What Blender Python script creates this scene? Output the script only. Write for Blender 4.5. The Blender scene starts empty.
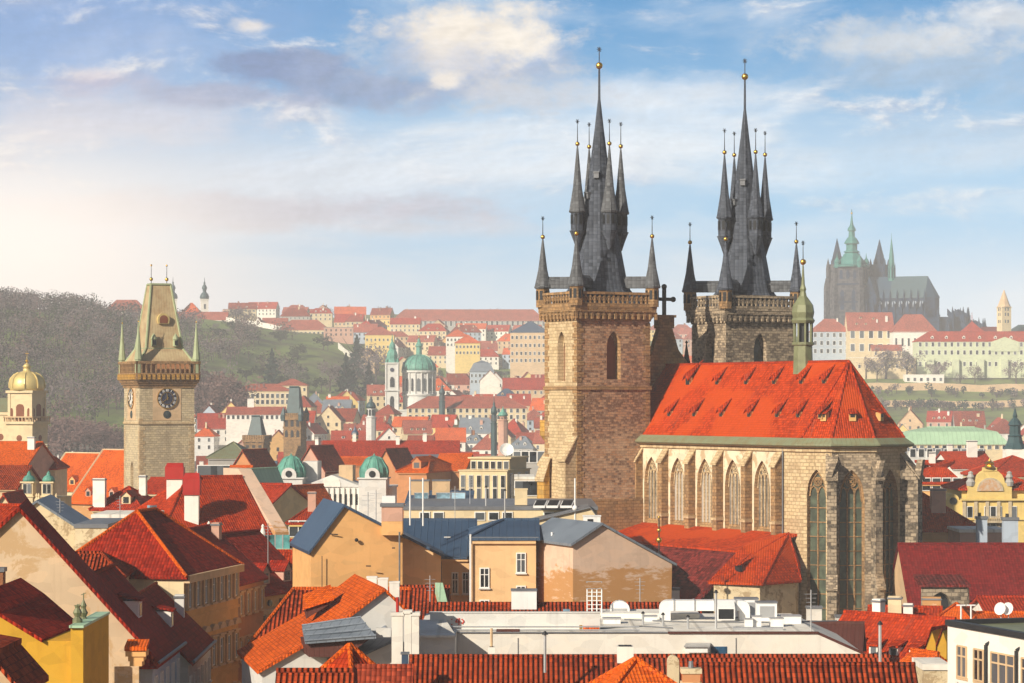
import bpy, bmesh, math, random
from mathutils import Vector, Matrix, noise
R = math.radians
S = bpy.context.scene
COL = S.collection
rnd = random.Random(7)

# ------------------------------------------------------------------ camera, sky, sun
FPX, EYE, CXP, HYP = 2600.0, 40.0, 512.0, 400.0
cam_d = bpy.data.cameras.new('camera'); cam = bpy.data.objects.new('camera', cam_d); COL.objects.link(cam)
cam.location = (0, 0, EYE); cam.rotation_euler = (R(90), 0, 0)
cam_d.sensor_width = 36.0; cam_d.lens = 36.0 * FPX / 1024
cam_d.shift_y = (HYP - 341.5) / 1024
cam_d.clip_start = 1.0; cam_d.clip_end = 30000
S.camera = cam

SUN_AZ, SUN_EL = 42.0, 27.0          # azimuth counted from straight behind the camera towards the left
sx = -math.sin(R(SUN_AZ)) * math.cos(R(SUN_EL)); sy = -math.cos(R(SUN_AZ)) * math.cos(R(SUN_EL)); sz = math.sin(R(SUN_EL))
sun_d = bpy.data.lights.new('sun', 'SUN'); sun = bpy.data.objects.new('sun', sun_d); COL.objects.link(sun)
sun_d.energy = 5.0; sun_d.angle = R(0.5); sun_d.color = (1.0, 0.89, 0.73)
sun.rotation_euler = Vector((sx, sy, sz)).to_track_quat('Z', 'Y').to_euler()
sun.location = (0, 0, 200)

world = bpy.data.worlds.new('World'); S.world = world; world.use_nodes = True
S.view_settings.view_transform = 'Standard'; S.view_settings.look = 'None'
S.view_settings.exposure = 0.30; S.view_settings.gamma = 1.0; S.view_settings.use_curve_mapping = False

class NT:
    """small helper round a node tree"""
    def __init__(s, tree):
        s.t = tree; s.n = tree.nodes; s.l = tree.links
    def node(s, typ, **kw):
        n = s.n.new(typ)
        for k, v in kw.items(): setattr(n, k, v)
        return n
    def put(s, sock, v):
        if v is None: return
        if hasattr(v, 'is_linked') or isinstance(v, bpy.types.NodeSocket): s.l.new(v, sock)
        else:
            if isinstance(v, (tuple, list)) and len(v) == 3 and sock.type == 'RGBA': v = (*v, 1)
            sock.default_value = v
    def m(s, op, a, b=None, c=None, clamp=False):
        n = s.node('ShaderNodeMath', operation=op, use_clamp=clamp)
        s.put(n.inputs[0], a); s.put(n.inputs[1], b)
        if c is not None: s.put(n.inputs[2], c)
        return n.outputs[0]
    def mix(s, f, a, b, blend='MIX'):
        n = s.node('ShaderNodeMix', data_type='RGBA', blend_type=blend)
        s.put(n.inputs[0], f); s.put(n.inputs[6], a); s.put(n.inputs[7], b)
        return n.outputs[2]
    def noise(s, vec, scale, detail=4, rough=0.55, dist=0.0):
        n = s.node('ShaderNodeTexNoise')
        if vec is not None: s.l.new(vec, n.inputs['Vector'])
        n.inputs['Scale'].default_value = scale; n.inputs['Detail'].default_value = detail
        n.inputs['Roughness'].default_value = rough; n.inputs['Distortion'].default_value = dist
        return n.outputs[0]
    def ramp(s, f, lo, hi):
        n = s.node('ShaderNodeMapRange', interpolation_type='SMOOTHSTEP')
        s.put(n.inputs[0], f); n.inputs[1].default_value = lo; n.inputs[2].default_value = hi
        return n.outputs[0]
    def scale(s, vec, xyz, loc=(0, 0, 0)):
        n = s.node('ShaderNodeMapping'); s.l.new(vec, n.inputs[0])
        n.inputs['Scale'].default_value = xyz; n.inputs['Location'].default_value = loc
        return n.outputs[0]

def srgb(r, g, b):
    f = lambda c: (c / 255 / 12.92) if c <= 10 else ((c / 255 + 0.055) / 1.055) ** 2.4
    return (f(r), f(g), f(b))

def build_sky():
    k = NT(world.node_tree); k.n.clear()
    out = k.node('ShaderNodeOutputWorld'); bg = k.node('ShaderNodeBackground')
    k.l.new(bg.outputs[0], out.inputs[0])
    sky = k.node('ShaderNodeTexSky', sky_type='NISHITA', sun_disc=False)
    sky.sun_elevation = R(SUN_EL); sky.sun_rotation = R(180 + SUN_AZ)
    tc = k.node('ShaderNodeTexCoord').outputs['Generated']
    sep = k.node('ShaderNodeSeparateXYZ'); k.l.new(tc, sep.inputs[0])
    az = k.m('ARCTAN2', sep.outputs[0], sep.outputs[1]); el = k.m('ARCSINE', sep.outputs[2])
    # bearings and elevations are counted in 1/2600 rad so that the cloud list below reads easily
    U = k.m('MULTIPLY', az, FPX); V = k.m('MULTIPLY', el, FPX)
    comb = k.node('ShaderNodeCombineXYZ'); k.put(comb.inputs[0], U); k.put(comb.inputs[1], V)
    uv = comb.outputs[0]
    # warp of the cloud outlines
    n1 = k.noise(k.scale(uv, (0.008, 0.016, 1)), 1.0, 7, 0.6)
    n2 = k.noise(k.scale(uv, (0.022, 0.034, 1), (5, 3, 0)), 1.0, 8, 0.62)
    n3 = k.noise(k.scale(uv, (0.0035, 0.011, 1), (1.3, 7, 0)), 1.0, 6, 0.58, 0.4)
    # clear sky: pale at the horizon, blue higher up
    grad = k.mix(k.ramp(V, 30, 200), srgb(212, 230, 244), srgb(136, 198, 238))
    grad = k.mix(k.ramp(V, 170, 420), grad, srgb(58, 146, 206))
    # high thin veil
    veil = k.m('MULTIPLY', k.ramp(n3, 0.44, 0.74), 0.6)
    grad = k.mix(veil, grad, srgb(222, 232, 242))
    def blob(cx, cy, rx, ry, warp, soft=0.55, nn=None):
        du = k.m('DIVIDE', k.m('SUBTRACT', U, cx - CXP), rx); dv = k.m('DIVIDE', k.m('SUBTRACT', V, HYP - cy), ry)
        d = k.m('SQRT', k.m('ADD', k.m('MULTIPLY', du, du), k.m('MULTIPLY', dv, dv)))
        d = k.m('ADD', d, k.m('MULTIPLY', k.m('SUBTRACT', nn if nn is not None else n1, 0.5), warp))
        return k.m('SUBTRACT', 1.0, k.ramp(d, 1.0 - soft, 1.0 + soft * 0.4))
    cm = [0.0]
    def put(col, mask, amt, g):
        a = k.m('MULTIPLY', mask, amt); cm[0] = k.m('MAXIMUM', a, cm[0]); return k.mix(a, g, col)
    # bright hazy quarter of the sky on the left
    du = k.m('DIVIDE', k.m('SUBTRACT', U, -10 - CXP), 480); dv = k.m('DIVIDE', k.m('SUBTRACT', V, 120), 240)
    g1 = k.m('SUBTRACT', 1.0, k.ramp(k.m('SQRT', k.m('ADD', k.m('MULTIPLY', du, du), k.m('MULTIPLY', dv, dv))), 0.05, 1.0))
    grad = put(srgb(168, 184, 226), blob(40, 30, 330, 150, 0.5, 0.9), 0.55, grad)
    low = k.m('SUBTRACT', 1.0, k.ramp(V, 30, 190))
    grad = k.mix(k.m('MULTIPLY', low, 0.32), grad, srgb(238, 240, 243))
    # broken cloud sheet, lit from the left
    q4 = lambda ox, oy: k.noise(k.scale(uv, (0.0075, 0.019, 1), (11+ox, 2+oy, 0)), 1.0, 9, 0.60, 0.3)
    n4, n4s = q4(0, 0), q4(-.06, .05)
    shade = k.ramp(k.m('SUBTRACT', n4, n4s), -.07, .07)
    sheet = k.m('MULTIPLY', k.ramp(n4, .50, .68), k.m('MULTIPLY', k.ramp(V, 120, 260), .72))
    cm[0] = k.m('MAXIMUM', sheet, cm[0])
    grad = k.mix(sheet, grad, k.mix(shade, srgb(160, 178, 210), srgb(246, 240, 234)))
    # cloud bands
    grad = put(srgb(232, 234, 241), blob(320, 180, 330, 60, 3.0, 0.9, n3), 0.7, grad)
    grad = put(srgb(232, 240, 248), blob(600, 130, 240, 30, 5.0, 1.0, n3), 0.65, grad)
    grad = put(srgb(214, 230, 244), blob(790, 165, 240, 30, 5.0, 1.0, n3), 0.5, grad)
    grad = put(srgb(232, 240, 248), blob(520, 165, 220, 22, 4.5, 1.0, n3), 0.65, grad)
    grad = put(srgb(236, 241, 247), blob(640, 92, 110, 20, 4.0, 1.0, n1), 0.6, grad)
    grad = put(srgb(228, 236, 244), blob(790, 98, 70, 18, 4.0, 1.0, n1), 0.55, grad)
    grad = put(srgb(190, 190, 206), blob(230, 212, 280, 21, 2.8, 0.6, n1), 0.9, grad)
    grad = put(srgb(206, 208, 220), blob(420, 228, 160, 11, 3.2, 0.9, n1), 0.6, grad)
    grad = put(srgb(222, 216, 224), blob(120, 120, 170, 30, 3.0, 0.9, n1), 0.6, grad)
    grad = put(srgb(186, 180, 204), blob(95, 88, 60, 14, 3.6, 0.9, n1), 0.7, grad)
    grad = put(srgb(238, 226, 224), blob(100, 80, 30, 8, 3.4, 0.9, n2), 0.5, grad)
    grad = put(srgb(118, 142, 186), blob(300, 70, 80, 19, 3.4, 0.6, n1), 0.95, grad)
    grad = put(srgb(128, 152, 192), blob(395, 90, 116, 17, 3.4, 0.6, n1), 0.9, grad)
    grad = put(srgb(160, 170, 200), blob(215, 98, 86, 13, 3.4, 0.6, n1), 0.8, grad)
    # cumulus: lit tops over greyer bodies
    grad = put(srgb(170, 184, 210), blob(462, 60, 130, 44, 3.2, 0.9, n1), 0.9, grad)
    grad = put(srgb(204, 209, 219), blob(525, 96, 92, 24, 3.2, 0.9, n2), 0.8, grad)
    grad = put(srgb(222, 219, 220), blob(470, 44, 100, 36, 2.8, 0.9, n2), 0.85, grad)
    grad = put(srgb(246, 236, 222), blob(468, 28, 78, 24, 2.8, 0.9, n2), 0.95, grad)
    grad = put(srgb(252, 243, 230), blob(516, 46, 40, 24, 2.4, 0.8, n2), 0.95, grad)
    grad = put(srgb(246, 237, 226), blob(448, 82, 22, 9, 2.4, 0.9, n2), 0.85, grad)
    grad = put(srgb(240, 232, 226), blob(256, 30, 24, 8, 2.4, 0.9, n2), 0.85, grad)
    grad = put(srgb(156, 184, 212), blob(930, 66, 170, 54, 3.2, 0.9, n1), 0.8, grad)
    grad = put(srgb(206, 213, 221), blob(890, 46, 110, 20, 3.4, 0.9, n2), 0.8, grad)
    grad = put(srgb(216, 221, 227), blob(1000, 28, 90, 22, 3.2, 0.9, n2), 0.75, grad)
    grad = put(srgb(188, 208, 228), blob(950, 140, 150, 26, 4.0, 1.0, n3), 0.5, grad)
    relief = k.m('MULTIPLY', k.m('SUBTRACT', n4, n4s), k.m('MULTIPLY', cm[0], 1.1))
    n2s = k.noise(k.scale(uv, (0.022, 0.034, 1), (4.9, 3.08, 0)), 1.0, 8, 0.62)
    relief = k.m('ADD', relief, k.m('MULTIPLY', k.m('SUBTRACT', n2, n2s), k.m('MULTIPLY', cm[0], .55)))
    rel = k.node('ShaderNodeCombineColor'); rr = k.m('ADD', 1.0, relief)
    for i_ in range(3): k.put(rel.inputs[i_], rr)
    grad = k.mix(1.0, grad, rel.outputs[0], 'MULTIPLY')
    grad = put(srgb(255, 244, 236), g1, 0.92, grad)
    hot = k.m('SUBTRACT', 1.0, k.ramp(k.m('SQRT', k.m('ADD', k.m('MULTIPLY', du, du), k.m('MULTIPLY', dv, dv))), 0.0, 0.7))
    grad = k.mix(k.m('MULTIPLY', hot, 0.95), grad, (1.30, 1.16, 1.04))
    # exposure is applied afterwards: bring the sky to the same scale as the sun
    low_sky = k.mix(1.0, grad, (0.88, 0.88, 0.88), 'MULTIPLY')
    high = k.mix(1.0, sky.outputs[0], (0.05, 0.05, 0.05), 'MULTIPLY')
    f = k.m('MAXIMUM', k.ramp(el, R(9.2), R(17)), k.ramp(k.m('ABSOLUTE', az), R(28), R(70)))
    k.l.new(k.mix(f, low_sky, high), bg.inputs[0])
    bg.inputs[1].default_value = 1.0
build_sky()

# ------------------------------------------------------------------ positions
def P(px, py, Y): return Vector(((px - CXP) * Y / FPX, Y, EYE - (py - HYP) * Y / FPX))
def PX(px, Y): return (px - CXP) * Y / FPX
def PZ(py, Y): return EYE - (py - HYP) * Y / FPX

# ------------------------------------------------------------------ meshes
class MB:
    def __init__(s): s.v = []; s.f = []; s.m = []; s.sm = []
    def add(s, vs, fs, mi=0, smooth=False):
        o = len(s.v); s.v += [Vector(p) for p in vs]
        for f in fs: s.f.append([o + i for i in f]); s.m.append(mi); s.sm.append(smooth)
        return s
    def poly(s, pts, mi=0): return s.add(pts, [list(range(len(pts)))], mi)
    def box(s, x0, x1, y0, y1, z0, z1, mi=0):
        return s.add([(x0,y0,z0),(x1,y0,z0),(x1,y1,z0),(x0,y1,z0),(x0,y0,z1),(x1,y0,z1),(x1,y1,z1),(x0,y1,z1)],
                     [[0,3,2,1],[4,5,6,7],[0,1,5,4],[1,2,6,5],[2,3,7,6],[3,0,4,7]], mi)
    def obox(s, c, dx, dy, z0, z1, rot=0, mi=0, top=1.0):
        ca, sa = math.cos(rot), math.sin(rot); vs = []
        for z, q in ((z0, 1), (z1, top)):
            for a, b in ((-1,-1),(1,-1),(1,1),(-1,1)):
                x, y = a*dx/2*q, b*dy/2*q
                vs.append((c[0]+x*ca-y*sa, c[1]+x*sa+y*ca, z))
        return s.add(vs, [[0,3,2,1],[4,5,6,7],[0,1,5,4],[1,2,6,5],[2,3,7,6],[3,0,4,7]], mi)
    def prism(s, pts, vec, mi=0, cap=None):
        n = len(pts); vec = Vector(vec); q = [Vector(p) + vec for p in pts]
        s.add(list(pts) + q, [[i, (i+1) % n, n+(i+1) % n, n+i] for i in range(n)], mi)
        c = mi if cap is None else cap
        s.poly(list(pts), c); s.poly(q, c); return s
    def slab(s, pts, t, mi=0): return s.prism(pts, (0, 0, -t), mi)
    def lathe(s, cx, cy, prof, n=8, ph=0.0, sx=1, sy=1, mi=0, smooth=False, cap=True):
        vs = []; fs = []
        for r, z in prof:
            for i in range(n):
                a = ph + 2*math.pi*i/n
                vs.append((cx + r*math.cos(a)*sx, cy + r*math.sin(a)*sy, z))
        for j in range(len(prof)-1):
            for i in range(n):
                fs.append([j*n+i, j*n+(i+1) % n, (j+1)*n+(i+1) % n, (j+1)*n+i])
        if cap:
            fs.append(list(range(n))[::-1]); fs.append([(len(prof)-1)*n+i for i in range(n)])
        return s.add(vs, fs, mi, smooth)
    def ball(s, c, r, mi=0, n=8):
        prof = [(max(r*math.sin(math.pi*j/6), 1e-3), c[2]-r*math.cos(math.pi*j/6)) for j in range(7)]
        return s.lathe(c[0], c[1], prof, n, mi=mi, smooth=True)
    def tube(s, p0, p1, r, n=5, mi=0, r1=None):
        p0, p1 = Vector(p0), Vector(p1); d = p1-p0
        if d.length < 1e-5: return s
        r1 = r if r1 is None else r1
        q = d.to_track_quat('Z', 'Y'); vs = []
        for p, rr in ((p0, r), (p1, r1)):
            for i in range(n):
                a = 2*math.pi*(i+.5)/n; vs.append(p + q @ Vector((rr*math.cos(a), rr*math.sin(a), 0)))
        return s.add(vs, [[i, (i+1) % n, n+(i+1) % n, n+i] for i in range(n)] + [list(range(n))[::-1], [n+i for i in range(n)]], mi)
    def path(s, pts, r, n=5, mi=0):
        for a, b in zip(pts, pts[1:]): s.tube(a, b, r, n, mi)
        return s
    def xf(s, M):
        s.v = [M @ p for p in s.v]; return s
    def mesh(s, name, mats):
        me = bpy.data.meshes.new(name)
        me.from_pydata([tuple(p) for p in s.v], [], s.f)
        if not isinstance(mats, (list, tuple)): mats = [mats]
        for m in mats: me.materials.append(m)
        me.polygons.foreach_set('material_index', [min(i, len(mats)-1) for i in s.m])
        me.polygons.foreach_set('use_smooth', s.sm)
        bm = bmesh.new(); bm.from_mesh(me); bmesh.ops.recalc_face_normals(bm, faces=bm.faces)
        uvl = bm.loops.layers.uv.new('UVMap')
        zz = Vector((0, 0, 1))
        for f in bm.faces:                       # uv in metres: u level, v up the face
            n = f.normal
            t = zz.cross(n)
            if t.length < 0.02: t = Vector((1, 0, 0)); b = Vector((0, 1, 0))
            else: t.normalize(); b = n.cross(t)
            for lp in f.loops:
                co = lp.vert.co; lp[uvl].uv = (co.dot(t), co.dot(b))
        bm.to_mesh(me); bm.free(); me.update()
        return me
    def build(s, name, mats, parent=None, world=False):
        if world and parent is not None:
            q = parent
            while q is not None and '_loc' not in q: q = q.parent
            off = Vector(q['_loc']); s.v = [p-off for p in s.v]
        return link(name, s.mesh(name, mats), parent)

def link(name, me, parent=None, loc=None, rz=0.0):
    o = bpy.data.objects.new(name, me); COL.objects.link(o)
    if parent is not None: o.parent = parent
    if loc is not None: o.location = loc
    if rz: o.rotation_euler = (0, 0, rz)
    return o

LABELS = {}
def tag(o, label, cat, group=None, kind=None):
    if label: o['label'] = label; LABELS[label] = LABELS.get(label, 0) + 1
    if cat: o['category'] = cat
    if group: o['group'] = group
    if kind: o['kind'] = kind
    return o
ROOTS = []
def thing(name, label, cat, loc, rz=0.0, group=None):
    o = bpy.data.objects.new(name, None); COL.objects.link(o)
    o.location = loc; o.rotation_euler = (0, 0, rz); o.empty_display_size = 0.5
    ROOTS.append((o, tuple(loc)))
    o['_loc'] = list(loc)
    return tag(o, label, cat, group, 'thing')
def structure(o): o['kind'] = 'structure'; return o
# ------------------------------------------------------------------ materials
def new_mat(name):
    m = bpy.data.materials.new(name); m.use_nodes = True
    k = NT(m.node_tree); b = k.n['Principled BSDF']
    return m, k, b
def lin(c, f=1.0): return (c[0]*f, c[1]*f, c[2]*f, 1)

def mat_tiles(name, c1, c2, tw=0.27, th=0.36, rough=0.75, dirt=0.35, bump=0.10, patch=None, rib=0.5):
    m, k, b = new_mat(name)
    uv = k.node('ShaderNodeUVMap').outputs[0]
    pos = k.node('ShaderNodeNewGeometry').outputs['Position']
    sep = k.node('ShaderNodeSeparateXYZ'); k.l.new(uv, sep.inputs[0])
    br = k.node('ShaderNodeTexBrick', offset=0.0)
    k.l.new(uv, br.inputs['Vector'])
    br.inputs['Color1'].default_value = lin(c1, .62); br.inputs['Color2'].default_value = lin(c2, 1.22)
    br.inputs['Mortar'].default_value = lin(c1, 0.42); br.inputs['Scale'].default_value = 1
    br.inputs['Brick Width'].default_value = tw; br.inputs['Row Height'].default_value = th
    br.inputs['Mortar Size'].default_value = 0.022; br.inputs['Mortar Smooth'].default_value = 0.4; br.inputs['Bias'].default_value = 0.0
    big = k.noise(pos, 0.22, 5, 0.6); mid = k.noise(pos, 1.3, 4, 0.65)
    streak = k.noise(k.scale(uv, (1.6, 0.12, 1)), 1.0, 4, 0.6)
    col = k.mix(k.m('MULTIPLY', k.ramp(big, 0.38, 0.72), 0.55), br.outputs[0], lin(c2, 1.12), 'MIX')
    col = k.mix(k.m('MULTIPLY', k.ramp(mid, 0.5, 0.75), dirt), col, lin(c1, 0.45))
    col = k.mix(k.m('MULTIPLY', k.ramp(streak, 0.55, 0.8), dirt*0.9), col, (c1[0]*.42, c1[0]*.30, c1[0]*.24, 1))
    if patch: col = k.mix(k.m('MULTIPLY', k.ramp(k.noise(pos, 0.12, 3, .5), 0.5, 0.56), 0.75), col, lin(patch))
    k.l.new(col, b.inputs['Base Color']); b.inputs['Roughness'].default_value = rough
    b.inputs['Specular IOR Level'].default_value = 0.05
    wu = k.m('MULTIPLY', k.m('ABSOLUTE', k.m('SINE', k.m('MULTIPLY', sep.outputs[0], math.pi/tw))), rib)
    wv = k.m('SUBTRACT', 1.0, k.m('FRACT', k.m('DIVIDE', sep.outputs[1], th)))
    hgt = k.m('ADD', wu, k.m('MULTIPLY', wv, 0.35))
    hgt = k.m('ADD', hgt, k.m('MULTIPLY', mid, 0.5))
    bp = k.node('ShaderNodeBump'); bp.inputs['Strength'].default_value = 1.0; bp.inputs['Distance'].default_value = bump
    k.l.new(hgt, bp.inputs['Height']); k.l.new(bp.outputs[0], b.inputs['Normal'])
    return m

def mat_plaster(name, c, stain=0.35, peel=None, scale=1.0, rough=0.9, streak=0.35, low=None):
    m, k, b = new_mat(name)
    pos = k.node('ShaderNodeNewGeometry').outputs['Position']
    big = k.noise(pos, 0.16*scale, 6, 0.62); fine = k.noise(pos, 1.1*scale, 6, 0.68)
    st = k.noise(k.scale(pos, (2.2, 2.2, 0.10)), 1.0, 6, 0.66)
    col = k.mix(k.m('MULTIPLY', k.ramp(big, 0.35, 0.7), stain), lin(c, 1.06), lin(c, 0.62))
    col = k.mix(k.m('MULTIPLY', k.ramp(fine, 0.48, 0.78), stain*0.8), col, (c[0]*.66, c[1]*.60, c[2]*.55, 1))
    col = k.mix(k.m('MULTIPLY', k.ramp(st, 0.52, 0.8), streak), col, (c[0]*.52, c[1]*.48, c[2]*.46, 1))
    vo = k.node('ShaderNodeTexVoronoi'); k.l.new(k.scale(pos, (.16, .16, .30)), vo.inputs['Vector']); sv = k.node('ShaderNodeSeparateColor'); k.l.new(vo.outputs['Color'], sv.inputs[0])
    col = k.mix(k.m('MULTIPLY', k.ramp(sv.outputs[0], .55, .6), .35), col, (min(c[0]*1.12, .85), c[1]*1.06, c[2]*1.0, 1))
    col = k.mix(k.m('MULTIPLY', k.ramp(sv.outputs[1], .7, .75), .30), col, lin(c, .72))
    if peel:
        f = k.noise(pos, 0.55*scale, 8, 0.74, 0.5)
        col = k.mix(k.m('MULTIPLY', k.ramp(f, 0.51, 0.57), 0.85), col, lin(peel))
    if low:
        s3 = k.node('ShaderNodeSeparateXYZ'); k.l.new(pos, s3.inputs[0])
        f = k.noise(k.scale(pos, (.5, .5, 1.4)), 1.0, 8, 0.7)
        f = k.m('ADD', k.m('MULTIPLY', k.m('SUBTRACT', low[1], s3.outputs[2]), 0.16), f)
        col = k.mix(k.m('MULTIPLY', k.ramp(f, 0.50, 0.60), 0.85), col, lin(low[0]))
        f2 = k.noise(k.scale(pos, (.6, .6, 2.6), (3, 1, 2)), 1.0, 8, 0.72)
        col = k.mix(k.m('MULTIPLY', k.ramp(f2, 0.56, 0.62), 0.6), col, lin(c, 1.05))
    k.l.new(col, b.inputs['Base Color']); b.inputs['Roughness'].default_value = rough
    b.inputs['Specular IOR Level'].default_value = 0.15
    bp = k.node('ShaderNodeBump'); bp.inputs['Strength'].default_value = 0.5; bp.inputs['Distance'].default_value = 0.05
    k.l.new(fine, bp.inputs['Height']); k.l.new(bp.outputs[0], b.inputs['Normal'])
    return m

def mat_stone(name, c1, c2, bw=0.85, bh=0.42, dark=None, dark_amt=0.5, mortar=None, bump=0.12, soot=0.5, ps=0.12):
    m, k, b = new_mat(name)
    uv = k.node('ShaderNodeUVMap').outputs[0]
    pos = k.node('ShaderNodeNewGeometry').outputs['Position']
    warp = k.node('ShaderNodeTexNoise'); k.l.new(pos, warp.inputs['Vector']); warp.inputs['Scale'].default_value = 1.2
    mx = k.node('ShaderNodeMix', data_type='VECTOR'); mx.inputs[0].default_value = 0.05
    k.l.new(uv, mx.inputs[4]); k.l.new(warp.outputs['Color'], mx.inputs[5])
    def brick(w, h, ca, cb, cm):
        br = k.node('ShaderNodeTexBrick', offset=0.45)
        k.l.new(mx.outputs[1], br.inputs['Vector'])
        br.inputs['Color1'].default_value = ca; br.inputs['Color2'].default_value = cb; br.inputs['Mortar'].default_value = cm
        br.inputs['Scale'].default_value = 1; br.inputs['Brick Width'].default_value = w; br.inputs['Row Height'].default_value = h
        br.inputs['Mortar Size'].default_value = 0.03; br.inputs['Mortar Smooth'].default_value = 0.3
        return br
    br = brick(bw, bh, lin(c1), lin(c2), lin(mortar or c1, 1.0 if mortar else 0.72))
    hb = brick(bw, bh, (0, 0, 0, 1), (1, 1, 1, 1), (.5, .5, .5, 1))
    big = k.noise(pos, ps, 6, 0.62); mid = k.noise(pos, 0.7, 6, 0.7); fine = k.noise(pos, 4.0, 4, 0.7)
    d = dark or (c1[0]*.3, c1[1]*.3, c1[2]*.3)
    pick = k.m('ADD', k.m('MULTIPLY', hb.outputs[0], 0.34), k.m('MULTIPLY', big, 0.5))
    pick = k.m('ADD', pick, k.m('MULTIPLY', mid, 0.32))
    col = k.mix(k.m('MULTIPLY', k.ramp(pick, 0.50, 0.70), dark_amt), br.outputs[0], lin(d))
    col = k.mix(k.m('MULTIPLY', k.ramp(fine, 0.4, 0.8), 0.35), col, lin(c2, 1.2))
    st = k.noise(k.scale(pos, (.8, .8, 0.07)), 1.0, 5, 0.62)
    col = k.mix(k.m('MULTIPLY', k.ramp(st, 0.52, 0.76), soot), col, lin(d, 0.75))
    k.l.new(col, b.inputs['Base Color']); b.inputs['Roughness'].default_value = 0.92
    b.inputs['Specular IOR Level'].default_value = 0.15
    h = k.m('ADD', k.m('MULTIPLY', br.outputs['Fac'], -0.8), k.m('ADD', k.m('MULTIPLY', mid, 0.9), k.m('MULTIPLY', hb.outputs[0], 0.35)))
    bp = k.node('ShaderNodeBump'); bp.inputs['Strength'].default_value = 0.9; bp.inputs['Distance'].default_value = bump
    k.l.new(h, bp.inputs['Height']); k.l.new(bp.outputs[0], b.inputs['Normal'])
    return m

def mat_plain(name, c, rough=0.6, metal=0.0, var=0.35, c2=None, scale=0.8, spec=0.3, seam=None, streak=0.3):
    m, k, b = new_mat(name)
    pos = k.node('ShaderNodeNewGeometry').outputs['Position']
    f = k.noise(pos, scale, 6, 0.65)
    c2 = c2 or (c[0]*.5, c[1]*.5, c[2]*.5)
    col = k.mix(k.m('MULTIPLY', k.ramp(f, 0.38, 0.7), var), lin(c), lin(c2))
    st = k.noise(k.scale(pos, (1.8, 1.8, 0.12), (2, 5, 1)), 1.0, 4, 0.6)
    col = k.mix(k.m('MULTIPLY', k.ramp(st, 0.5, 0.78), streak), col, lin(c2, 0.7))
    h = f
    if seam:
        uv = k.node('ShaderNodeUVMap').outputs[0]; sp = k.node('ShaderNodeSeparateXYZ'); k.l.new(uv, sp.inputs[0])
        w = k.m('FRACT', k.m('DIVIDE', sp.outputs[0], seam))
        line = k.m('SUBTRACT', 1.0, k.ramp(k.m('ABSOLUTE', k.m('SUBTRACT', w, 0.5)), 0.02, 0.09))
        h = k.m('ADD', k.m('MULTIPLY', f, 0.3), line)
        col = k.mix(k.m('MULTIPLY', line, 0.35), col, lin(c2, 0.6))
    k.l.new(col, b.inputs['Base Color']); b.inputs['Roughness'].default_value = rough; b.inputs['Metallic'].default_value = metal
    b.inputs['Specular IOR Level'].default_value = spec
    bp = k.node('ShaderNodeBump'); bp.inputs['Strength'].default_value = 0.5; bp.inputs['Distance'].default_value = 0.05
    k.l.new(h, bp.inputs['Height']); k.l.new(bp.outputs[0], b.inputs['Normal'])
    return m

def mat_glass(name, c=(0.02, 0.025, 0.03), rough=0.12):
    m, k, b = new_mat(name)
    pos = k.node('ShaderNodeNewGeometry').outputs['Position']
    f = k.noise(pos, 0.9, 3, .6); oi = k.node('ShaderNodeObjectInfo').outputs['Random']
    col = k.mix(k.ramp(f, .35, .7), lin(c, 0.6), lin(c, 1.8))
    k.l.new(k.mix(k.m('MULTIPLY', k.ramp(oi, .45, 1.0), .55), col, (c[0]*3+.16, c[1]*3+.17, c[2]*3+.18, 1)), b.inputs['Base Color'])
    b.inputs['Roughness'].default_value = rough; b.inputs['Specular IOR Level'].default_value = 0.6
    return m

def mat_leaf(name, c1, c2):
    m, k, b = new_mat(name)
    pos = k.node('ShaderNodeNewGeometry').outputs['Position']
    f = k.noise(pos, 0.25, 5, .65)
    oi = k.node('ShaderNodeObjectInfo').outputs['Random']
    col = k.mix(k.ramp(f, .35, .68), lin(c1), lin(c2))
    col = k.mix(k.m('MULTIPLY', oi, 0.4), col, lin(c2, 0.7))
    out = [n for n in k.n if n.type == 'OUTPUT_MATERIAL'][0]; d = k.node('ShaderNodeBsdfDiffuse'); t = k.node('ShaderNodeBsdfTranslucent'); x = k.node('ShaderNodeMixShader'); x.inputs[0].default_value = .48
    k.l.new(col, d.inputs[0]); k.l.new(col, t.inputs[0]); k.l.new(d.outputs[0], x.inputs[1]); k.l.new(t.outputs[0], x.inputs[2]); k.l.new(x.outputs[0], out.inputs[0])
    return m

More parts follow.
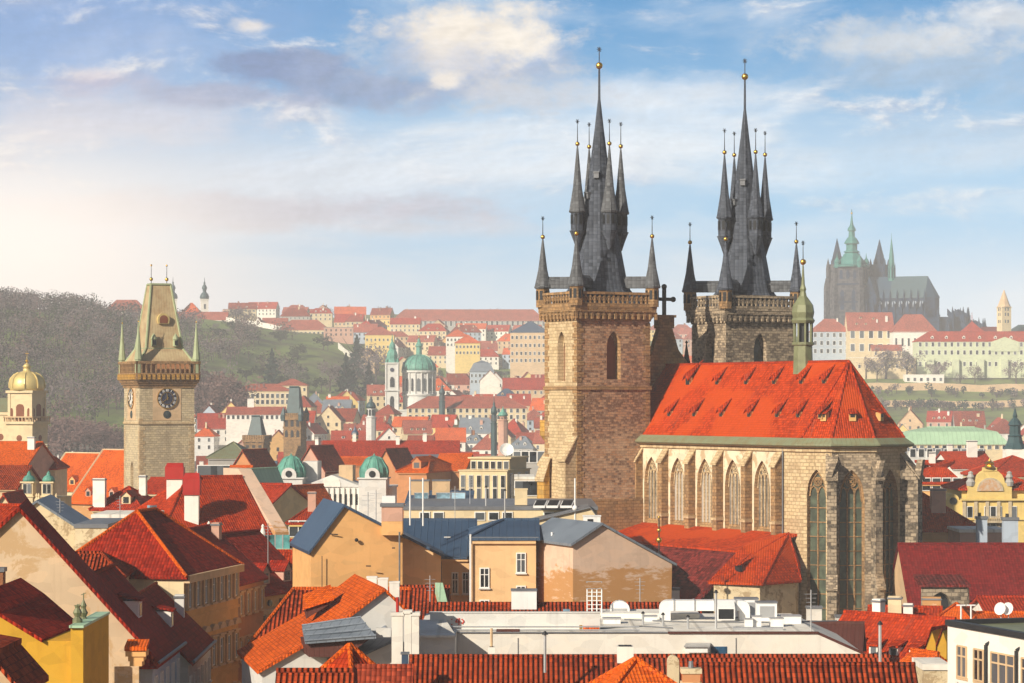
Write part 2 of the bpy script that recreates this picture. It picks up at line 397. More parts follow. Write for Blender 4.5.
M = {}
def build_materials():
    T = mat_tiles
    M['tile_church'] = T('church roof tiles', (.40, .034, .002), (.50, .048, .003), .25, .32, dirt=.25, patch=(.52, .062, .004))
    M['tile_red'] = T('red roof tiles', (.34, .024, .004), (.46, .044, .006))
    M['tile_orange'] = T('orange roof tiles', (.60, .085, .006), (.70, .12, .008), .2, .25, dirt=.22, bump=.06)
    M['tile_brick'] = T('brick red roof tiles', (.23, .028, .010), (.40, .060, .016), .29, .38, dirt=.55, bump=.18, rib=.9)
    M['tile_dark'] = T('dark red roof tiles', (.34, .022, .007), (.44, .040, .010), dirt=.35)
    M['tile_shadowed'] = T('red roof tiles with painted shade', (.25, .015, .006), (.34, .025, .009), dirt=.35)  # shadow from neighbouring houses put into the red
    M['tile_brown'] = T('brown red roof tiles', (.24, .036, .018), (.38, .062, .026), dirt=.5)
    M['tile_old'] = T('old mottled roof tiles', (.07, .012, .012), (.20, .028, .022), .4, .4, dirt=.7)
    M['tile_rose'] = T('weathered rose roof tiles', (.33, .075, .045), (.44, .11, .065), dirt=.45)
    M['tile_maroon_shade'] = T('flat roof sheeting with painted shadow', (.17, .010, .010), (.19, .012, .011), .3, .35, dirt=.3, bump=.05)  # church shadow put into the base colour, hence the dark maroon
    pl = mat_plaster
    M['white'] = pl('white plaster', (.78, .75, .69), .22)
    M['cream'] = pl('cream plaster', (.66, .54, .34), .3)
    M['beige'] = pl('beige plaster', (.60, .43, .26), .5)
    M['gable_beige'] = pl('stained beige plaster', (.70, .53, .35), .5, peel=(.56, .37, .19), scale=.5)
    M['orange'] = pl('orange plaster', (.74, .42, .17), .4, streak=.3)
    M['apricot'] = pl('apricot plaster', (.70, .46, .24), .35)
    M['peel_pink'] = pl('pink plaster peeling off ochre render', (.66, .48, .36), .4, low=((.46, .22, .06), 26.2))
    M['peel_cream'] = pl('peeling cream plaster', (.66, .55, .36), .4, peel=(.36, .26, .15), scale=1.4)
    M['yellow'] = pl('yellow plaster', (.58, .33, .035), .45)
    M['paleyellow'] = pl('pale yellow plaster', (.72, .54, .20), .25)
    M['pink'] = pl('pink plaster', (.55, .33, .25), .35)
    M['rust'] = pl('russet plaster', (.52, .24, .11), .4)
    M['ochre'] = pl('ochre plaster', (.62, .37, .14), .45)
    M['grey'] = pl('grey plaster', (.40, .39, .37), .35)
    M['lightgrey'] = pl('light grey plaster', (.62, .62, .60), .2)
    M['bluegrey'] = pl('blue grey plaster', (.40, .47, .56), .25)
    M['palegreen'] = pl('pale green plaster', (.55, .60, .42), .25)
    M['mint'] = pl('mint plaster', (.33, .55, .48), .3)
    M['offwhite'] = pl('weathered off white wall', (.70, .67, .61), .28, streak=.25)
    st = mat_stone
    M['stone_red'] = st('reddish church rubble stone', (.40, .20, .10), (.70, .50, .33), .50, .27, dark=(.16, .08, .05), dark_amt=.95, soot=.35, mortar=(.36, .25, .17))
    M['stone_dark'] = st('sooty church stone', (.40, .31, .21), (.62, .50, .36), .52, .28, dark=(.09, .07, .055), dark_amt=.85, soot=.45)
    M['stone_pale'] = st('pale ashlar', (.56, .42, .24), (.68, .54, .34), .66, .36, dark=(.26, .15, .07), dark_amt=.55, soot=.35)
    M['stone_brown'] = st('brown sandstone ashlar', (.35, .20, .09), (.50, .32, .16), .6, .34, dark=(.13, .08, .045), dark_amt=.7, soot=.4)
    M['stone_gold'] = st('golden sandstone', (.52, .27, .05), (.62, .38, .10), .9, .5, dark=(.16, .09, .04), dark_amt=.5, soot=.25)
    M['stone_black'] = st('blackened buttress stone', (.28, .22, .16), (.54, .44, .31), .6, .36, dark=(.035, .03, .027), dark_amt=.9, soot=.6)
    M['nave_wall'] = pl('pale nave render', (.72, .63, .46), .4, peel=(.46, .33, .19), scale=.9, streak=.45)
    M['clock_stone'] = st('town hall tower stone', (.54, .44, .27), (.68, .58, .40), .7, .4, dark=(.22, .16, .10), dark_amt=.55, soot=.3)
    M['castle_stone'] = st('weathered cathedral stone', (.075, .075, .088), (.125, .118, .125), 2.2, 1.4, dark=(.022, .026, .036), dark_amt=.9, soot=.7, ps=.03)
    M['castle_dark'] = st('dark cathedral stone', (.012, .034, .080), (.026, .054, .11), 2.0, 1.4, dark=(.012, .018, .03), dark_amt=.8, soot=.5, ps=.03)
    p = mat_plain
    M['slate'] = T('spire slate', (.075, .088, .115), (.085, .098, .125), .5, .42, .55, .3, .05)
    M['slate_light'] = T('weathered spire slate', (.11, .118, .13), (.13, .138, .15), .5, .42, .55, .3, .05)
    M['blue_roof'] = p('blue grey sheet roof', (.045, .085, .15), .42, .1, .5, (.03, .05, .09), .4, .5, seam=.6)
    M['grey_roof'] = p('grey sheet roof', (.20, .235, .28), .45, .1, .5, (.10, .12, .15), .4, .5, seam=.6)
    M['copper'] = p('green copper', (.12, .36, .28), .55, 0, .7, (.05, .16, .14), .7, .4, seam=.9)
    M['copper_castle'] = p('dark verdigris copper', (.045, .21, .19), .6, 0, .6, (.025, .11, .11), .3, .3)
    M['copper_dull'] = p('dull copper cornice', (.22, .25, .15), .55, 0, .7, (.22, .17, .08), .9, .4, seam=.5)
    M['copper_dark'] = p('dark copper', (.03, .075, .085), .5, 0, .6, (.015, .04, .05), .7, .4)
    M['copper_olive'] = p('olive copper lantern', (.22, .24, .13), .5, .1, .6, (.10, .10, .055), .7, .4)
    M['copper_pale'] = p('pale green sheet roof', (.38, .56, .38), .55, 0, .4, (.24, .38, .25), .4, .4, seam=1.1)
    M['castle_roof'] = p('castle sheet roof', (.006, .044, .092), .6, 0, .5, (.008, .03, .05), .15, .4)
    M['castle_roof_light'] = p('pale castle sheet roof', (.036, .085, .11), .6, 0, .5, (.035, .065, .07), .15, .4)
    M['town_roof'] = p('olive brown tower roof', (.52, .41, .23), .55, .0, .7, (.34, .20, .10), .5, .4, seam=.5)
    M['town_roof_edge'] = p('verdigris roof edges', (.36, .42, .25), .6, 0, .5, (.22, .22, .12), .6)
    M['gold'] = p('gilding', (.80, .48, .10), .3, .9, .3, (.5, .26, .05), 2, .5)
    M['gilt_dome'] = p('gilded dome', (.72, .56, .22), .45, .3, .4, (.45, .36, .16), .7, .5)
    M['iron'] = p('dark iron', (.03, .032, .036), .5, .5, .3)
    M['lead'] = p('lead flashing', (.19, .20, .22), .5, .2, .5)
    M['steel'] = p('galvanised steel', (.52, .53, .54), .4, .5, .3, (.34, .35, .36))
    M['white_metal'] = p('white painted sheet metal', (.80, .80, .79), .45, 0, .2, (.6, .6, .58))
    M['white_paint'] = p('white paint', (.80, .79, .76), .5, 0, .15)
    M['dark_wood'] = p('dark brown cladding', (.10, .03, .022), .6, 0, .4, seam=.3)
    M['brick'] = st('chimney brick', (.42, .16, .07), (.55, .25, .12), .26, .08, dark=(.16, .08, .05), dark_amt=.4, bump=.03)
    M['red_cap'] = p('red chimney hood', (.42, .02, .015), .55, 0, .3)
    M['deck'] = p('pale roofing felt', (.82, .79, .72), .85, 0, .55, (.52, .46, .37), .45, seam=2.2)
    M['black'] = p('black trim', (.02, .022, .026), .5, 0, .3)
    M['dial'] = p('dark blue clock dial', (.03, .035, .07), .5, 0, .3)
    M['mosaic'] = p('mosaic picture', (.55, .30, .14), .5, 0, .95, (.55, .52, .45), 1.7)
    M['ornament'] = p('carved stone ornament', (.55, .46, .32), .8, 0, .6, (.28, .22, .14), 1.5)
    M['redpaint'] = p('red paint', (.6, .05, .03), .6)
    M['blue_panel'] = mat_glass('dark blue window panel', (.02, .07, .14), .3)
    M['glass'] = mat_glass('window glass')
    M['church_glass'] = mat_glass('leaded church glass', (.028, .04, .045), .25)
    M['nave_glass'] = mat_glass('dusty church glass', (.15, .135, .11), .4)
    M['green_glass'] = mat_glass('greenish leaded glass', (.05, .065, .042), .3)
    M['teal_glass'] = mat_glass('teal glazing', (.06, .20, .20), .2)
    M['sky_glass'] = mat_glass('skylight glass', (.16, .26, .32), .1)
    M['shutter'] = p('brown shutter', (.22, .07, .03), .7, 0, .4)
    M['conifer'] = mat_leaf('conifer needles', (.018, .045, .035), (.03, .07, .045))
    M['bare'] = mat_leaf('bare twigs with painted haze', (.26, .20, .215), (.31, .245, .245))  # paled towards mauve: haze over the hill put into the twig colour
    M['bare_red'] = mat_leaf('russet winter twigs', (.27, .17, .16), (.32, .205, .18))
    M['shrub'] = mat_leaf('olive shrubs', (.05, .075, .03), (.085, .10, .04))
    M['bark'] = p('bark', (.07, .05, .04), .9)
    M['hedge'] = mat_leaf('dark hedge', (.02, .055, .04), (.035, .08, .05))

    m, k, b = new_mat('ground')                      # paving in the town, meadow on the hills
    pos = k.node('ShaderNodeNewGeometry').outputs['Position']
    s3 = k.node('ShaderNodeSeparateXYZ'); k.l.new(pos, s3.inputs[0])
    f = k.noise(pos, 0.012, 8, 0.65); f2 = k.noise(pos, 0.05, 7, 0.7)
    grass = k.mix(k.ramp(f, .44, .68), (.17, .23, .05, 1), (.10, .075, .05, 1))
    grass = k.mix(k.m('MULTIPLY', k.ramp(f2, .45, .7), .6), grass, (.04, .06, .025, 1))
    pave = k.mix(k.ramp(f2, .35, .7), (.16, .14, .12, 1), (.09, .08, .075, 1))
    hill = k.ramp(k.m('ADD', s3.outputs[2], k.m('MULTIPLY', k.m('SUBTRACT', f2, .5), 16)), 16, 26)
    k.l.new(k.mix(hill, pave, grass), b.inputs['Base Color']); b.inputs['Roughness'].default_value = .95
    b.inputs['Specular IOR Level'].default_value = .1
    M['ground'] = m
build_materials()
# ------------------------------------------------------------------ ground and air
_PXS = [-600, -200, 0, 100, 200, 300, 400, 500, 600, 700, 800, 900, 1000, 1200, 1600]
_ROWS = [
 (1120, [0]*15),
 (1150, [9]*15),
 (1220, [18, 16, 16, 16, 16, 16, 16, 16, 15, 12, 10, 9, 9, 9, 9]),
 (1350, [42, 36, 32, 28, 26, 26, 25, 24, 22, 18, 18, 18, 17, 16, 16]),
 (1500, [80, 72, 62, 50, 38, 35, 33, 31, 30, 30, 30, 31, 30, 30, 30]),
 (1600, [90, 82, 76, 70, 54, 46, 40, 38, 36, 36, 42, 44, 43, 43, 42]),
 (1700, [104, 98, 92, 86, 68, 50, 40, 42, 44, 48, 62, 66, 66, 66, 66]),
 (1850, [112, 109, 105, 101, 90, 76, 58, 56, 58, 66, 86, 88, 86, 86, 86]),
 (2050, [116, 114, 112, 108, 102, 92, 84, 78, 78, 82, 88, 90, 90, 90, 90]),
 (2300, [118, 117, 116, 113, 112, 106, 104, 102, 100, 96, 92, 90, 90, 90, 90]),
 (2700, [118, 118, 118, 118, 122, 126, 130, 130, 124, 112, 98, 92, 90, 90, 90]),
 (3400, [120, 120, 120, 120, 126, 134, 138, 138, 130, 116, 98, 90, 90, 90, 90]),
 (9000, [100]*15),
]
def _row(vals, px):
    if px <= _PXS[0]: return vals[0]
    for i in range(len(_PXS)-1):
        if px <= _PXS[i+1]:
            t = (px-_PXS[i])/(_PXS[i+1]-_PXS[i]); t = t*t*(3-2*t)
            return vals[i]*(1-t)+vals[i+1]*t
    return vals[-1]
def ground_z(x, y):
    if y < 1120: return 0.0
    px = CXP + x/y*FPX
    for (ya, va), (yb, vb) in zip(_ROWS, _ROWS[1:]):
        if y <= yb:
            t = (y-ya)/(yb-ya)
            z = _row(va, px)*(1-t)+_row(vb, px)*t
            w = min(1, z/25)
            return z + w*(3.0*noise.noise(Vector((x*.012, y*.012, 0))) + 1.2*noise.noise(Vector((x*.05, y*.05, 3))))
    return 100.0

def build_ground():
    xs = [-1900, -1400, -1000, -800] + [-650+i*16 for i in range(82)] + [800, 1000, 1400, 1900]
    ys = [-600, -200, 0, 300, 600, 900, 1100] + [1120+i*18 for i in range(70)] + [2450, 2550, 2700, 2900, 3150, 3400]
    mb = MB()
    vs = [(x, y, ground_z(x, y)) for y in ys for x in xs]; n = len(xs)
    fs = [[j*n+i, j*n+i+1, (j+1)*n+i+1, (j+1)*n+i] for j in range(len(ys)-1) for i in range(n-1)]
    mb.add(vs, fs, 0, True)
    structure(mb.build('ground', M['ground']))
build_ground()

def build_haze():
    mb = MB().box(-1950, 1950, -650, 3450, -3, 205)
    m = bpy.data.materials.new('haze'); m.use_nodes = True
    k = NT(m.node_tree); k.n.clear()
    out = k.node('ShaderNodeOutputMaterial'); v = k.node('ShaderNodeVolumePrincipled')
    v.inputs['Color'].default_value = (.93, .95, 1.0, 1); v.inputs['Density'].default_value = HAZE
    v.inputs['Anisotropy'].default_value = -0.35
    k.l.new(v.outputs[0], out.inputs['Volume'])
    o = mb.build('haze', m); o['kind'] = 'stuff'
HAZE = 0.0002
build_haze()

# ------------------------------------------------------------------ windows, chimneys, houses
_WIN = {}
def win_mesh(w, h, style, fm, gm='glass'):
    key = (round(w, 2), round(h, 2), style, fm, gm)
    if key in _WIN: return _WIN[key]
    if style == 'far':
        mb = MB(); t = 0.12*w
        mb.box(-w/2-t, w/2+t, -.10, .05, -t, h+t, 0)
        mb.box(-w/2, w/2, -.14, -.08, 0, h, 1)
        r = (mb.mesh('window', [M[fm], M[gm]]), None)
    else:
        mb = MB(); f = .09; d = .10
        mb.box(-w/2, -w/2+f, -d, .03, 0, h); mb.box(w/2-f, w/2, -d, .03, 0, h)
        mb.box(-w/2+f, w/2-f, -d, .03, h-f, h); mb.box(-w/2+f, w/2-f, -d, .03, 0, f)
        mb.box(-.035, .035, -d+.01, .02, f, h-f)
        mb.box(-w/2+f, -.035, -d+.012, .02, h*.64, h*.64+.06); mb.box(.035, w/2-f, -d+.012, .02, h*.64, h*.64+.06)
        if style == 'cased':                         # plaster surround with sill and cornice
            s = .22
            for x0, x1 in ((-w/2-s, -w/2), (w/2, w/2+s)): mb.box(x0, x1, -.2, .03, -.05, h, 1)
            mb.box(-w/2-s, w/2+s, -.2, .03, h, h+s, 1)
            mb.box(-w/2-s-.1, w/2+s+.1, -.34, .03, h+s, h+s+.14, 1)
            mb.box(-w/2-s-.05, w/2+s+.05, -.3, .03, -.2, -.05, 1)
        else:
            mb.box(-w/2-.08, w/2+.08, -.2, .03, -.1, 0, 1)
        gl = MB().box(-w/2+f-.02, w/2-f+.02, -.035, .02, f-.02, h-f+.02)
        r = (mb.mesh('window', [M[fm], M['lightgrey' if style != 'cased' else 'beige']]), gl.mesh('pane', M[gm]))
    _WIN[key] = r
    return r
def window(parent, x, y, z, rz, w, h, style='far', fm='white_paint', gm='glass', name='window'):
    a, b = win_mesh(w, h, style, fm, gm)
    o = link(name, a, parent, (x, y, z), rz)
    if b: link('pane', b, o)
    return o
def facade(parent, a, b, zs, n, w, h, style='far', fm='white_paint', gm='glass', skip=(), off=.012, m0=.5):
    """windows in rows between the wall points a and b (as seen from outside, a left of b), local coordinates"""
    ax, ay = a; bx, by = b; L = math.hypot(bx-ax, by-ay); ux, uy = (bx-ax)/L, (by-ay)/L
    rz = math.atan2(uy, ux)
    for j, z in enumerate(zs):
        for i in range(n):
            if (i, j) in skip: continue
            t = L*(i+m0)/(n-1+2*m0) if n > 1 or m0 != .5 else L/2
            window(parent, ax+ux*t+uy*off, ay+uy*t-ux*off, z, rz, w, h, style, fm, gm)

_CH = {}
def chimney_mb(w, d, h, kind):
    mb = MB()
    if kind == 'hood':                               # white shaft under a red tiled hood
        mb.box(-w/2, w/2, -d/2, d/2, 0, h*.62, 0)
        mb.box(-w/2-.15, w/2+.15, -d/2-.15, d/2+.15, h*.62, h*.9, 1)
        mb.prism([(-w/2-.15, -d/2-.15, h*.9), (w/2+.15, -d/2-.15, h*.9), (w/2, 0, h), (-w/2, 0, h)], (0, d/2, 0), 1)
    else:
        mb.box(-w/2, w/2, -d/2, d/2, 0, h-.25, 0)
        mb.box(-w/2-.08, w/2+.08, -d/2-.08, d/2+.08, h-.25, h-.1, 1)
        if kind != 'plain':
            n = max(1, int(w/.45))
            for i in range(n):
                x = (i+.5)/n*w-w/2
                mb.lathe(x, 0, [(.13, h-.1), (.10, h+.35), (.13, h+.4)], 8, mi=1)
        else: mb.box(-w/2, w/2, -d/2, d/2, h-.1, h, 0)
    return mb
def chimney(parent, x, y, z, w, d, h, mat='white', kind='plain', rz=0.0, cap=None, name='chimney'):
    cap = cap or {'hood': 'red_cap', 'pots': 'brick'}.get(kind, 'lead')
    key = (round(w, 2), round(d, 2), round(h, 2), kind, mat, cap)
    if key not in _CH: _CH[key] = chimney_mb(w, d, h, kind).mesh('chimney', [M[mat], M[cap]])
    return link(name, _CH[key], parent, (x, y, z), rz)

def roof_mesh(mb, L, W, ze, zr, kind, o=.35, t=.22, cap=True, og=None, hip=None, verge=False):
    og = o if og is None else og
    sl = (zr-ze)/(W/2); zl = ze-o*sl; a = L/2+og; b = W/2+o
    caps = []
    if kind == 'gable':
        mb.slab([(-a,-b,zl),(a,-b,zl),(a,0,zr),(-a,0,zr)], t); mb.slab([(a,b,zl),(-a,b,zl),(-a,0,zr),(a,0,zr)], t)
        caps = [((-a,0,zr),(a,0,zr))]
    elif kind in ('hip', 'pyramid', 'halfhip', 'hipr', 'hipl'):
        h = L/2 if kind == 'pyramid' else (hip if hip is not None else min(W/2, L/2-.05))
        a = L/2+o
        lo, hi = -L/2+h, L/2-h
        le = kind != 'hipr'; re_ = kind != 'hipl'
        if not le: lo = -L/2-og
        if not re_: hi = L/2+og
        xa = -a if le else -L/2-og; xb = a if re_ else L/2+og
        r0, r1 = (lo, 0, zr), (hi, 0, zr)
        if kind == 'pyramid': r0 = r1 = (0, 0, zr)
        if kind == 'pyramid':
            mb.slab([(xa,-b,zl),(xb,-b,zl),r0], t); mb.slab([(xb,b,zl),(xa,b,zl),r0], t)
        else:
            mb.slab([(xa,-b,zl),(xb,-b,zl),r1,r0], t); mb.slab([(xb,b,zl),(xa,b,zl),r0,r1], t)
            caps.append((r0, r1))
        if le: mb.slab([(xa,b,zl),(xa,-b,zl),r0], t); caps += [((xa,-b,zl),r0),((xa,b,zl),r0)]
        if re_: mb.slab([(xb,-b,zl),(xb,b,zl),r1], t); caps += [((xb,-b,zl),r1),((xb,b,zl),r1)]
    elif kind == 'shed':
        mb.slab([(-a,-b,ze),(a,-b,ze),(a,b,zr),(-a,b,zr)], t)
    elif kind == 'flat':
        mb.box(-L/2-.1, L/2+.1, -W/2-.1, W/2+.1, ze, ze+.35, 0)
        mb.box(-L/2+.25, L/2-.25, -W/2+.25, W/2-.25, ze+.3, ze+.36, 0)
    elif kind == 'mansard':
        zm = ze+(zr-ze)*.72; k = .68; c = W/2*k; q = L/2-(W/2-c)
        lo = [(-a,-b,zl),(a,-b,zl),(a,b,zl),(-a,b,zl)]; up = [(-q,-c,zm),(q,-c,zm),(q,c,zm),(-q,c,zm)]
        for i in range(4): mb.slab([lo[i], lo[(i+1) % 4], up[(i+1) % 4], up[i]], t)
        e = (-q+c, 0, zr), (q-c, 0, zr)
        mb.slab([up[0], up[1], e[1], e[0]], t); mb.slab([up[2], up[3], e[0], e[1]], t)
        mb.slab([up[3], up[0], e[0]], t); mb.slab([up[1], up[2], e[1]], t); caps = [e]
    if cap:
        for p, q in caps:
            p, q = Vector(p), Vector(q); mb.tube(p+Vector((0,0,.02)), q+Vector((0,0,.02)), .15, 6, 1)
    if verge and kind == 'gable':
        for s in (-1, 1):
            for e in (-a, a): mb.tube((e, s*b, zl), (e, 0, zr), .2, 5, 1)
    return mb

def dormer(parent, x, y, z, w, h, depth, mat_w, mat_r, kind='shed', rz=0.0, win=True):
    """dormer facing -y with its front at y; the body runs back into the slope"""
    mb = MB()
    if kind == 'shed':
        mb.prism([(-w/2,0,0),(w/2,0,0),(w/2,0,h),(-w/2,0,h)], (0, depth, 0), 0)
        mb.slab([(-w/2-.15,-.2,h+.12),(w/2+.15,-.2,h+.12),(w/2+.15,depth*1.3,h+.5),(-w/2-.15,depth*1.3,h+.5)], .14, 1)
    else:
        mb.prism([(-w/2,0,0),(w/2,0,0),(w/2,0,h),(0,0,h+w*.45),(-w/2,0,h)], (0, depth, 0), 0)
        for s in (-1, 1):
            mb.slab([(s*(w/2+.18),-.2,h-.08),(0,-.2,h+w*.45+.12),(0,depth*1.3,h+w*.45+.12),(s*(w/2+.18),depth*1.3,h-.08)], .12, 1)
    mb.box(-w*.3, w*.3, -.03, .05, h*.2, h*.85, 2)
    return link('dormer', mb.mesh('dormer', [M[mat_w], M[mat_r], M['glass']]), parent, (x, y, z), rz)

def house(name, label, cat, x, y, zb, rz, L, W, he, hr, kind='gable', wm='cream', rm='tile_red', rows=(), nfront=0, nside=0,
          ww=1.1, wh=1.7, style='far', chims=(), dorms=(), group=None, o=.35, fm='white_paint', hip=None, band=False, cap='same', gable_win=False, wname='wall', skip=(), verge=False):
    """a house with its ridge along local x; x, y centre, zb ground; he eave and hr ridge height above the ground"""
    t = thing(name, label, cat, (x, y, zb), rz, group)
    mb = MB(); g = .12
    if kind in ('gable', 'hipr', 'hipl'):
        prof = [(-W/2, 0), (W/2, 0), (W/2, he-g), (0, hr-g-.05), (-W/2, he-g)]
        if kind == 'gable': mb.prism([(-L/2, a, b) for a, b in prof], (L, 0, 0), 0)
        else:
            mb.box(-L/2, L/2, -W/2, W/2, 0, he-g)
            s = -1 if kind == 'hipr' else 1
            mb.prism([(s*L/2, a, b) for a, b in prof[2:]], (-s*.3, 0, 0), 0)
    elif kind == 'shed':
        mb.prism([(-L/2, -W/2, 0), (-L/2, W/2, 0), (-L/2, W/2, hr-g-.1), (-L/2, -W/2, he-g-.1)], (L, 0, 0), 0)
    else: mb.box(-L/2, L/2, -W/2, W/2, 0, he-(g if kind != 'flat' else 0))
    if kind not in ('shed', 'flat'):                  # eaves cornice
        for s in (-1, 1):
            mb.box(-L/2+.02, L/2-.02, s*(W/2+.12)-.14, s*(W/2+.12)+.14, he-.55, he-.25, 0)
    if band:
        for z in band: mb.box(-L/2-.06, L/2+.06, -W/2-.1, W/2+.1, z, z+.25, 0)
    mb.build(wname, M[wm], t)
    rb = roof_mesh(MB(), L, W, he, hr, kind, o, hip=hip, verge=verge)
    capm = rm if cap == 'same' else cap
    roof = rb.build('roof', [M[rm], M[capm]], t)
    sl = (hr-he)/(W/2) if W else 0
    for c in chims:
        fx, fy, h = c[0], c[1], c[2]; w = c[3] if len(c) > 3 else .9; mt = c[4] if len(c) > 4 else 'white'; kd = c[5] if len(c) > 5 else 'plain'
        d = c[6] if len(c) > 6 else .7
        zz = hr-abs(fy)*W/2*sl-.6 if kind not in ('flat', 'shed') else he
        chimney(roof, fx*L/2, fy*W/2, zz, w, d, h+.6, mt, kd)
    for d in dorms:                                   # (fx, side, height up the slope 0..1, w, h, kind)
        fx, s, up, w, h, kd = d[:6]; wmat = d[6] if len(d) > 6 else wm
        if s in (-1, 1):
            yy = s*(W/2)*(1-up); zz = he+(hr-he)*up-.15
            dormer(roof, fx*L/2, yy, zz, w, h, h/max(sl, .3)*.95, wmat, rm, kd, 0 if s < 0 else math.pi)
    c = Vector((-x, -y)); ca, sa = math.cos(rz), math.sin(rz)
    sides = [((-L/2, -W/2), (L/2, -W/2), nfront, (0, -1)), ((L/2, W/2), (-L/2, W/2), nfront, (0, 1)),
             ((L/2, -W/2), (L/2, W/2), nside, (1, 0)), ((-L/2, W/2), (-L/2, -W/2), nside, (-1, 0))]
    for a, b, n, (nx, ny) in sides:
        if n and c.dot(Vector((nx*ca-ny*sa, nx*sa+ny*ca))) > 0:
            facade(t, a, b, rows, n, ww, wh, style, fm, skip=skip)
            if gable_win and nx and kind == 'gable':
                facade(t, a, b, [he+(hr-he)*.15], max(1, n-2), ww*.8, wh*.7, style, fm, m0=1.5)
    return t

def prof_house(name, label, cat, Y0, pts, length, roofs, ang=0.0, ref=None, wm='cream', rm='tile_red', t=.25, oh=.35, group=None, zlow=None, side_oh=.3, capm=None):
    """house whose gable wall (picture points) stands on an upright plane through distance Y0 and runs back by length"""
    ref = ref if ref is not None else sum(p[0] for p in pts)/len(pts)
    base = P(ref, HYP, Y0); d = Vector((math.cos(ang), math.sin(ang), 0)); nrm = Vector((-d.y, d.x, 0))
    def hit(px, py):
        ray = Vector(((px-CXP)/FPX, 1, -(py-HYP)/FPX)); o = Vector((0, 0, EYE))
        k = (base-o).dot(nrm)/ray.dot(nrm); return o+ray*k
    w = [hit(*p) for p in pts]
    if zlow is not None:
        zm = min(p.z for p in w)
        w = [Vector((p.x, p.y, zlow)) if abs(p.z-zm) < 1.5 and i in (0, len(w)-1) else p for i, p in enumerate(w)]
    loc = Vector((sum(p.x for p in w)/len(w), sum(p.y for p in w)/len(w), min(p.z for p in w)))
    T = thing(name, label, cat, loc, 0, group)
    vec = nrm*length
    MB().prism(w, vec, 0).build('wall', M[wm], T, True)
    rb = MB()
    for i, j in roofs:
        a, b = w[i], w[j]
        dd = (b-a).normalized(); a2, b2 = a, b
        if a.z < b.z: a2 = a-dd*oh
        elif b.z < a.z: b2 = b+dd*oh
        up = Vector((0, 0, t)); f = nrm*side_oh
        rb.slab([a2-f+up, b2-f+up, b2+vec+f+up, a2+vec+f+up], t)
    roof = rb.build('roof', [M[rm]], T, True)
    return T, roof, w, d, nrm
def child_box(parent, name, mat, x0, x1, y0, y1, z0, z1):
    return MB().box(x0, x1, y0, y1, z0, z1).build(name, M[mat], parent, True)
# ------------------------------------------------------------------ the twin towered church
def arch_pts(w, zs, zt, n=7, round_=False):
    """half outline heights of a pointed (or round) arch: list of (x, z) from the left spring over the top to the right spring"""
    out = []
    for i in range(2*n+1):
        x = -w/2+w*i/(2*n)
        if round_: z = zs+(zt-zs)*math.sqrt(max(0, 1-(2*x/w)**2))
        else:
            xx = -abs(x); f = math.sqrt(max(0, w*w-(xx-w/2)**2))/(w*.8660254); z = zs+(zt-zs)*min(1, f)
        out.append((x, z))
    return out
class Face:
    """an upright wall face: p(s, d, z) with s along, d inwards"""
    def __init__(s, a, b):
        s.a = Vector((a[0], a[1], 0)); b = Vector((b[0], b[1], 0)); s.L = (b-s.a).length
        s.t = (b-s.a)/s.L; s.n = Vector((-s.t.y, s.t.x, 0))      # inwards when a..b runs left to right seen from outside
    def p(s, x, d, z): q = s.a+s.t*x+s.n*d; return Vector((q.x, q.y, z))
def wall_arch(mb, F, x0, x1, z0, z1, cx, w, sill, spring, top, depth, mi=0, mr=None, round_=False, slope=0.0):
    """wall strip with a real arched opening and its splayed reveal"""
    mr = mi if mr is None else mr
    q = lambda pts, m: mb.poly([F.p(*p) for p in pts], m)
    ap = arch_pts(w, spring, top, 7, round_)
    if cx-w/2 > x0+1e-4: q([(x0,0,z0),(cx-w/2,0,z0),(cx-w/2,0,z1),(x0,0,z1)], mi)
    if x1 > cx+w/2+1e-4: q([(cx+w/2,0,z0),(x1,0,z0),(x1,0,z1),(cx+w/2,0,z1)], mi)
    if sill > z0+1e-4: q([(cx-w/2,0,z0),(cx+w/2,0,z0),(cx+w/2,0,sill),(cx-w/2,0,sill)], mi)
    for (xa, za), (xb, zb) in zip(ap, ap[1:]):
        q([(cx+xa,0,za),(cx+xb,0,zb),(cx+xb,0,z1),(cx+xa,0,z1)], mi)
    ring = [(-w/2, sill)]+ap+[(w/2, sill)]
    kx = .86
    inner = [(x*kx, z if i not in (0, len(ring)-1) else sill+slope) for i, (x, z) in enumerate(ring)]
    inner = [(x, sill+slope+(z-sill-slope)*(.985) if z > sill+slope else z) for x, z in inner]
    n = len(ring)
    for i in range(n):
        a, b = ring[i], ring[(i+1) % n]; c, d = inner[(i+1) % n], inner[i]
        q([(cx+a[0],0,a[1]),(cx+b[0],0,b[1]),(cx+c[0],depth,c[1]),(cx+d[0],depth,d[1])], mr)
    return [(cx+x, z) for x, z in inner]
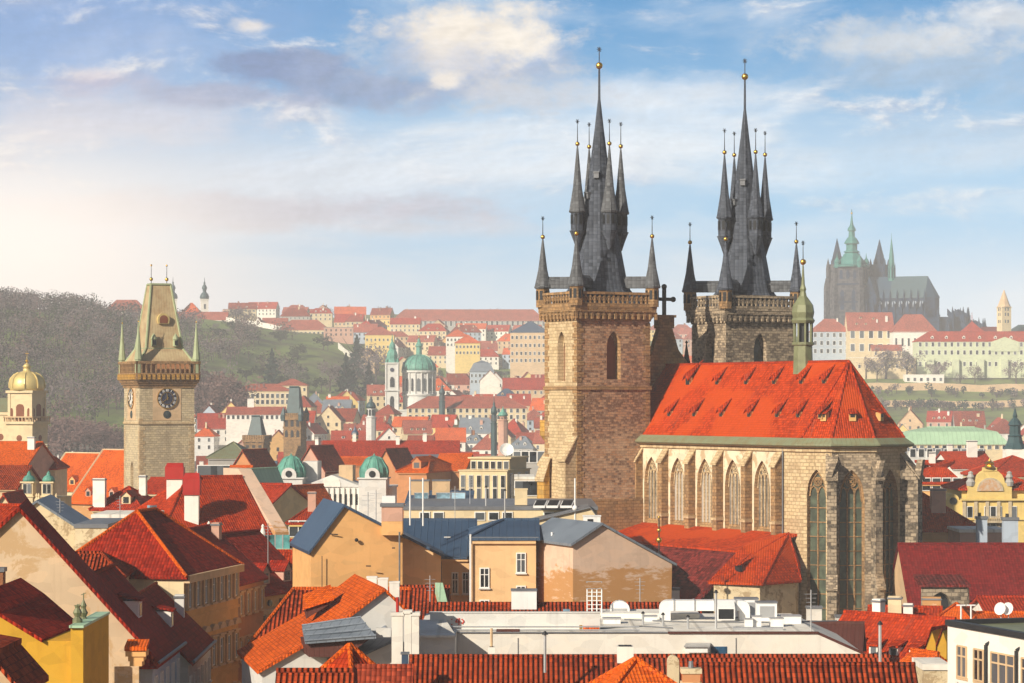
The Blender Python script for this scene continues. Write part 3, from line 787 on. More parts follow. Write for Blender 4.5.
def lancet_window(parent, F, inner, depth, lights, gm, sm, bar=.11, cross=0, top_frac=.3):
    """stone mullions, tracery ring and glass in the opening"""
    xs = [x for x, z in inner]; zs = [z for x, z in inner]; x0, x1, z0, z1 = min(xs), max(xs), min(zs), max(zs); cx = (x0+x1)/2; w = x1-x0
    mb = MB(); y = depth-.12
    zsp = z0+(z1-z0)*(1-top_frac)
    for i in range(1, lights):
        x = x0+w*i/lights; mb.tube(F.p(x, y, z0), F.p(x, y, zsp+(z1-zsp)*.25), bar, 4)
    for i in range(lights):                           # small arch heads
        a = x0+w*i/lights; b = x0+w*(i+1)/lights; m = (a+b)/2
        mb.path([F.p(a, y, zsp), F.p(a+(m-a)*.35, y, zsp+(b-a)*.55), F.p(m, y, zsp+(b-a)*.85), F.p(b-(m-a)*.35, y, zsp+(b-a)*.55), F.p(b, y, zsp)], bar*.9, 4)
    rr = w*.24; cz = zsp+w/lights*.85+rr*1.0
    if lights > 1 and cz+rr < z1+.3:
        for k in (0, 1):
            c = [F.p(cx+rr*(1-.35*k)*math.cos(t), y, cz+rr*(1-.35*k)*math.sin(t)) for t in [2*math.pi*i/12 for i in range(13)]]
            mb.path(c, bar*.8, 4)
        for i in range(4):
            t = math.pi/4+i*math.pi/2
            mb.tube(F.p(cx, y, cz), F.p(cx+rr*math.cos(t), y, cz+rr*math.sin(t)), bar*.7, 4)
    for i in range(cross):
        z = z0+(zsp-z0)*(i+1)/(cross+1); mb.tube(F.p(x0, y, z), F.p(x1, y, z), bar*.6, 4)
    mb.path([F.p(x, y, z) for x, z in inner[1:-1]], bar, 4)
    fr = mb.build('window', M[sm], parent)
    MB().poly([F.p(x, depth-.04, z) for x, z in inner]).build('pane', M[gm], fr)
    return fr

def finial(mb, x, y, z, h, r=.30, mg=1, mi=0):
    mb.tube((x, y, z-.3), (x, y, z+h), .07, 5, mi, .03)
    mb.ball((x, y, z+h*.12), r, mg)
    for i in range(3):
        a = math.pi*i/3; c, s = .26*math.cos(a), .26*math.sin(a)
        mb.tube((x, y-c, z+h-s), (x, y+c, z+h+s), .045, 4, mi)

def church_tower(root, oy, mats, name_label):
    """local x towards the apse, y to the north; the south-east corner of the first tower is the origin"""
    LX, LY = 7.2, 10.0; zt = 51.0
    mb = MB()
    E = Face((0, oy), (0, oy+LY)); So = Face((-LX, oy), (0, oy))
    fr = []
    inner_e = wall_arch(mb, E, 0, LY, 0, 49.2, 5.0, 1.9, 42.4, 46.2, 48.0, .9, 0, 1)
    inner_s = wall_arch(mb, So, 0, LX, 0, 49.2, 3.7, 1.7, 42.2, 46.4, 48.0, .9, 2, 2)
    mb.box(-LX, -.02, oy+LY-.3, oy+LY, 0, 49.2, 0); mb.box(-LX, -LX+.3, oy+.02, oy+LY-.02, 0, 49.2, 0)
    # string courses
    for z, o, h in ((41.2, .18, .4), (28.0, .3, .5), (49.2, .12, .35), (49.55, .26, .35), (49.9, .42, .35), (50.25, .58, .4)):
        mb.box(-LX-o, o, oy-o, oy+LY+o, z, z+h, 3)
    if oy < 1: mb.box(-LX-.35, .35, oy-.35, oy+LY+.1, 0, 27.99, 4)
    # quoins
    for i in range(32):
        z = 28.6+i*.64
        if z > 48.7 or 40.9 < z < 41.7: continue
        w = .95 if i % 2 else .6
        for (cx, cy, dx, dy) in ((0, oy, -1, 1), (0, oy+LY, -1, -1), (-LX, oy, 1, 1)):
            xa, xb = sorted((cx-dx*.05, cx+dx*w)); ya, yb = sorted((cy-dy*.05, cy+dy*(1.55-w)))
            mb.box(xa, xb, ya, yb, z, z+.56, 3)
    tw = mb.build('tower', [M[m] for m in mats], root)
    if name_label: tw['label'] = name_label
    lancet_window(tw, E, inner_e, .9, 1, 'shutter' if oy < 1 else 'church_glass', mats[1], .1)
    lancet_window(tw, So, inner_s, .9, 1, 'shutter' if oy < 1 else 'church_glass', mats[2], .1)
    if oy < 1:                                        # corner buttresses with sloped heads
        for (x0, x1, y0, y1, za, zb, mt) in ((-LX-1.0, -LX+.1, oy-.2, oy+1.3, 32.4, 34.4, 'stone_gold'), (-1.7, -.1, oy-1.5, oy, 33.0, 35.6, 'stone_pale'), (-LX, -LX+1.6, oy-1.1, oy-.36, 30.6, 33.0, 'stone_gold')):
            b = MB()
            if x0 < -LX-1: b.prism([(x0,y0,0),(x1,y0,0),(x1,y0,zb),(x0,y0,za)], (0,y1-y0,0))
            else: b.prism([(x0,y0,0),(x0,y1,0),(x0,y1,zb),(x0,y0,za)], (x1-x0,0,0))
            if x0 < -LX-1: b.slab([(x0-.2,y0-.2,za+.1),(x1,y0-.2,zb+.35),(x1,y1+.2,zb+.35),(x0-.2,y1+.2,za+.1)], .25, 1)
            else: b.slab([(x0-.2,y0-.2,za+.1),(x1+.2,y0-.2,za+.1),(x1+.2,y1,zb+.35),(x0-.2,y1,zb+.35)], .25, 1)
            b.build('buttress', [M[mt], M['stone_pale']], tw)
        b = MB().box(-LX-1.9, -LX-.1, oy+.4, oy+2.4, 35.8, 37.6); b.lathe(-LX-1, oy+1.4, [(.2, 34.4), (1.3, 35.8)], 8)
        b.build('corner_bracket', M['stone_gold'], tw)
    # gallery: corbels, pierced parapet
    g = MB(); o = .62
    x0, x1, y0, y1 = -LX-o, o, oy-o, oy+LY+o
    for i in range(15):
        y = oy-.6+i*(LY+1.2)/14; g.box(.2, .5, y-.15, y+.15, 49.4, 50.24, 0)
    for i in range(11):
        x = -LX-.4+i*(LX+.8)/10; g.box(x-.15, x+.15, oy-.5, oy-.2, 49.4, 50.24, 0)
    g.box(x0, x1, y0, y1, 50.66, 50.9)
    for (a, b, c, d) in ((x0, x1, y0, y0+.28), (x0, x1, y1-.28, y1), (x0, x0+.28, y0+.28, y1-.28), (x1-.28, x1, y0+.28, y1-.28)):
        g.box(a, b, c, d, 50.9, 51.25); g.box(a-.04, b+.04, c-.04, d+.04, 52.25, 52.55)
    def rail(p, q, n):
        for i in range(n+1):
            t = i/n; x = p[0]+(q[0]-p[0])*t; y = p[1]+(q[1]-p[1])*t
            g.box(x-.09, x+.09, y-.09, y+.09, 51.25, 52.25)
            if i < n:                                  # pointed tracery between the posts
                xn = p[0]+(q[0]-p[0])*(i+1)/n; yn = p[1]+(q[1]-p[1])*(i+1)/n
                g.tube((x, y, 51.3), (xn, yn, 52.2), .06, 4); g.tube((x, y, 52.2), (xn, yn, 51.3), .06, 4)
    rail((x1-.14, y0+.2), (x1-.14, y1-.2), 17); rail((x0+.2, y0+.14), (x1-.2, y0+.14), 13)
    rail((x0+.14, y0+.2), (x0+.14, y1-.2), 17); rail((x0+.2, y1-.14), (x1-.2, y1-.14), 13)
    g.build('gallery', M['stone_brown' if oy < 1 else 'stone_dark'], tw)
    # main spire
    cx, cy = -LX/2+.1, oy+LY/2+.2
    s = MB(); ph = math.pi/8; kx = .76
    base = [(-LX+.7, oy+.7), (-.7, oy+.7), (-.7, oy+LY-.7), (-LX+.7, oy+LY-.7)]
    s.box(-LX+.6, -.6, oy+.6, oy+LY-.6, 50.9, 52.6, 0)
    prof = [(4.5, 52.3), (3.9, 53.0), (3.45, 54.2), (2.85, 57.2), (2.0, 61.4), (1.5, 65.2), (1.02, 68.6), (.56, 72), (.28, 74.4), (.14, 75.5)]
    s.lathe(cx, cy, prof, 8, ph, kx, 1.0, 0)
    s.lathe(cx, cy, [(.15, 75), (.11, 79)], 6, mi=0)
    s.ball((cx, cy, 79.3), .42, 1)
    s.tube((cx, cy, 79.2), (cx, cy, 81.4), .06, 5)
    for i in range(4):
        a = math.pi*i/4; s.tube((cx, cy-.32*math.cos(a), 81.2-.32*math.sin(a)), (cx, cy+.32*math.cos(a), 81.2+.32*math.sin(a)), .05, 4)
    sp = s.build('spire', [M['slate'], M['gold']], tw)
    for (z, a) in ((58.0, -100), (63.6, -80), (66.0, -40)):
        r = (2.85-(z-57.2)*.165)*.97; x = cx+kx*r*math.cos(R(a)); y = cy+r*math.sin(R(a))
        h = MB(); h.obox((x, y), .5, .6, z, z+.6, R(a)); h.obox((x, y), .7, .7, z+.6, z+.75, R(a)); h.build('roof_hatch', M['lead'], tw)
    def turret(x, y, z0, zs, ztip, r, n=8, corbel=True, tipb=1.6, kind='corner_turret'):
        t = MB()
        if corbel: t.lathe(x, y, [(.15, z0-2.1), (r*.55, z0-1.1), (r*1.0, z0-.1), (r*1.12, z0+.1)], n, ph)
        t.lathe(x, y, [(r*.92, z0), (r*.92, zs-.3)], n, ph, mi=0)
        for i in range(n):
            a = ph+2*math.pi*(i+.5)/n; q = r*.92*math.cos(math.pi/n)
            t.obox((x+q*math.cos(a), y+q*math.sin(a)), .12, r*.40, z0+.35*(zs-z0), z0+.78*(zs-z0), a, 2)
        t.lathe(x, y, [(r*1.1, zs-.3), (r*1.2, zs-.1), (r*1.12, zs), (r*.62, zs+(ztip-zs)*.36), (.09, ztip)], n, ph, mi=3)
        finial(t, x, y, ztip, tipb, .27, 1, 2)
        t.build(kind, [M['stone_brown'] if not corbel else M['slate'], M['gold'], M['iron'], M['slate_light'] if oy < 1 else M['slate']], tw)
    for (x, y) in ((-LX-.2, oy-.2), (.2, oy-.2), (.2, oy+LY+.2), (-LX-.2, oy+LY+.2)):
        turret(x, y, 50.9, 53.4, 58.9, .86, 8, False, 2.5, 'corner_turret')
        b = MB(); d = Vector((cx-x, cy-y, 0))        # little saddle roof joining turret and spire
        a0 = Vector((x, y, 0)); dn = d.normalized(); pn = Vector((-dn.y, dn.x, 0))*.42; end = a0+d*.62
        b.prism([a0-pn+Vector((0,0,53.1)), a0+pn+Vector((0,0,53.1)), a0+pn*.9+Vector((0,0,54.1)), a0+Vector((0,0,54.5)), a0-pn*.9+Vector((0,0,54.1))], end-a0)
        b.build('saddle_roof', M['slate_light'], tw)
    for (dx, dy) in ((2.25, 0), (0, -3.0), (0, 3.0), (-2.25, 0)):
        turret(cx+dx, cy+dy, 59.7, 62.2, 69.6, .86, 8, True, 3.0, 'bartizan')
    return tw

def build_church():
    root = thing('twin_tower_church', 'Gothic church with two slate spired stone towers and a steep red tiled nave', 'church', (7.5, 300, 0), R(-60))
    church_tower(root, 0.0, ('stone_red', 'stone_brown', 'stone_pale', 'stone_brown', 'stone_brown'), 'tower of reddish stone with brown shutters')
    church_tower(root, 20.85, ('stone_dark', 'stone_dark', 'stone_dark', 'stone_dark', 'stone_dark'), 'tower of greyer sooty stone')
    yr, ys, yn = 15.4, 8.9, 21.9; e1 = 31.3; ZE, ZR = 35.2, 44.2
    apse = [(e1, ys), (34.4, 10.6), (36.2, 15.0), (34.9, 20.0), (e1, yn)]
    # nave walls with real window openings
    mb = MB(); F = Face((0, ys), (e1, ys)); wins = []
    cs = [2.0, 7.5, 13.0, 18.5, 24.1]; eds = [-3.0, 5.0, 10.6, 16.1, 21.7, 26.9]
    for c, a, b in zip(cs, eds, eds[1:]):
        wins.append((F, wall_arch(mb, F, a, b, 0, ZE, c, 3.0, 25.2, 30.4, 33.4, .55, 0, 1, slope=1.0), 4, 'nave_glass'))
    mb.poly([F.p(26.9,0,0), F.p(27.2,0,0), F.p(27.2,0,ZE), F.p(26.9,0,ZE)], 0)
    mb.poly([F.p(27.2,0,0), F.p(e1,0,0), F.p(e1,0,ZE), F.p(27.2,0,ZE)], 2)
    N = Face((e1, yn), (-3, yn)); mb.poly([N.p(0,0,0), N.p(N.L,0,0), N.p(N.L,0,ZE), N.p(0,0,ZE)], 2)
    for i, (a, b) in enumerate(zip(apse, apse[1:])):
        G = Face(a, b); dark = i >= 1
        w = 2.2 if i in (0, 3) else 2.8
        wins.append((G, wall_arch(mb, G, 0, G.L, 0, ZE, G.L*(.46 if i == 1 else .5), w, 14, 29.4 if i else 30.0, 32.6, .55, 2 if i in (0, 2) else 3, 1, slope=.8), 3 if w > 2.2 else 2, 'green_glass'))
    nave = mb.build('nave_wall', [M['nave_wall'], M['stone_brown'], M['stone_pale'], M['stone_dark']], root)
    for G, inner, n, gm in wins:
        lancet_window(nave, G, inner, (.55), n, gm, 'stone_pale' if G is F else 'stone_brown', .10, 0 if gm == 'nave_glass' else 9, .27 if gm == 'nave_glass' else .13)
    # buttresses
    for e in (-.2, 5.2, 10.75, 16.3, 21.85, 27.45):
        b = MB(); d = .95; w = .42
        b.prism([(e-w, ys-d, 0), (e-w, ys-.02, 0), (e-w, ys-.02, 34.2), (e-w, ys-d, 32.8)], (2*w, 0, 0), 0)
        b.slab([(e-w-.12, ys-d-.18, 32.95), (e+w+.12, ys-d-.18, 32.95), (e+w+.12, ys-.02, 34.55), (e-w-.12, ys-.02, 34.55)], .22, 1)
        b.box(e-w-.1, e+w+.1, ys-d-.1, ys-.02, 26.6, 26.95, 1)
        b.build('buttress', [M['stone_brown'], M['stone_pale']], root)
    cen = (28.0, yr)
    for i, (ax, ay) in enumerate(apse):
        if i == 0: continue
        v = Vector((ax-cen[0], ay-cen[1])).normalized()
        if i == 4: v = Vector((.30, .95))
        a = math.atan2(v.y, v.x); b = MB(); L1, L2, w = (.7, 1.0, .45) if i == 2 else (1.7, 2.3, .8) if i == 3 else (1.0, 1.5, .5)
        Mx = Matrix.Translation((ax, ay, 0)) @ Matrix.Rotation(a, 4, 'Z')
        b.prism([(-.3,-w,0),(L2,-w,0),(L2,-w,20.0),(L1,-w,21.2),(L1,-w,31.6),(-.3,-w,34.0)], (0, 2*w, 0), 0)
        b.slab([(L1+.25,-w-.15,31.7),(L1+.25,w+.15,31.7),(-.2,w+.15,34.3),(-.2,-w-.15,34.3)], .25, 1)
        b.slab([(L2+.2,-w-.1,20.1),(L2+.2,w+.1,20.1),(L1-.05,w+.1,21.6),(L1-.05,-w-.1,21.6)], .2, 1)
        b.prism([(L1-.35,-w-.1,31.9),(L1+.3,-w-.1,31.9),(L1+.3,0,33.6),(L1-.35,0,33.6)], (0, w+.1, 0), 1)   # gablet
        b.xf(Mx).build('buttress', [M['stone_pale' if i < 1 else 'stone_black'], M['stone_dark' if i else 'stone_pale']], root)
    # cornice of dull copper along the eaves, then the roof
    cor = MB(); ring = [(-3.0, ys)]+apse+[(-3.0, yn)]
    def off(pts, d):
        out = []
        for i, p in enumerate(pts):
            ns = []
            for a, b in ((pts[i-1], p) if i else (None, None), (p, pts[i+1]) if i < len(pts)-1 else (None, None)):
                if a is None: continue
                t = Vector((b[0]-a[0], b[1]-a[1])).normalized(); ns.append(Vector((t.y, -t.x)))
            n = sum(ns, Vector((0, 0))).normalized(); k = d/max(.4, n.dot(ns[0]))
            out.append((p[0]+n.x*k, p[1]+n.y*k))
        return out
    r0, r1, r2, r3 = off(ring, .25), off(ring, .75), off(ring, .95), off(ring, .05)
    for i in range(len(ring)-1):
        for (pa, za), (pb, zb), mi in (((ring, 34.4), (r0, 34.5), 1), ((r0, 34.5), (r0, 34.9), 1), ((r0, 34.9), (r1, 35.0), 1), ((r1, 35.0), (r2, 35.15), 0), ((r2, 35.15), (r2, 35.3), 0), ((r2, 35.3), (r3, 35.95), 0)):
            cor.poly([(*pa[i], za), (*pa[i+1], za), (*pb[i+1], zb), (*pb[i], zb)], mi)
    cor.build('cornice', [M['copper_dull'], M['stone_pale']], root)
    rf = MB(); R0 = (-5.2, yr, ZR); R1 = (e1-.2, yr, ZR)
    r4 = off(ring, -.02); zb = 35.9
    q = [(*p, zb) for p in r4]
    q[0] = (-5.2, q[0][1], zb); q[-1] = (-5.2, q[-1][1], zb)
    rf.slab([q[0], q[1], R1, R0], .3); rf.slab([q[-2], q[-1], R0, R1], .3)
    for i in range(1, len(q)-2): rf.slab([q[i], q[i+1], R1], .3)
    for a, b in [(R0, R1)]+[(q[i], R1) for i in range(1, len(q)-1)]: rf.tube(Vector(a)+Vector((0,0,.03)), Vector(b)+Vector((0,0,.03)), .13, 6, 1)
    roof = rf.build('roof', [M['tile_church'], M['tile_red']], root)
    # small lucarnes in two rows
    sl = (ZR-zb)/(yr-ys)
    def lucarne(e, up, big=1.0):
        y = ys+(yr-ys)*up; z = zb+(ZR-zb)*up
        w, h, d = .62*big, .72*big, 1.7*big
        t = MB(); t.box(-w/2, w/2, .25, .6, 0, h*.9, 1); t.box(-w/2+.1, w/2-.1, .2, .26, .12, h*.8, 2)
        top = (0, d, d*sl*.97); 
        t.add([(-w/2-.16,-.15,h*.62),(0,-.25,h*1.25),(w/2+.16,-.15,h*.62),top,(-w/2-.16,.1,h*.55),(w/2+.16,.1,h*.55)], [[0,1,3],[1,2,3]], 0)
        t.add([(-w/2-.16,-.15,h*.52),(0,-.25,h*1.15),(w/2+.16,-.15,h*.52),(top[0],top[1],top[2]-.1)], [[0,3,1],[1,3,2]], 0)
        t.poly([(-w/2-.16,-.15,h*.62),(0,-.25,h*1.25),(0,-.25,h*1.15),(-w/2-.16,-.15,h*.52)], 0); t.poly([(w/2+.16,-.15,h*.62),(0,-.25,h*1.25),(0,-.25,h*1.15),(w/2+.16,-.15,h*.52)], 0)
        t.xf(Matrix.Translation((e, y-.15, z-.05))).build('lucarne', [M['tile_red'], M['ochre'], M['black']], roof)
    def e_of(px, up):
        y = ys+(yr-ys)*up; t = px-CXP; A = 7.5+.866*y; B = 300+.5*y
        return (B*t-A*FPX)/(.5*FPX+.866*t)
    for px in (687, 716, 745, 773, 800, 823): lucarne(e_of(px, .70), .70, 1.5 if px == 687 else 1.1)
    for px in (668, 693, 720, 748, 776, 797, 819): lucarne(e_of(px, .26), .26, 1.1)
    for i, (a, b) in enumerate(zip(q[1:], q[2:-1])):
        if i > 2: continue
        m = (Vector(a)+Vector(b))/2; p = m+(Vector(R1)-m)*.26; d = Vector((p.x-R1[0], p.y-R1[1], 0)).normalized(); a_ = math.atan2(d.y, d.x)
        t = MB(); t.box(-.25, .35, -.36, .36, -.3, .62, 1); t.slab([(.55,-.55,.55),(.55,.55,.55),(-.9,.4,1.15),(-.9,-.4,1.15)], .1, 0)
        t.box(.34, .38, -.24, .24, .1, .5, 2)
        t.xf(Matrix.Translation(p) @ Matrix.Rotation(a_, 4, 'Z')).build('lucarne', [M['tile_red'], M['ochre'], M['black']], roof)
    # sanctus lantern on the ridge
    lx, ly = 22.8, yr; ln = MB(); ph = math.pi/8
    ln.lathe(lx, ly, [(1.15, 42.2), (1.05, 46.0), (1.25, 46.1), (1.25, 46.4)], 8, ph, mi=0)
    for i in range(8):
        a = ph+2*math.pi*i/8; ln.tube((lx+1.0*math.cos(a), ly+1.0*math.sin(a), 46.4), (lx+1.0*math.cos(a), ly+1.0*math.sin(a), 48.7), .13, 5, 0)
    ln.lathe(lx, ly, [(.62, 46.4), (.62, 48.7)], 8, ph, mi=2)
    ln.lathe(lx, ly, [(1.2, 48.5), (1.35, 48.8), (1.15, 49.1), (1.28, 49.7), (1.15, 50.5), (.72, 51.1), (.42, 51.5), (.30, 52.0), (.36, 52.3), (.20, 52.8), (.05, 55.4)], 8, ph, mi=1, smooth=False)
    finial(ln, lx, ly, 55.0, 2.4, .34, 3, 4)
    ln.build('ridge_lantern', [M['copper_olive'], M['copper_olive'], M['black'], M['gold'], M['iron']], root)
    # west gable between the towers with pinnacles and its cross
    g = MB(); x = -5.6
    g.prism([(x, 9.6, 0), (x, 21.2, 0), (x, 21.2, 41.5), (x, 17.2, 46.0), (x, 16.3, 48.6), (x, 14.5, 48.6), (x, 13.6, 46.0), (x, 9.6, 40.0)], (.9, 0, 0), 0)
    g.box(x-.1, x+1.0, 14.3, 16.5, 48.6, 50.2, 0); g.box(x-.25, x+1.15, 14.1, 16.7, 49.9, 50.2, 0)
    g.box(x+.3, x+.62, 15.2, 15.6, 50.2, 53.6, 1); g.box(x+.3, x+.62, 14.1, 16.7, 51.9, 52.3, 1)
    for (cy, cz) in ((14.1, 52.1), (16.7, 52.1), (15.4, 53.6)): g.ball((x+.46, cy, cz), .34, 1, 6)
    for y, z in ((18.6, 46.8), (20.4, 44.8)):
        g.lathe(x+.5, y, [(.34, 40), (.34, z-2.6), (.5, z-2.4), (.30, z-1.6), (.06, z), (.2, z+.15), (.02, z+.4)], 6, mi=1)
    g.build('west_gable', [M['stone_brown'], M['iron']], root)
    # south aisle: shallow lean-to, a lower old roof before it and the polygonal chapel at its east end
    a = MB(); a.box(-.2, 29.6, 2.9, ys-.05, 0, 23.6, 0); a.box(1.0, 29.2, -5.2, 2.88, 0, 16.9, 1)
    cw = [(30.0, 2.7), (32.2, -3.0), (35.1, .8), (33.3, 6.7), (31.0, ys-.1)]
    a.prism([(*c, 0) for c in cw], (0, 0, 20.9), 1)
    al = a.build('aisle_wall', [M['stone_pale'], M['peel_cream']], root)
    r = MB(); ap = (30.0, 8.2, 25.8)
    r.slab([(-1.0, 2.5, 24.0), (29.4, 2.5, 24.0), (30.6, ys-.03, 25.7), (-1.0, ys-.03, 25.7)], .25)
    c0, c1, c2, c3 = (29.2, 2.65, 24.4), (32.0, -3.6, 21.1), (35.7, .7, 21.0), (33.9, 7.0, 21.0)
    r.slab([c0, c1, c2, ap], .25); r.slab([c2, c3, ap], .25); r.slab([c3, (31.2, ys-.02, 22.5), ap], .2)
    for c in (c1, c2, c3): r.tube(c, ap, .1, 6, 1)
    r.build('aisle_roof', [M['tile_church'], M['tile_red']], root)
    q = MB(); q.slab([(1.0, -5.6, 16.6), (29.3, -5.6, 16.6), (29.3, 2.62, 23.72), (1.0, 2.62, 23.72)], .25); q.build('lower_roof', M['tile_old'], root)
    cf = Face(cw[1], cw[2]); w_, h_ = 1.9, 2.4; t = MB()
    t.prism([cf.p(3.2-w_/2, -.03, 12)]+[cf.p(3.2+x_, -.03, z_) for x_, z_ in arch_pts(w_, 17.4, 18.9)]+[cf.p(3.2+w_/2, -.03, 12)], cf.n*.03); t.build('arched_window', M['black'], al)
    lu = MB(); lu.slab([(31.9, -.3, 22.85), (33.0, -.6, 22.75), (31.6, 2.2, 23.9)], .08); lu.box(32.0, 32.9, -.2, .1, 22.1, 22.7, 1); lu.build('lucarne', [M['tile_red'], M['black']], root)
    # gilt finial of the aisle roof and down pipes
    for e, zb_ in ((-.1, 20), (28.2, 12)): MB().tube((e, ys-.2, zb_), (e, ys-.2, 35), .09, 5).build('drain_pipe', M['lead'], root)
    return root
build_church()
# ------------------------------------------------------------------ helpers for houses given by their outline in the view
def zbase(x, y): return ground_z(x, y)-1.5
def hs(label, px0, px1, yr, ye, Y, W, kind='gable', name='house', cat='house', rz=0.0, zb=None, rpx=(), **kw):
    """long side towards us: front eave from px0 to px1 at distance Y"""
    L = (px1-px0)*Y/FPX; x = PX((px0+px1)/2, Y); yc = Y+W/2
    ze = PZ(ye, Y); zr = PZ(yr, yc)
    if zb is None: zb = zbase(x, yc)
    if rpx: kw['rows'] = [PZ(p, Y)-zb for p in rpx]
    return house(name, label, cat, x, yc, zb, rz, L, W, ze-zb, zr-zb, kind, **kw)
def gs(label, px0, px1, yr, ye, Y, Lg, kind='gable', name='house', cat='house', rz=0.0, zb=None, rpx=(), **kw):
    """gable towards us"""
    W = (px1-px0)*Y/FPX; x = PX((px0+px1)/2, Y+Lg/2); yc = Y+Lg/2
    ze = PZ(ye, Y); zr = PZ(yr, Y)
    if zb is None: zb = zbase(x, yc)
    if rpx: kw['rows'] = [PZ(p, Y)-zb for p in rpx]
    return house(name, label, cat, x, yc, zb, math.pi/2+rz, Lg, W, ze-zb, zr-zb, kind, **kw)

# ------------------------------------------------------------------ town hall clock tower
def clock(parent, F, s, z, r, dial_m, hands=True):
    """clock with ring, twelve numerals and two hands on the face F"""
    k = MB(); n = 28
    ring = [F.p(s+r*math.cos(2*math.pi*i/n), -.12, z+r*math.sin(2*math.pi*i/n)) for i in range(n)]
    k.prism(ring, F.n*.12, 0)
    c = k.build('clock_dial', M[dial_m], parent)
    for rr, w in ((r*1.02, .09), (r*.62, .05)):
        g = MB(); g.path([F.p(s+rr*math.cos(2*math.pi*i/n), -.15, z+rr*math.sin(2*math.pi*i/n)) for i in range(n+1)], w, 4)
        g.build('dial_ring', M['gold'], c)
    for i in range(12):
        a = math.pi/2-i*math.pi/6; m = MB()
        roman = ['XII', 'I', 'II', 'III', 'IIII', 'V', 'VI', 'VII', 'VIII', 'IX', 'X', 'XI'][i]
        ws = {'I': .075, 'V': .15, 'X': .16}; tot = sum(ws[q] for q in roman)*r; x = -tot/2; h = r*.12
        def st(xa, za, xb, zb_):
            pts = []
            for (xx, zz) in ((xa, za), (xb, zb_)):
                ra = r*.82+zz; pts.append(F.p(s+ra*math.cos(a)+xx*math.sin(a), -.155, z+ra*math.sin(a)-xx*math.cos(a)))
            m.tube(pts[0], pts[1], .026*r, 4)
        for q in roman:
            w = ws[q]*r
            if q == 'I': st(x+w/2, -h, x+w/2, h)
            elif q == 'V': st(x+w*.1, h, x+w/2, -h); st(x+w/2, -h, x+w*.9, h)
            else: st(x+w*.1, h, x+w*.9, -h); st(x+w*.1, -h, x+w*.9, h)
            x += w
        m.build('numeral', M['white_paint' if dial_m == 'dial' else 'iron'], c)
    if hands:
        for L_, a, w in ((.55, 95, .075), (.78, -142+360, .05)):
            a = R(a); h_ = MB().tube(F.p(s-.15*r*math.cos(a), -.2, z-.15*r*math.sin(a)), F.p(s+L_*r*math.cos(a), -.2, z+L_*r*math.sin(a)), w*r*.9, 4, 0, w*r*.4)
            h_.build('clock_hand', M['gold' if dial_m == 'dial' else 'iron'], c)
    return c
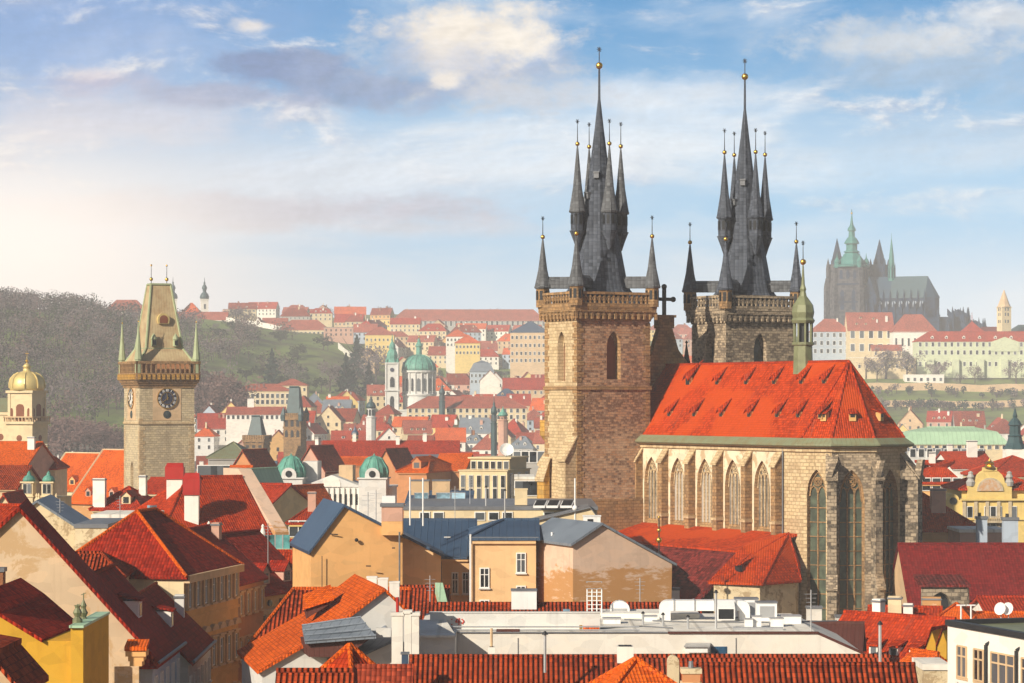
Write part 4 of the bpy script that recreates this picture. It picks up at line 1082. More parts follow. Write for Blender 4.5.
def build_clock_tower():
    Y = 480; rt = thing('clock_tower', 'pale stone clock tower with an arcaded gallery and tall wedge shaped roof', 'tower', (PX(139.5, Y), Y, 0), R(-66))
    S_ = 10.5; mb = MB()
    E = Face((0, 0), (0, S_)); So = Face((-S_, 0), (0, 0))
    inner = wall_arch(mb, So, 0, S_, 0, 42.8, 5.4, 2.0, 20.5, 27, 28.5, .8, 0, 1)
    mb.poly([E.p(0,0,0), E.p(S_,0,0), E.p(S_,0,42.8), E.p(0,0,42.8)], 0)
    mb.box(-S_, -.02, S_-.3, S_, 0, 42.8); mb.box(-S_, -S_+.3, .02, S_-.02, 0, 42.8)
    mb.box(-S_-.2, .2, -.2, S_+.2, 35.5, 35.95, 1)
    for i in range(42):
        z = 8+i*.66
        if z > 35: z += 1.0
        w = 1.1 if i % 2 else .7
        for (cx, cy, dx, dy) in ((0, 0, -1, 1), (0, S_, -1, -1), (-S_, 0, 1, 1)):
            xa, xb = sorted((cx-dx*.04, cx+dx*w)); ya, yb = sorted((cy-dy*.04, cy+dy*(1.8-w)))
            mb.box(xa, xb, ya, yb, z, z+.6, 2)
    for F, s0 in ((E, 5.25), (So, 5.25)):              # rendered panel round each clock
        a = [F.p(s0-2.7, 0, 36.2), F.p(s0+2.7, 0, 36.2), F.p(s0+2.7, 0, 42.3), F.p(s0-2.7, 0, 42.3)]
        mb.prism(a, -F.n*.06, 3)
    b = mb.build('tower', [M['clock_stone'], M['stone_pale'], M['stone_pale'], M['beige']], rt)
    lancet_window(b, So, inner, .8, 1, 'church_glass', 'stone_pale', .1)
    E2 = Face((.06, 0), (.06, S_)); S2 = Face((-S_, -.06), (0, -.06))
    clock(b, E2, 5.25, 40.3, 1.85, 'dial'); clock(b, S2, 5.25, 40.3, 1.85, 'lightgrey')
    for F in (E2, S2):
        m = MB(); n = 16
        m.prism([F.p(5.25+.75*math.cos(2*math.pi*i/n), -.05, 37.3+.75*math.sin(2*math.pi*i/n)) for i in range(n)], F.n*.05)
        m.build('round_window', M['church_glass'], b)
    g = MB(); o = .9
    for i, (oo, z) in enumerate(((.2, 42.3), (.45, 42.8), (.7, 43.2))): g.box(-S_-oo, oo, -oo, S_+oo, z, z+.5)
    g.box(-S_-o, o, -o, S_+o, 43.6, 45.0)
    for (a, c, d, e) in ((-S_-o, o, -o, -o+.3), (-S_-o, o, S_+o-.3, S_+o), (-S_-o, -S_-o+.3, -o, S_+o), (o-.3, o, -o, S_+o)):
        g.box(a-.06, c+.06, d-.06, e+.06, 46.7, 47.2)
    nn = 13
    for i in range(nn+1):
        t = -o+.15+(S_+2*o-.3)*i/nn
        for (x, y) in ((o-.15, t), (-S_-o+.15, t), (t-S_, -o+.15), (t-S_, S_+o-.15)): g.box(x-.13, x+.13, y-.13, y+.13, 44.95, 46.75)
        if i < nn:
            tm = t+(S_+2*o-.3)/nn/2
            for (x, y) in ((o, tm), (tm-S_, -o)): g.obox((x, y), .5, .5, 43.8, 44.8, 0, 1)
    g.build('gallery', [M['stone_brown'], M['stone_gold']], rt)
    MB().box(-S_+.6, -.6, .6, S_-.6, 44.9, 47.4).build('gallery_wall', M['rust'], rt)
    r = MB(); z0, z1 = 47.2, 61.6
    c0 = [(-S_+.2, .2), (-.2, .2), (-.2, S_-.2), (-S_+.2, S_-.2)]
    mid = [(-S_+1.7, 1.7), (-1.7, 1.7), (-1.7, S_-1.7), (-S_+1.7, S_-1.7)]
    top = [(-S_/2-1.2, S_/2-1.9), (-S_/2+1.2, S_/2-1.9), (-S_/2+1.2, S_/2+1.9), (-S_/2-1.2, S_/2+1.9)]
    lv = [[(*p, z0) for p in c0], [(*p, 49.6) for p in mid], [(*p, z1) for p in top]]
    for a, c in zip(lv, lv[1:]):
        for i in range(4): r.poly([a[i], a[(i+1) % 4], c[(i+1) % 4], c[i]], 0); r.tube(a[i], c[i], .22, 6, 1)
    r.poly(lv[2], 0); r.path(lv[2]+[lv[2][0]], .22, 6, 1); r.path(lv[1]+[lv[1][0]], .1, 5, 1)
    roof = r.build('roof', [M['town_roof'], M['town_roof_edge']], rt)
    for (y) in (S_/2-1.5, S_/2+1.5):
        f = MB(); f.tube((-S_/2, y, 61.5), (-S_/2, y, 65.4), .08, 5, 0, .04); f.ball((-S_/2, y, 62.6), .36, 1); f.ball((-S_/2, y, 65.2), .2, 1)
        f.build('finial', [M['iron'], M['gold']], roof)
    for (x, y) in ((-S_-.3, -.3), (.3, -.3), (.3, S_+.3), (-S_-.3, S_+.3)):
        f = MB(); f.lathe(x, y, [(.62, 45), (.62, 47.4), (.75, 47.5), (.52, 49.2), (.08, 54.3)], 8, R(22.5)); f.tube((x, y, 54), (x, y, 55.6), .04, 4); f.ball((x, y, 54.5), .14, 1)
        f.build('pinnacle', [M['town_roof_edge'], M['gold']], rt)
    d = MB(); d.prism([(-2.1, S_/2-1.0+2*math.cos(0)*0, 54.2)]+[(-2.1, S_/2-1.15*math.cos(math.pi*i/8), 55.0+1.15*math.sin(math.pi*i/8)) for i in range(9)]+[(-2.1, S_/2+1.0, 54.2)], (-2.4, 0, 0), 0)
    d.prism([(-2.05, S_/2-.75, 54.3)]+[(-2.05, S_/2-.8*math.cos(math.pi*i/8), 55.0+.8*math.sin(math.pi*i/8)) for i in range(9)]+[(-2.05, S_/2+.75, 54.3)], (-.1, 0, 0), 1)
    d.build('dormer', [M['gilt_dome'], M['shutter']], roof)
    for y, z in ((S_/2-2.1, 50.0), (S_/2+2.1, 50.0)):
        q = MB(); q.lathe(-1.55, y, [(.5, z), (.5, z+1.2), (.62, z+1.3), (.4, z+1.9), (.05, z+2.4)], 8); q.box(-1.02, -.98, y-.3, y+.3, z+.2, z+1.1, 1)
        q.build('dormer', [M['town_roof_edge'], M['black']], roof)
    return rt
build_clock_tower()

# ------------------------------------------------------------------ cathedral on the castle hill
def build_cathedral():
    Y = 1790; s = Y/FPX
    X0 = PX(900, Y); rt = thing('cathedral', 'dark Gothic cathedral with green capped tower and spiky choir above the castle', 'cathedral', (X0, Y, 70), R(-24))
    zz = lambda py: PZ(py, Y)-70
    c = math.cos(R(24))
    x = lambda px: (px-900)*s/c                       # along the nave
    # nave and choir: a long body under a steep roof, polygonal end
    W = 15; mb = MB(); xa, xb = x(868), x(926)
    pl = [(xa, -W/2), (xb, -W/2), (xb+6, -W/4), (xb+8, 0), (xb+6, W/4), (xb, W/2), (xa, W/2)]
    mb.prism([(*p, 0) for p in pl], (0, 0, zz(297)), 0)
    pl2 = [(xa, -W/2-9), (xb, -W/2-9), (xb+22, -W/4-5), (xb+29, 0), (xb+22, W/4+5), (xb, W/2+9), (xa, W/2+9)]
    mb.prism([(*p, 0) for p in pl2], (0, 0, zz(318)), 0)
    wl = mb.build('wall', M['castle_dark'], rt)
    n = 9
    for i in range(n):                                # tall clerestory windows with their gables
        px_ = xa+(xb-xa)*(i+.5)/n; q = MB()
        q.prism([(px_-1.3, -W/2-.2, zz(318))]+[(px_+a_, -W/2-.2, z_) for a_, z_ in arch_pts(2.6, zz(304), zz(301), 4)]+[(px_+1.3, -W/2-.2, zz(318))], (0, .2, 0))
        q.build('window', M['bluegrey'], wl)
    def flying(px_, py_, dx, dy, ztop):
        q = MB(); t = .75
        q.obox((px_, py_), 2.2, 2.2, 0, ztop-3.5); q.lathe(px_, py_, [(1.0, ztop-3.6), (.75, ztop-1.8), (.1, ztop+2.2)], 6)
        q.prism([(px_, py_-.6, ztop-9), (px_, py_-.6, ztop-3), (px_-dx, py_-dy-.6, ztop+.8), (px_-dx, py_-dy-.6, ztop-3.5)], (0, 1.2, 0))
        q.build('flying_buttress', M['castle_dark'], rt)
    for i in range(n+1): flying(xa+(xb-xa)*i/n, -W/2-9, 0, -8, zz(303))
    for a in (-70, -46, -22, 2, 26, 50):
        ar = R(a); r0 = W/2+10.5; flying(xb+3+r0*math.cos(ar)*1.4, r0*math.sin(ar), 7*math.cos(ar), 7*math.sin(ar), zz(311))
        flying(xb+8+r0*math.cos(ar)*1.75, r0*math.sin(ar)*1.05, 7*math.cos(ar), 7*math.sin(ar), zz(322))
    for i in range(n+1):
        px_ = xa+(xb-xa)*i/n; q = MB().lathe(px_, -W/2-.6, [(.9, zz(300)), (.7, zz(297)), (.5, zz(294)), (.05, zz(289))], 6)
        q.build('pinnacle', M['castle_dark'], rt)
    r = MB(); ze, zr = zz(298), zz(276.5)
    xm = x(893)
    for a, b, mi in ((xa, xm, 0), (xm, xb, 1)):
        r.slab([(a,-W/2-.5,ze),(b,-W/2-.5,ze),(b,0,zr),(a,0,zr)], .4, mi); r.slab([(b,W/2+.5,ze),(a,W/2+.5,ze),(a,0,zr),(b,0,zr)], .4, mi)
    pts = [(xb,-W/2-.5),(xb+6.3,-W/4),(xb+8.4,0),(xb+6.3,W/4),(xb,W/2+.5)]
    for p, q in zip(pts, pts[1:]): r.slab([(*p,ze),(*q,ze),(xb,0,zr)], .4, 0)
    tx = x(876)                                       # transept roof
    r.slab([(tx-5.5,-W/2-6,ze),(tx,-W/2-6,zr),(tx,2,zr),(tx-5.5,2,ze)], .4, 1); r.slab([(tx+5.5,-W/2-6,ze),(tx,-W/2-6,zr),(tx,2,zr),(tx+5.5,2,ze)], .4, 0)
    r.build('roof', [M['castle_roof'], M['castle_roof_light']], rt)
    t = MB().prism([(tx-5.2,-W/2-5.8,0),(tx+5.2,-W/2-5.8,0),(tx+5.2,-W/2-5.8,ze),(tx,-W/2-5.8,zr-.5),(tx-5.2,-W/2-5.8,ze)], (0, 6, 0)); t.build('transept', M['castle_dark'], rt)
    q = MB(); qx = x(892)
    q.lathe(qx, 0, [(2.6, zr-3), (2.3, zz(268)), (2.8, zz(267.5)), (2.2, zz(266)), (1.5, zz(255)), (.15, zz(238)), (.08, zz(233))], 8, R(22.5), mi=0)
    for i in range(8):
        a = R(22.5+45*i); q.lathe(qx+2.5*math.cos(a), 2.5*math.sin(a), [(.35, zz(278)), (.3, zz(268)), (.03, zz(263))], 5, mi=1)
    q.build('ridge_turret', [M['copper_castle'], M['castle_dark']], rt)
    # great south tower
    gx = x(858.5); gy = -W/2-3; h = 9.0; g = MB()
    g.box(gx-h, gx+h, gy-h, gy+h, 0, zz(266.5), 0)
    for sx_ in (-1, 1):
        for sy_ in (-1, 1):
            for zt_, ww in ((zz(305), 2.4), (zz(285), 1.9), (zz(268), 1.4)): g.obox((gx+sx_*h, gy+sy_*h), ww*1.6, ww*1.6, 0, zt_, R(45))
    for z_ in (zz(268), zz(285), zz(303)): g.box(gx-h-.5, gx+h+.5, gy-h-.5, gy+h+.5, z_, z_+1.0, 1)
    st = g.build('tower', [M['castle_stone'], M['castle_dark']], rt)
    for F in (Face((gx-h, gy-h-.06), (gx+h, gy-h-.06)), Face((gx+h+.06, gy-h), (gx+h+.06, gy+h))):
        for (a, w, z0, z1) in ((5.0, 2.6, 310, 290), (13.0, 2.6, 310, 290), (4.2, 2.2, 279, 270), (9, 2.2, 279, 270), (13.8, 2.2, 279, 270)):
            m = MB(); m.prism([F.p(a-w/2, -.1, zz(z0))]+[F.p(a+x_, -.1, z_) for x_, z_ in arch_pts(w, zz(z1+3), zz(z1), 4)]+[F.p(a+w/2, -.1, zz(z0))], F.n*.1)
            m.build('window', M['castle_dark'], st)
    cp = MB(); z = zz
    cp.lathe(gx, gy, [(h*1.38, z(267)), (h*1.40, z(265.5)), (h*1.1, z(264)), (h*.92, z(260)), (h*.62, z(254.5)), (h*.50, z(252.5)), (h*.62, z(252)), (h*.60, z(251.3)), (h*.42, z(250)), (h*.42, z(244)), (h*.58, z(243.5)), (h*.55, z(242)), (h*.42, z(239)), (h*.24, z(236.5)), (h*.22, z(231)), (h*.33, z(230.5)), (h*.28, z(228)), (h*.14, z(225)), (h*.10, z(222)), (.15, z(213))], 8, R(22.5))
    for a in range(4):
        ar = R(45+90*a); qx_, qy_ = gx+h*1.05*math.cos(ar)*1.2, gy+h*1.05*math.sin(ar)*1.2
        cp.lathe(qx_, qy_, [(1.9, z(268)), (1.9, z(263)), (2.2, z(262)), (1.5, z(259.5)), (.5, z(257.5)), (.05, z(252.5))], 8)
    cp.tube((gx, gy, z(214)), (gx, gy, z(209)), .25, 5); cp.ball((gx, gy, z(213)), .8, 1)
    cp.build('copper_cap', [M['copper_castle'], M['gold']], st)
    # western spires behind the tower
    for px_, py_, top in ((838.5, 2, 236.5), (866, 16, 237.5)):
        wx = x(px_)+(py_*math.sin(R(24))); w = MB(); h2 = 5.4
        w.box(wx-h2, wx+h2, py_-h2, py_+h2, 0, zz(283)); w.box(wx-h2*.8, wx+h2*.8, py_-h2*.8, py_+h2*.8, zz(283), zz(263))
        for sx_ in (-1, 1):
            for sy_ in (-1, 1):
                for k_, zt_ in ((1.15, 288), (.92, 268)):
                    w.lathe(wx+sx_*h2*k_, py_+sy_*h2*k_, [(1.5, 0), (1.5, zz(zt_)), (1.2, zz(zt_-4)), (.08, zz(zt_-11))], 6)
        w.lathe(wx, py_, [(4.4, zz(263)), (2.9, zz(254)), (.12, zz(top))], 8, R(22.5), mi=1)
        for k_ in range(8): w.lathe(wx+4.2*math.cos(R(45*k_)), py_+4.2*math.sin(R(45*k_)), [(.6, zz(268)), (.05, zz(258))], 5)
        w.build('west_spire', [M['castle_stone'] if px_ < 850 else M['castle_dark'], M['castle_dark']], rt)
build_cathedral()

# ------------------------------------------------------------------ the domed church with its belfry
def build_domed_church():
    Y = 1400; s = Y/FPX; zb = 2
    rt = thing('domed_church', 'Baroque church with broad green dome on a windowed drum and slim belfry', 'church', (PX(419, Y), Y, zb))
    z = lambda py: PZ(py, Y)-zb
    d = MB(); r = 8.8; ph = R(11.25)
    d.lathe(0, 0, [(r*1.0, 0), (r*1.0, z(396)), (r*1.08, z(395.5)), (r*1.08, z(394)), (r*.96, z(393.5)), (r*.96, z(373)), (r*1.08, z(372.4)), (r*1.08, z(370.6)), (r*1.0, z(370.4))], 24, ph)
    for i in range(16):
        a = ph+2*math.pi*i/16; d.lathe(r*.99*math.cos(a), r*.99*math.sin(a), [(.45, z(394)), (.45, z(373)), (.6, z(372.6))], 6)
    b = d.build('drum', M['lightgrey'], rt)
    for i in range(16):
        a = ph+2*math.pi*(i+.5)/16-math.pi/2
        if math.cos(a+math.pi/2) < -.2: continue
        F = Face((r*1.0*math.cos(a)+.9*math.sin(a), r*1.0*math.sin(a)-.9*math.cos(a)), (r*1.0*math.cos(a)-.9*math.sin(a), r*1.0*math.sin(a)+.9*math.cos(a)))
        w = 1.7 if i % 2 else 1.1
        m = MB(); m.prism([F.p(.9-w/2, -.05, z(391))]+[F.p(.9+x_, -.05, q) for x_, q in arch_pts(w, z(380), z(378.4), 4, True)]+[F.p(.9+w/2, -.05, z(391))], F.n*.12)
        m.build('window', M['glass'], b)
    c = MB(); n = 9
    c.lathe(0, 0, [(r*1.05*math.cos(R(a)), z(370.4)+(z(354.5)-z(370.4))*math.sin(R(a))) for a in range(0, 81, 9)], 24, ph, smooth=True)
    for i in range(16):
        a = ph+2*math.pi*i/16
        c.path([(r*1.06*math.cos(R(q))*math.cos(a), r*1.06*math.cos(R(q))*math.sin(a), z(370.4)+(z(354.4)-z(370.4))*math.sin(R(q))) for q in range(0, 82, 9)], .22, 4)
    for i in range(8):
        a = -math.pi/2+2*math.pi*i/8+ph; c.lathe(r*.93*math.cos(a), r*.93*math.sin(a), [(.8, z(367)), (.8, z(364)), (.1, z(362.5))], 6)
    dm = c.build('dome', M['copper'], rt)
    l = MB(); l.lathe(0, 0, [(1.9, z(355.5)), (1.6, z(354)), (1.5, z(347)), (2.1, z(346.5)), (1.9, z(345)), (1.2, z(343)), (.7, z(341.5)), (.9, z(340.5)), (.3, z(339)), (.06, z(333))], 12)
    l.ball((0, 0, z(337)), .5, 1); l.build('lantern', [M['copper'], M['gold']], dm)
    # belfry
    bx = PX(393, Y)-PX(419, Y); by = -8; t = MB(); h = 3.1
    t.box(bx-h-1, bx+h+1, by-h-1, by+h+1, 0, z(412)); t.box(bx-h-.3, bx+h+.3, by-h-.3, by+h+.3, z(412), z(392)); t.box(bx-h, bx+h, by-h, by+h, z(392), z(364))
    for py, o in ((412, 1.5), (391, 1.0), (364, .7)): t.box(bx-h-o, bx+h+o, by-h-o, by+h+o, z(py), z(py-1.2))
    for sx_ in (-1, 1):
        for sy_ in (-1, 1): t.lathe(bx+sx_*(h+.1), by+sy_*(h+.1), [(.5, z(412)), (.5, z(364))], 6)
    bt = t.build('belfry', M['lightgrey'], rt)
    F = Face((bx-h-.35, by-h-.36), (bx+h+.35, by-h-.36))
    for (z0, z1) in ((408, 396), (387, 377), (427, 418)):
        o = 0.72 if z0 > 410 else 0
        m = MB(); m.prism([F.p(F.L/2-1.1, -.1-o, z(z0))]+[F.p(F.L/2+x_, -.1-o, q) for x_, q in arch_pts(2.2, z(z1+3), z(z1), 4, True)]+[F.p(F.L/2+1.1, -.1-o, z(z0))], F.n*.5)
        m.build('window', M['glass'], bt)
    m = MB(); m.prism([F.p(F.L/2+1.1*math.cos(2*math.pi*i/12), -.02, z(370)+1.1*math.sin(2*math.pi*i/12)) for i in range(12)], F.n*.4); m.build('clock_dial', M['dial'], bt)
    k = MB(); k.lathe(bx, by, [(3.9, z(363.5)), (3.4, z(361.5)), (2.9, z(359)), (3.2, z(355.5)), (2.6, z(352)), (1.7, z(350)), (1.9, z(347.5)), (1.6, z(345)), (.9, z(343)), (.45, z(341.5)), (.05, z(333.5))], 8, R(22.5))
    for sx_ in (-1, 1):
        for sy_ in (-1, 1): k.lathe(bx+sx_*3, by+sy_*3, [(.5, z(364)), (.6, z(361)), (.1, z(358))], 6)
    k.build('copper_cap', M['copper'], bt)
    # nave in front with a flat cornice
    nv = MB(); nv.box(-13, 10, -16, 0, 0, z(411)); nv.box(-13.4, 10.4, -16.4, .4, z(411), z(409.4)); nv.lathe(2, -15, [(5, 0), (5, z(414)), (5.4, z(413.5)), (5.4, z(412))], 12)
    nb = nv.build('nave', M['lightgrey'], rt)
    F = Face((-13, -16.06), (10, -16.06)); m = MB(); m.prism([F.p(15, -4.2, z(425))]+[F.p(15+x_, -4.2, q) for x_, q in arch_pts(2.2, z(419), z(417), 4, True)]+[F.p(16.1, -4.2, z(425))], F.n*.3); m.build('window', M['glass'], nb)
build_domed_church()

# ------------------------------------------------------------------ bridge towers
def bridge_tower(label, px, Y, wpx, yb, ye, yt, wt, stone, roofm, pin=True):
    s = Y/FPX; zb = 0; w = wpx*s
    rt = thing('bridge_tower', label, 'tower', (PX(px, Y), Y, zb), R(-14))
    z = lambda py: PZ(py, Y)-zb
    b = MB(); b.box(-w/2, w/2, -w/2, w/2, 0, z(ye)); b.box(-w/2-.5, w/2+.5, -w/2-.5, w/2+.5, z(ye+2), z(ye-.6))
    for q in (.33, .66): b.box(-w/2-.2, w/2+.2, -w/2-.2, w/2+.2, z(ye+(yb-ye)*q), z(ye+(yb-ye)*q)+.7)
    bb = b.build('wall', M[stone], rt)
    for i in range(3):
        for j in range(2):
            q = MB(); cx = -w/2+w*(i+.5)/3; zz_ = z(ye+(yb-ye)*(.28+.36*j)); q.prism([(cx-.55, -w/2-.08, zz_)]+[(cx+x_, -w/2-.08, zz_+2.1+a) for x_, a in arch_pts(1.1, 0, .9, 3)]+[(cx+.55, -w/2-.08, zz_)], (0, .1, 0)); q.build('window', M['black'], bb)
    g = MB()
    for i in range(9):
        t = -w/2+w*i/8
        for (x, y) in ((t, -w/2-.3), (w/2+.3, t), (-w/2-.3, t)): g.box(x-.35, x+.35, y-.2, y+.2, z(ye-.6), z(ye-.6)+1.5)
    g.build('parapet', M[stone], rt)
    r = MB(); a = w/2-.6; k = wt*s/2; zt = z(yt); z0 = z(ye-.6)
    lo = [(-a, -a, z0), (a, -a, z0), (a, a, z0), (-a, a, z0)]; up = [(-k, -a*.35, zt), (k, -a*.35, zt), (k, a*.35, zt), (-k, a*.35, zt)]
    for i in range(4): r.poly([lo[i], lo[(i+1) % 4], up[(i+1) % 4], up[i]])
    r.poly(up); r.tube(up[0], up[1], .3, 5); r.build('roof', M[roofm], rt)
    if pin:
        for sx_ in (-1, 1):
            for sy_ in (-1, 1):
                p = MB().lathe(sx_*(w/2), sy_*(w/2), [(1.0, z(ye+3)), (1.0, z(ye-3)), (1.2, z(ye-3.3)), (.1, z(ye-11))], 6); p.build('corner_turret', M[roofm], rt)
bridge_tower('sooty bridge tower with a tall dark wedge roof between four corner spikes', 295, 900, 18, 450, 418, 387, 10, 'stone_brown', 'copper_dark')
bridge_tower('low tower under a steep grey green wedge roof left of the sooty bridge tower', 257, 880, 20, 455, 440, 416, 8, 'stone_brown', 'copper_dark', False)

# ------------------------------------------------------------------ cream baroque tower at the left edge
def build_gilded_dome_tower():
    Y = 620; s = Y/FPX
    rt = thing('baroque_church', 'cream Baroque church tower under a gilded ribbed dome with a tall lantern cross', 'church', (PX(27, Y), Y, 0), R(-20))
    z = lambda py: PZ(py, Y)
    b = MB(); w = 3.55
    b.box(-w, w, -w, w, 0, z(424)); b.box(-w-.5, w+.5, -w-.5, w+.5, z(424), z(421.5)); b.box(-w-.3, w+.3, -w-.3, w+.3, z(447), z(445.5))
    b.box(-w+.4, w-.4, -w+.4, w-.4, z(421.5), z(393)); b.box(-w-.1, w+.1, -w-.1, w+.1, z(393), z(390.5))
    for sx_ in (-1, 1):
        for sy_ in (-1, 1): b.box(sx_*(w-.6)-.35, sx_*(w-.6)+.35, sy_*(w-.6)-.35, sy_*(w-.6)+.35, z(421.5), z(393))
    t = b.build('tower', M['cream'], rt)
    bal = MB()
    for i in range(9):
        u = -w-.3+(2*w+.6)*i/8
        for (x, y) in ((u, -w-.3), (w+.3, u), (-w-.3, u)): bal.box(x-.12, x+.12, y-.12, y+.12, z(421.5), z(417.5))
    for (a, c, d, e) in ((-w-.5, w+.5, -w-.5, -w-.15), (w+.15, w+.5, -w-.5, w+.5), (-w-.5, -w-.15, -w-.5, w+.5)): bal.box(a, c, d, e, z(417.5), z(416.3))
    bal.build('balustrade', M['beige'], t)
    for F, c0 in ((Face((-w, -w+.36), (w, -w+.36)), w), (Face((w-.36, -w), (w-.36, w)), w)):
        for (a, ww, z0, z1) in ((c0, 2.1, 421, 404), (c0-2.3, .7, 417, 408), (c0+2.3, .7, 417, 408)):
            m = MB(); m.prism([F.p(a-ww/2, -.06, z(z0))]+[F.p(a+x_, -.06, q) for x_, q in arch_pts(ww, z(z1+3), z(z1), 5, True)]+[F.p(a+ww/2, -.06, z(z0))], F.n*.1); m.build('window', M['shutter'], t)
    for F in (Face((-w, -w), (w, -w)), Face((w, -w), (w, w))):
        for c0, r in ((w, .75),):
            m = MB(); m.prism([F.p(c0+r*math.cos(2*math.pi*i/14), -.06, z(438)+r*math.sin(2*math.pi*i/14)) for i in range(14)], F.n*.1); m.build('round_window', M['shutter'], t)
    d = MB(); d.lathe(0, 0, [(4.0, z(390.5)), (4.15, z(388)), (4.2, z(384)), (3.9, z(379)), (3.1, z(375)), (2.0, z(372.5)), (1.0, z(371)), (.8, z(367.5)), (1.1, z(367)), (.7, z(364.5)), (.12, z(363)), (.08, z(356))], 16, smooth=True)
    for i in range(8):
        a = R(22.5+45*i); d.path([(q*1.02*math.cos(a), q*1.02*math.sin(a), zz_) for q, zz_ in ((4.15, z(388)), (4.2, z(384)), (3.9, z(379)), (3.1, z(375)), (2.0, z(372.5)))], .16, 5)
    d.build('dome', M['gilt_dome'], rt)
    f = MB(); f.tube((0, 0, z(357)), (0, 0, z(351)), .07, 5); f.ball((0, 0, z(361)), .4); f.tube((-.5, 0, z(353.5)), (.5, 0, z(353.5)), .07, 4); f.build('cross', M['gold'], rt)
    n = MB(); n.box(-22, -w-.05, -2, 14, 0, z(415)); n.box(-22.3, -w-.05, -2.3, 14.3, z(415), z(412))
    nb = n.build('nave', M['cream'], rt)
    MB().prism([(-22.4, -2.4, z(412)), (-22.4, 14.4, z(412)), (-22.4, 6, z(398))], (18.5, 0, 0)).build('roof', M['copper_dull'], nb)
    for xq in (-6, -9.5):
        m = MB(); m.prism([(xq+.8*math.cos(2*math.pi*i/14), -2.06, z(437)+.8*math.sin(2*math.pi*i/14)) for i in range(14)], (0, .1, 0)); m.build('round_window', M['shutter'], nb)
build_gilded_dome_tower()
# ------------------------------------------------------------------ castle buildings
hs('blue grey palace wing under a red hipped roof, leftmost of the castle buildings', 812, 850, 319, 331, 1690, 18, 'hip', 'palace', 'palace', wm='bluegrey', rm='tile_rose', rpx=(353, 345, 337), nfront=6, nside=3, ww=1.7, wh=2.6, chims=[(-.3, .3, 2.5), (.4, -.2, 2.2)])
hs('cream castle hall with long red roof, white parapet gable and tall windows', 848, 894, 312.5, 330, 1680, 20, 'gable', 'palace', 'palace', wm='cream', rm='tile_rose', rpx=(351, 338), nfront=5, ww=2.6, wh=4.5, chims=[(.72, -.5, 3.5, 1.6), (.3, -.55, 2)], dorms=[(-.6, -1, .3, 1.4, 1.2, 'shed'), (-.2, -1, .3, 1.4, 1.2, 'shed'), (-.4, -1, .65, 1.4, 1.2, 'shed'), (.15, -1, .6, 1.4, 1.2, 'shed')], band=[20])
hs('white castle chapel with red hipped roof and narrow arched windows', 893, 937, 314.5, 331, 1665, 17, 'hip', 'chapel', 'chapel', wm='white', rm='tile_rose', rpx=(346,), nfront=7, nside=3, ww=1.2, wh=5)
hs('low cream terrace building below the castle hall with small windows', 848, 916, 356.5, 358, 1640, 12, 'flat', 'terrace_house', 'house', wm='cream', rm='deck', rpx=(368,), nfront=9, ww=1.3, wh=2)
hs('small cream lodge on the terrace below the castle chapel', 872, 902, 345, 350, 1655, 8, 'gable', 'lodge', 'house', wm='cream', rm='tile_rose', rpx=(355,), nfront=4, ww=1.2, wh=1.8)
hs('low white garden building under the castle chapel beside bare trees', 905, 944, 372, 375, 1625, 8, 'flat', 'garden_house', 'house', wm='white', rm='white', rpx=(381,), nfront=6, ww=1.6, wh=2)
def long_palace():
    Y = 1640; t = hs('long pale green palace with red roof, dormers and rows of windows on the castle terrace', 917, 1075, 331.5, 341, Y, 18, 'hip', 'palace', 'palace', wm='palegreen', rm='tile_red', rpx=(366, 354.5, 346.5), nfront=25, ww=1.5, wh=2.6, dorms=[(f, -1, .25, 1.8, 1.4, 'gable', 'white') for f in (-.8, -.62, -.4, -.2, 0, .2)], band=[PZ(358, Y)-zbase(PX(996, Y), Y+9)])
    x0 = PX(996, Y)
    for px in (930, 955, 980, 1004, 1028):
        b = MB(); b.box(PX(px-3.5, Y)-x0, PX(px+3.5, Y)-x0, -11.5, -8.9, 0, PZ(359, Y)-t.location.z); b.build('pier', M['palegreen'], t)
    g = MB(); a = PX(1005, Y)-x0; w = 9; z = PZ(342, Y)-t.location.z
    g.prism([(a-w, -9.4, z-6), (a+w, -9.4, z-6), (a+w, -9.4, z), (a, -9.4, z+3.2), (a-w, -9.4, z)], (0, 3, 0)); g.build('pediment', M['palegreen'], t)
long_palace()
def white_tower():
    Y = 1715; x = PX(1004, Y); zb = zbase(x, Y); t = thing('stone_tower', 'white square tower with a pointed stone spire above the long pale palace', 'tower', (x, Y, zb), R(20))
    z = lambda py: PZ(py, Y)-zb
    b = MB(); b.box(-3.4, 3.4, -3.4, 3.4, 0, z(307)); b.box(-3.7, 3.7, -3.7, 3.7, z(308), z(307)); b.build('wall', M['cream'], t)
    MB().lathe(0, 0, [(4.6, z(307)), (3.6, z(304)), (.25, z(290))], 8, R(22.5)).build('spire', M['beige'], t)
    for j, py in enumerate((323, 316, 311)):
        for (nx, rz) in ((0, 0), (1, math.pi/2), (-1, -math.pi/2)):
            for o in (-1, 1): window(t, 3.41*nx+(0 if nx else o), (-3.41 if not nx else o), z(py), rz, 1.0, 2.0, 'far', 'cream')
white_tower()
def spike_roof():
    Y = 1725; x = PX(972, Y); zb = zbase(x, Y); t = thing('tower', 'small tower with dark purple pyramid roof and needle spike behind the long palace', 'tower', (x, Y, zb), R(10))
    z = lambda py: PZ(py, Y)-zb
    MB().box(-6.5, 6.5, -6.5, 6.5, 0, z(333)).build('wall', M['grey'], t)
    MB().lathe(0, 0, [(10.5, z(333)), (6, z(328.5)), (.3, z(321.5)), (.12, z(312.5))], 4, R(45)).build('roof', M['tile_dark'], t)
spike_roof()
hs('dark roofed castle house right of the white stone tower', 1010, 1060, 325, 332, 1735, 14, 'hip', rm='copper_dark', wm='grey')
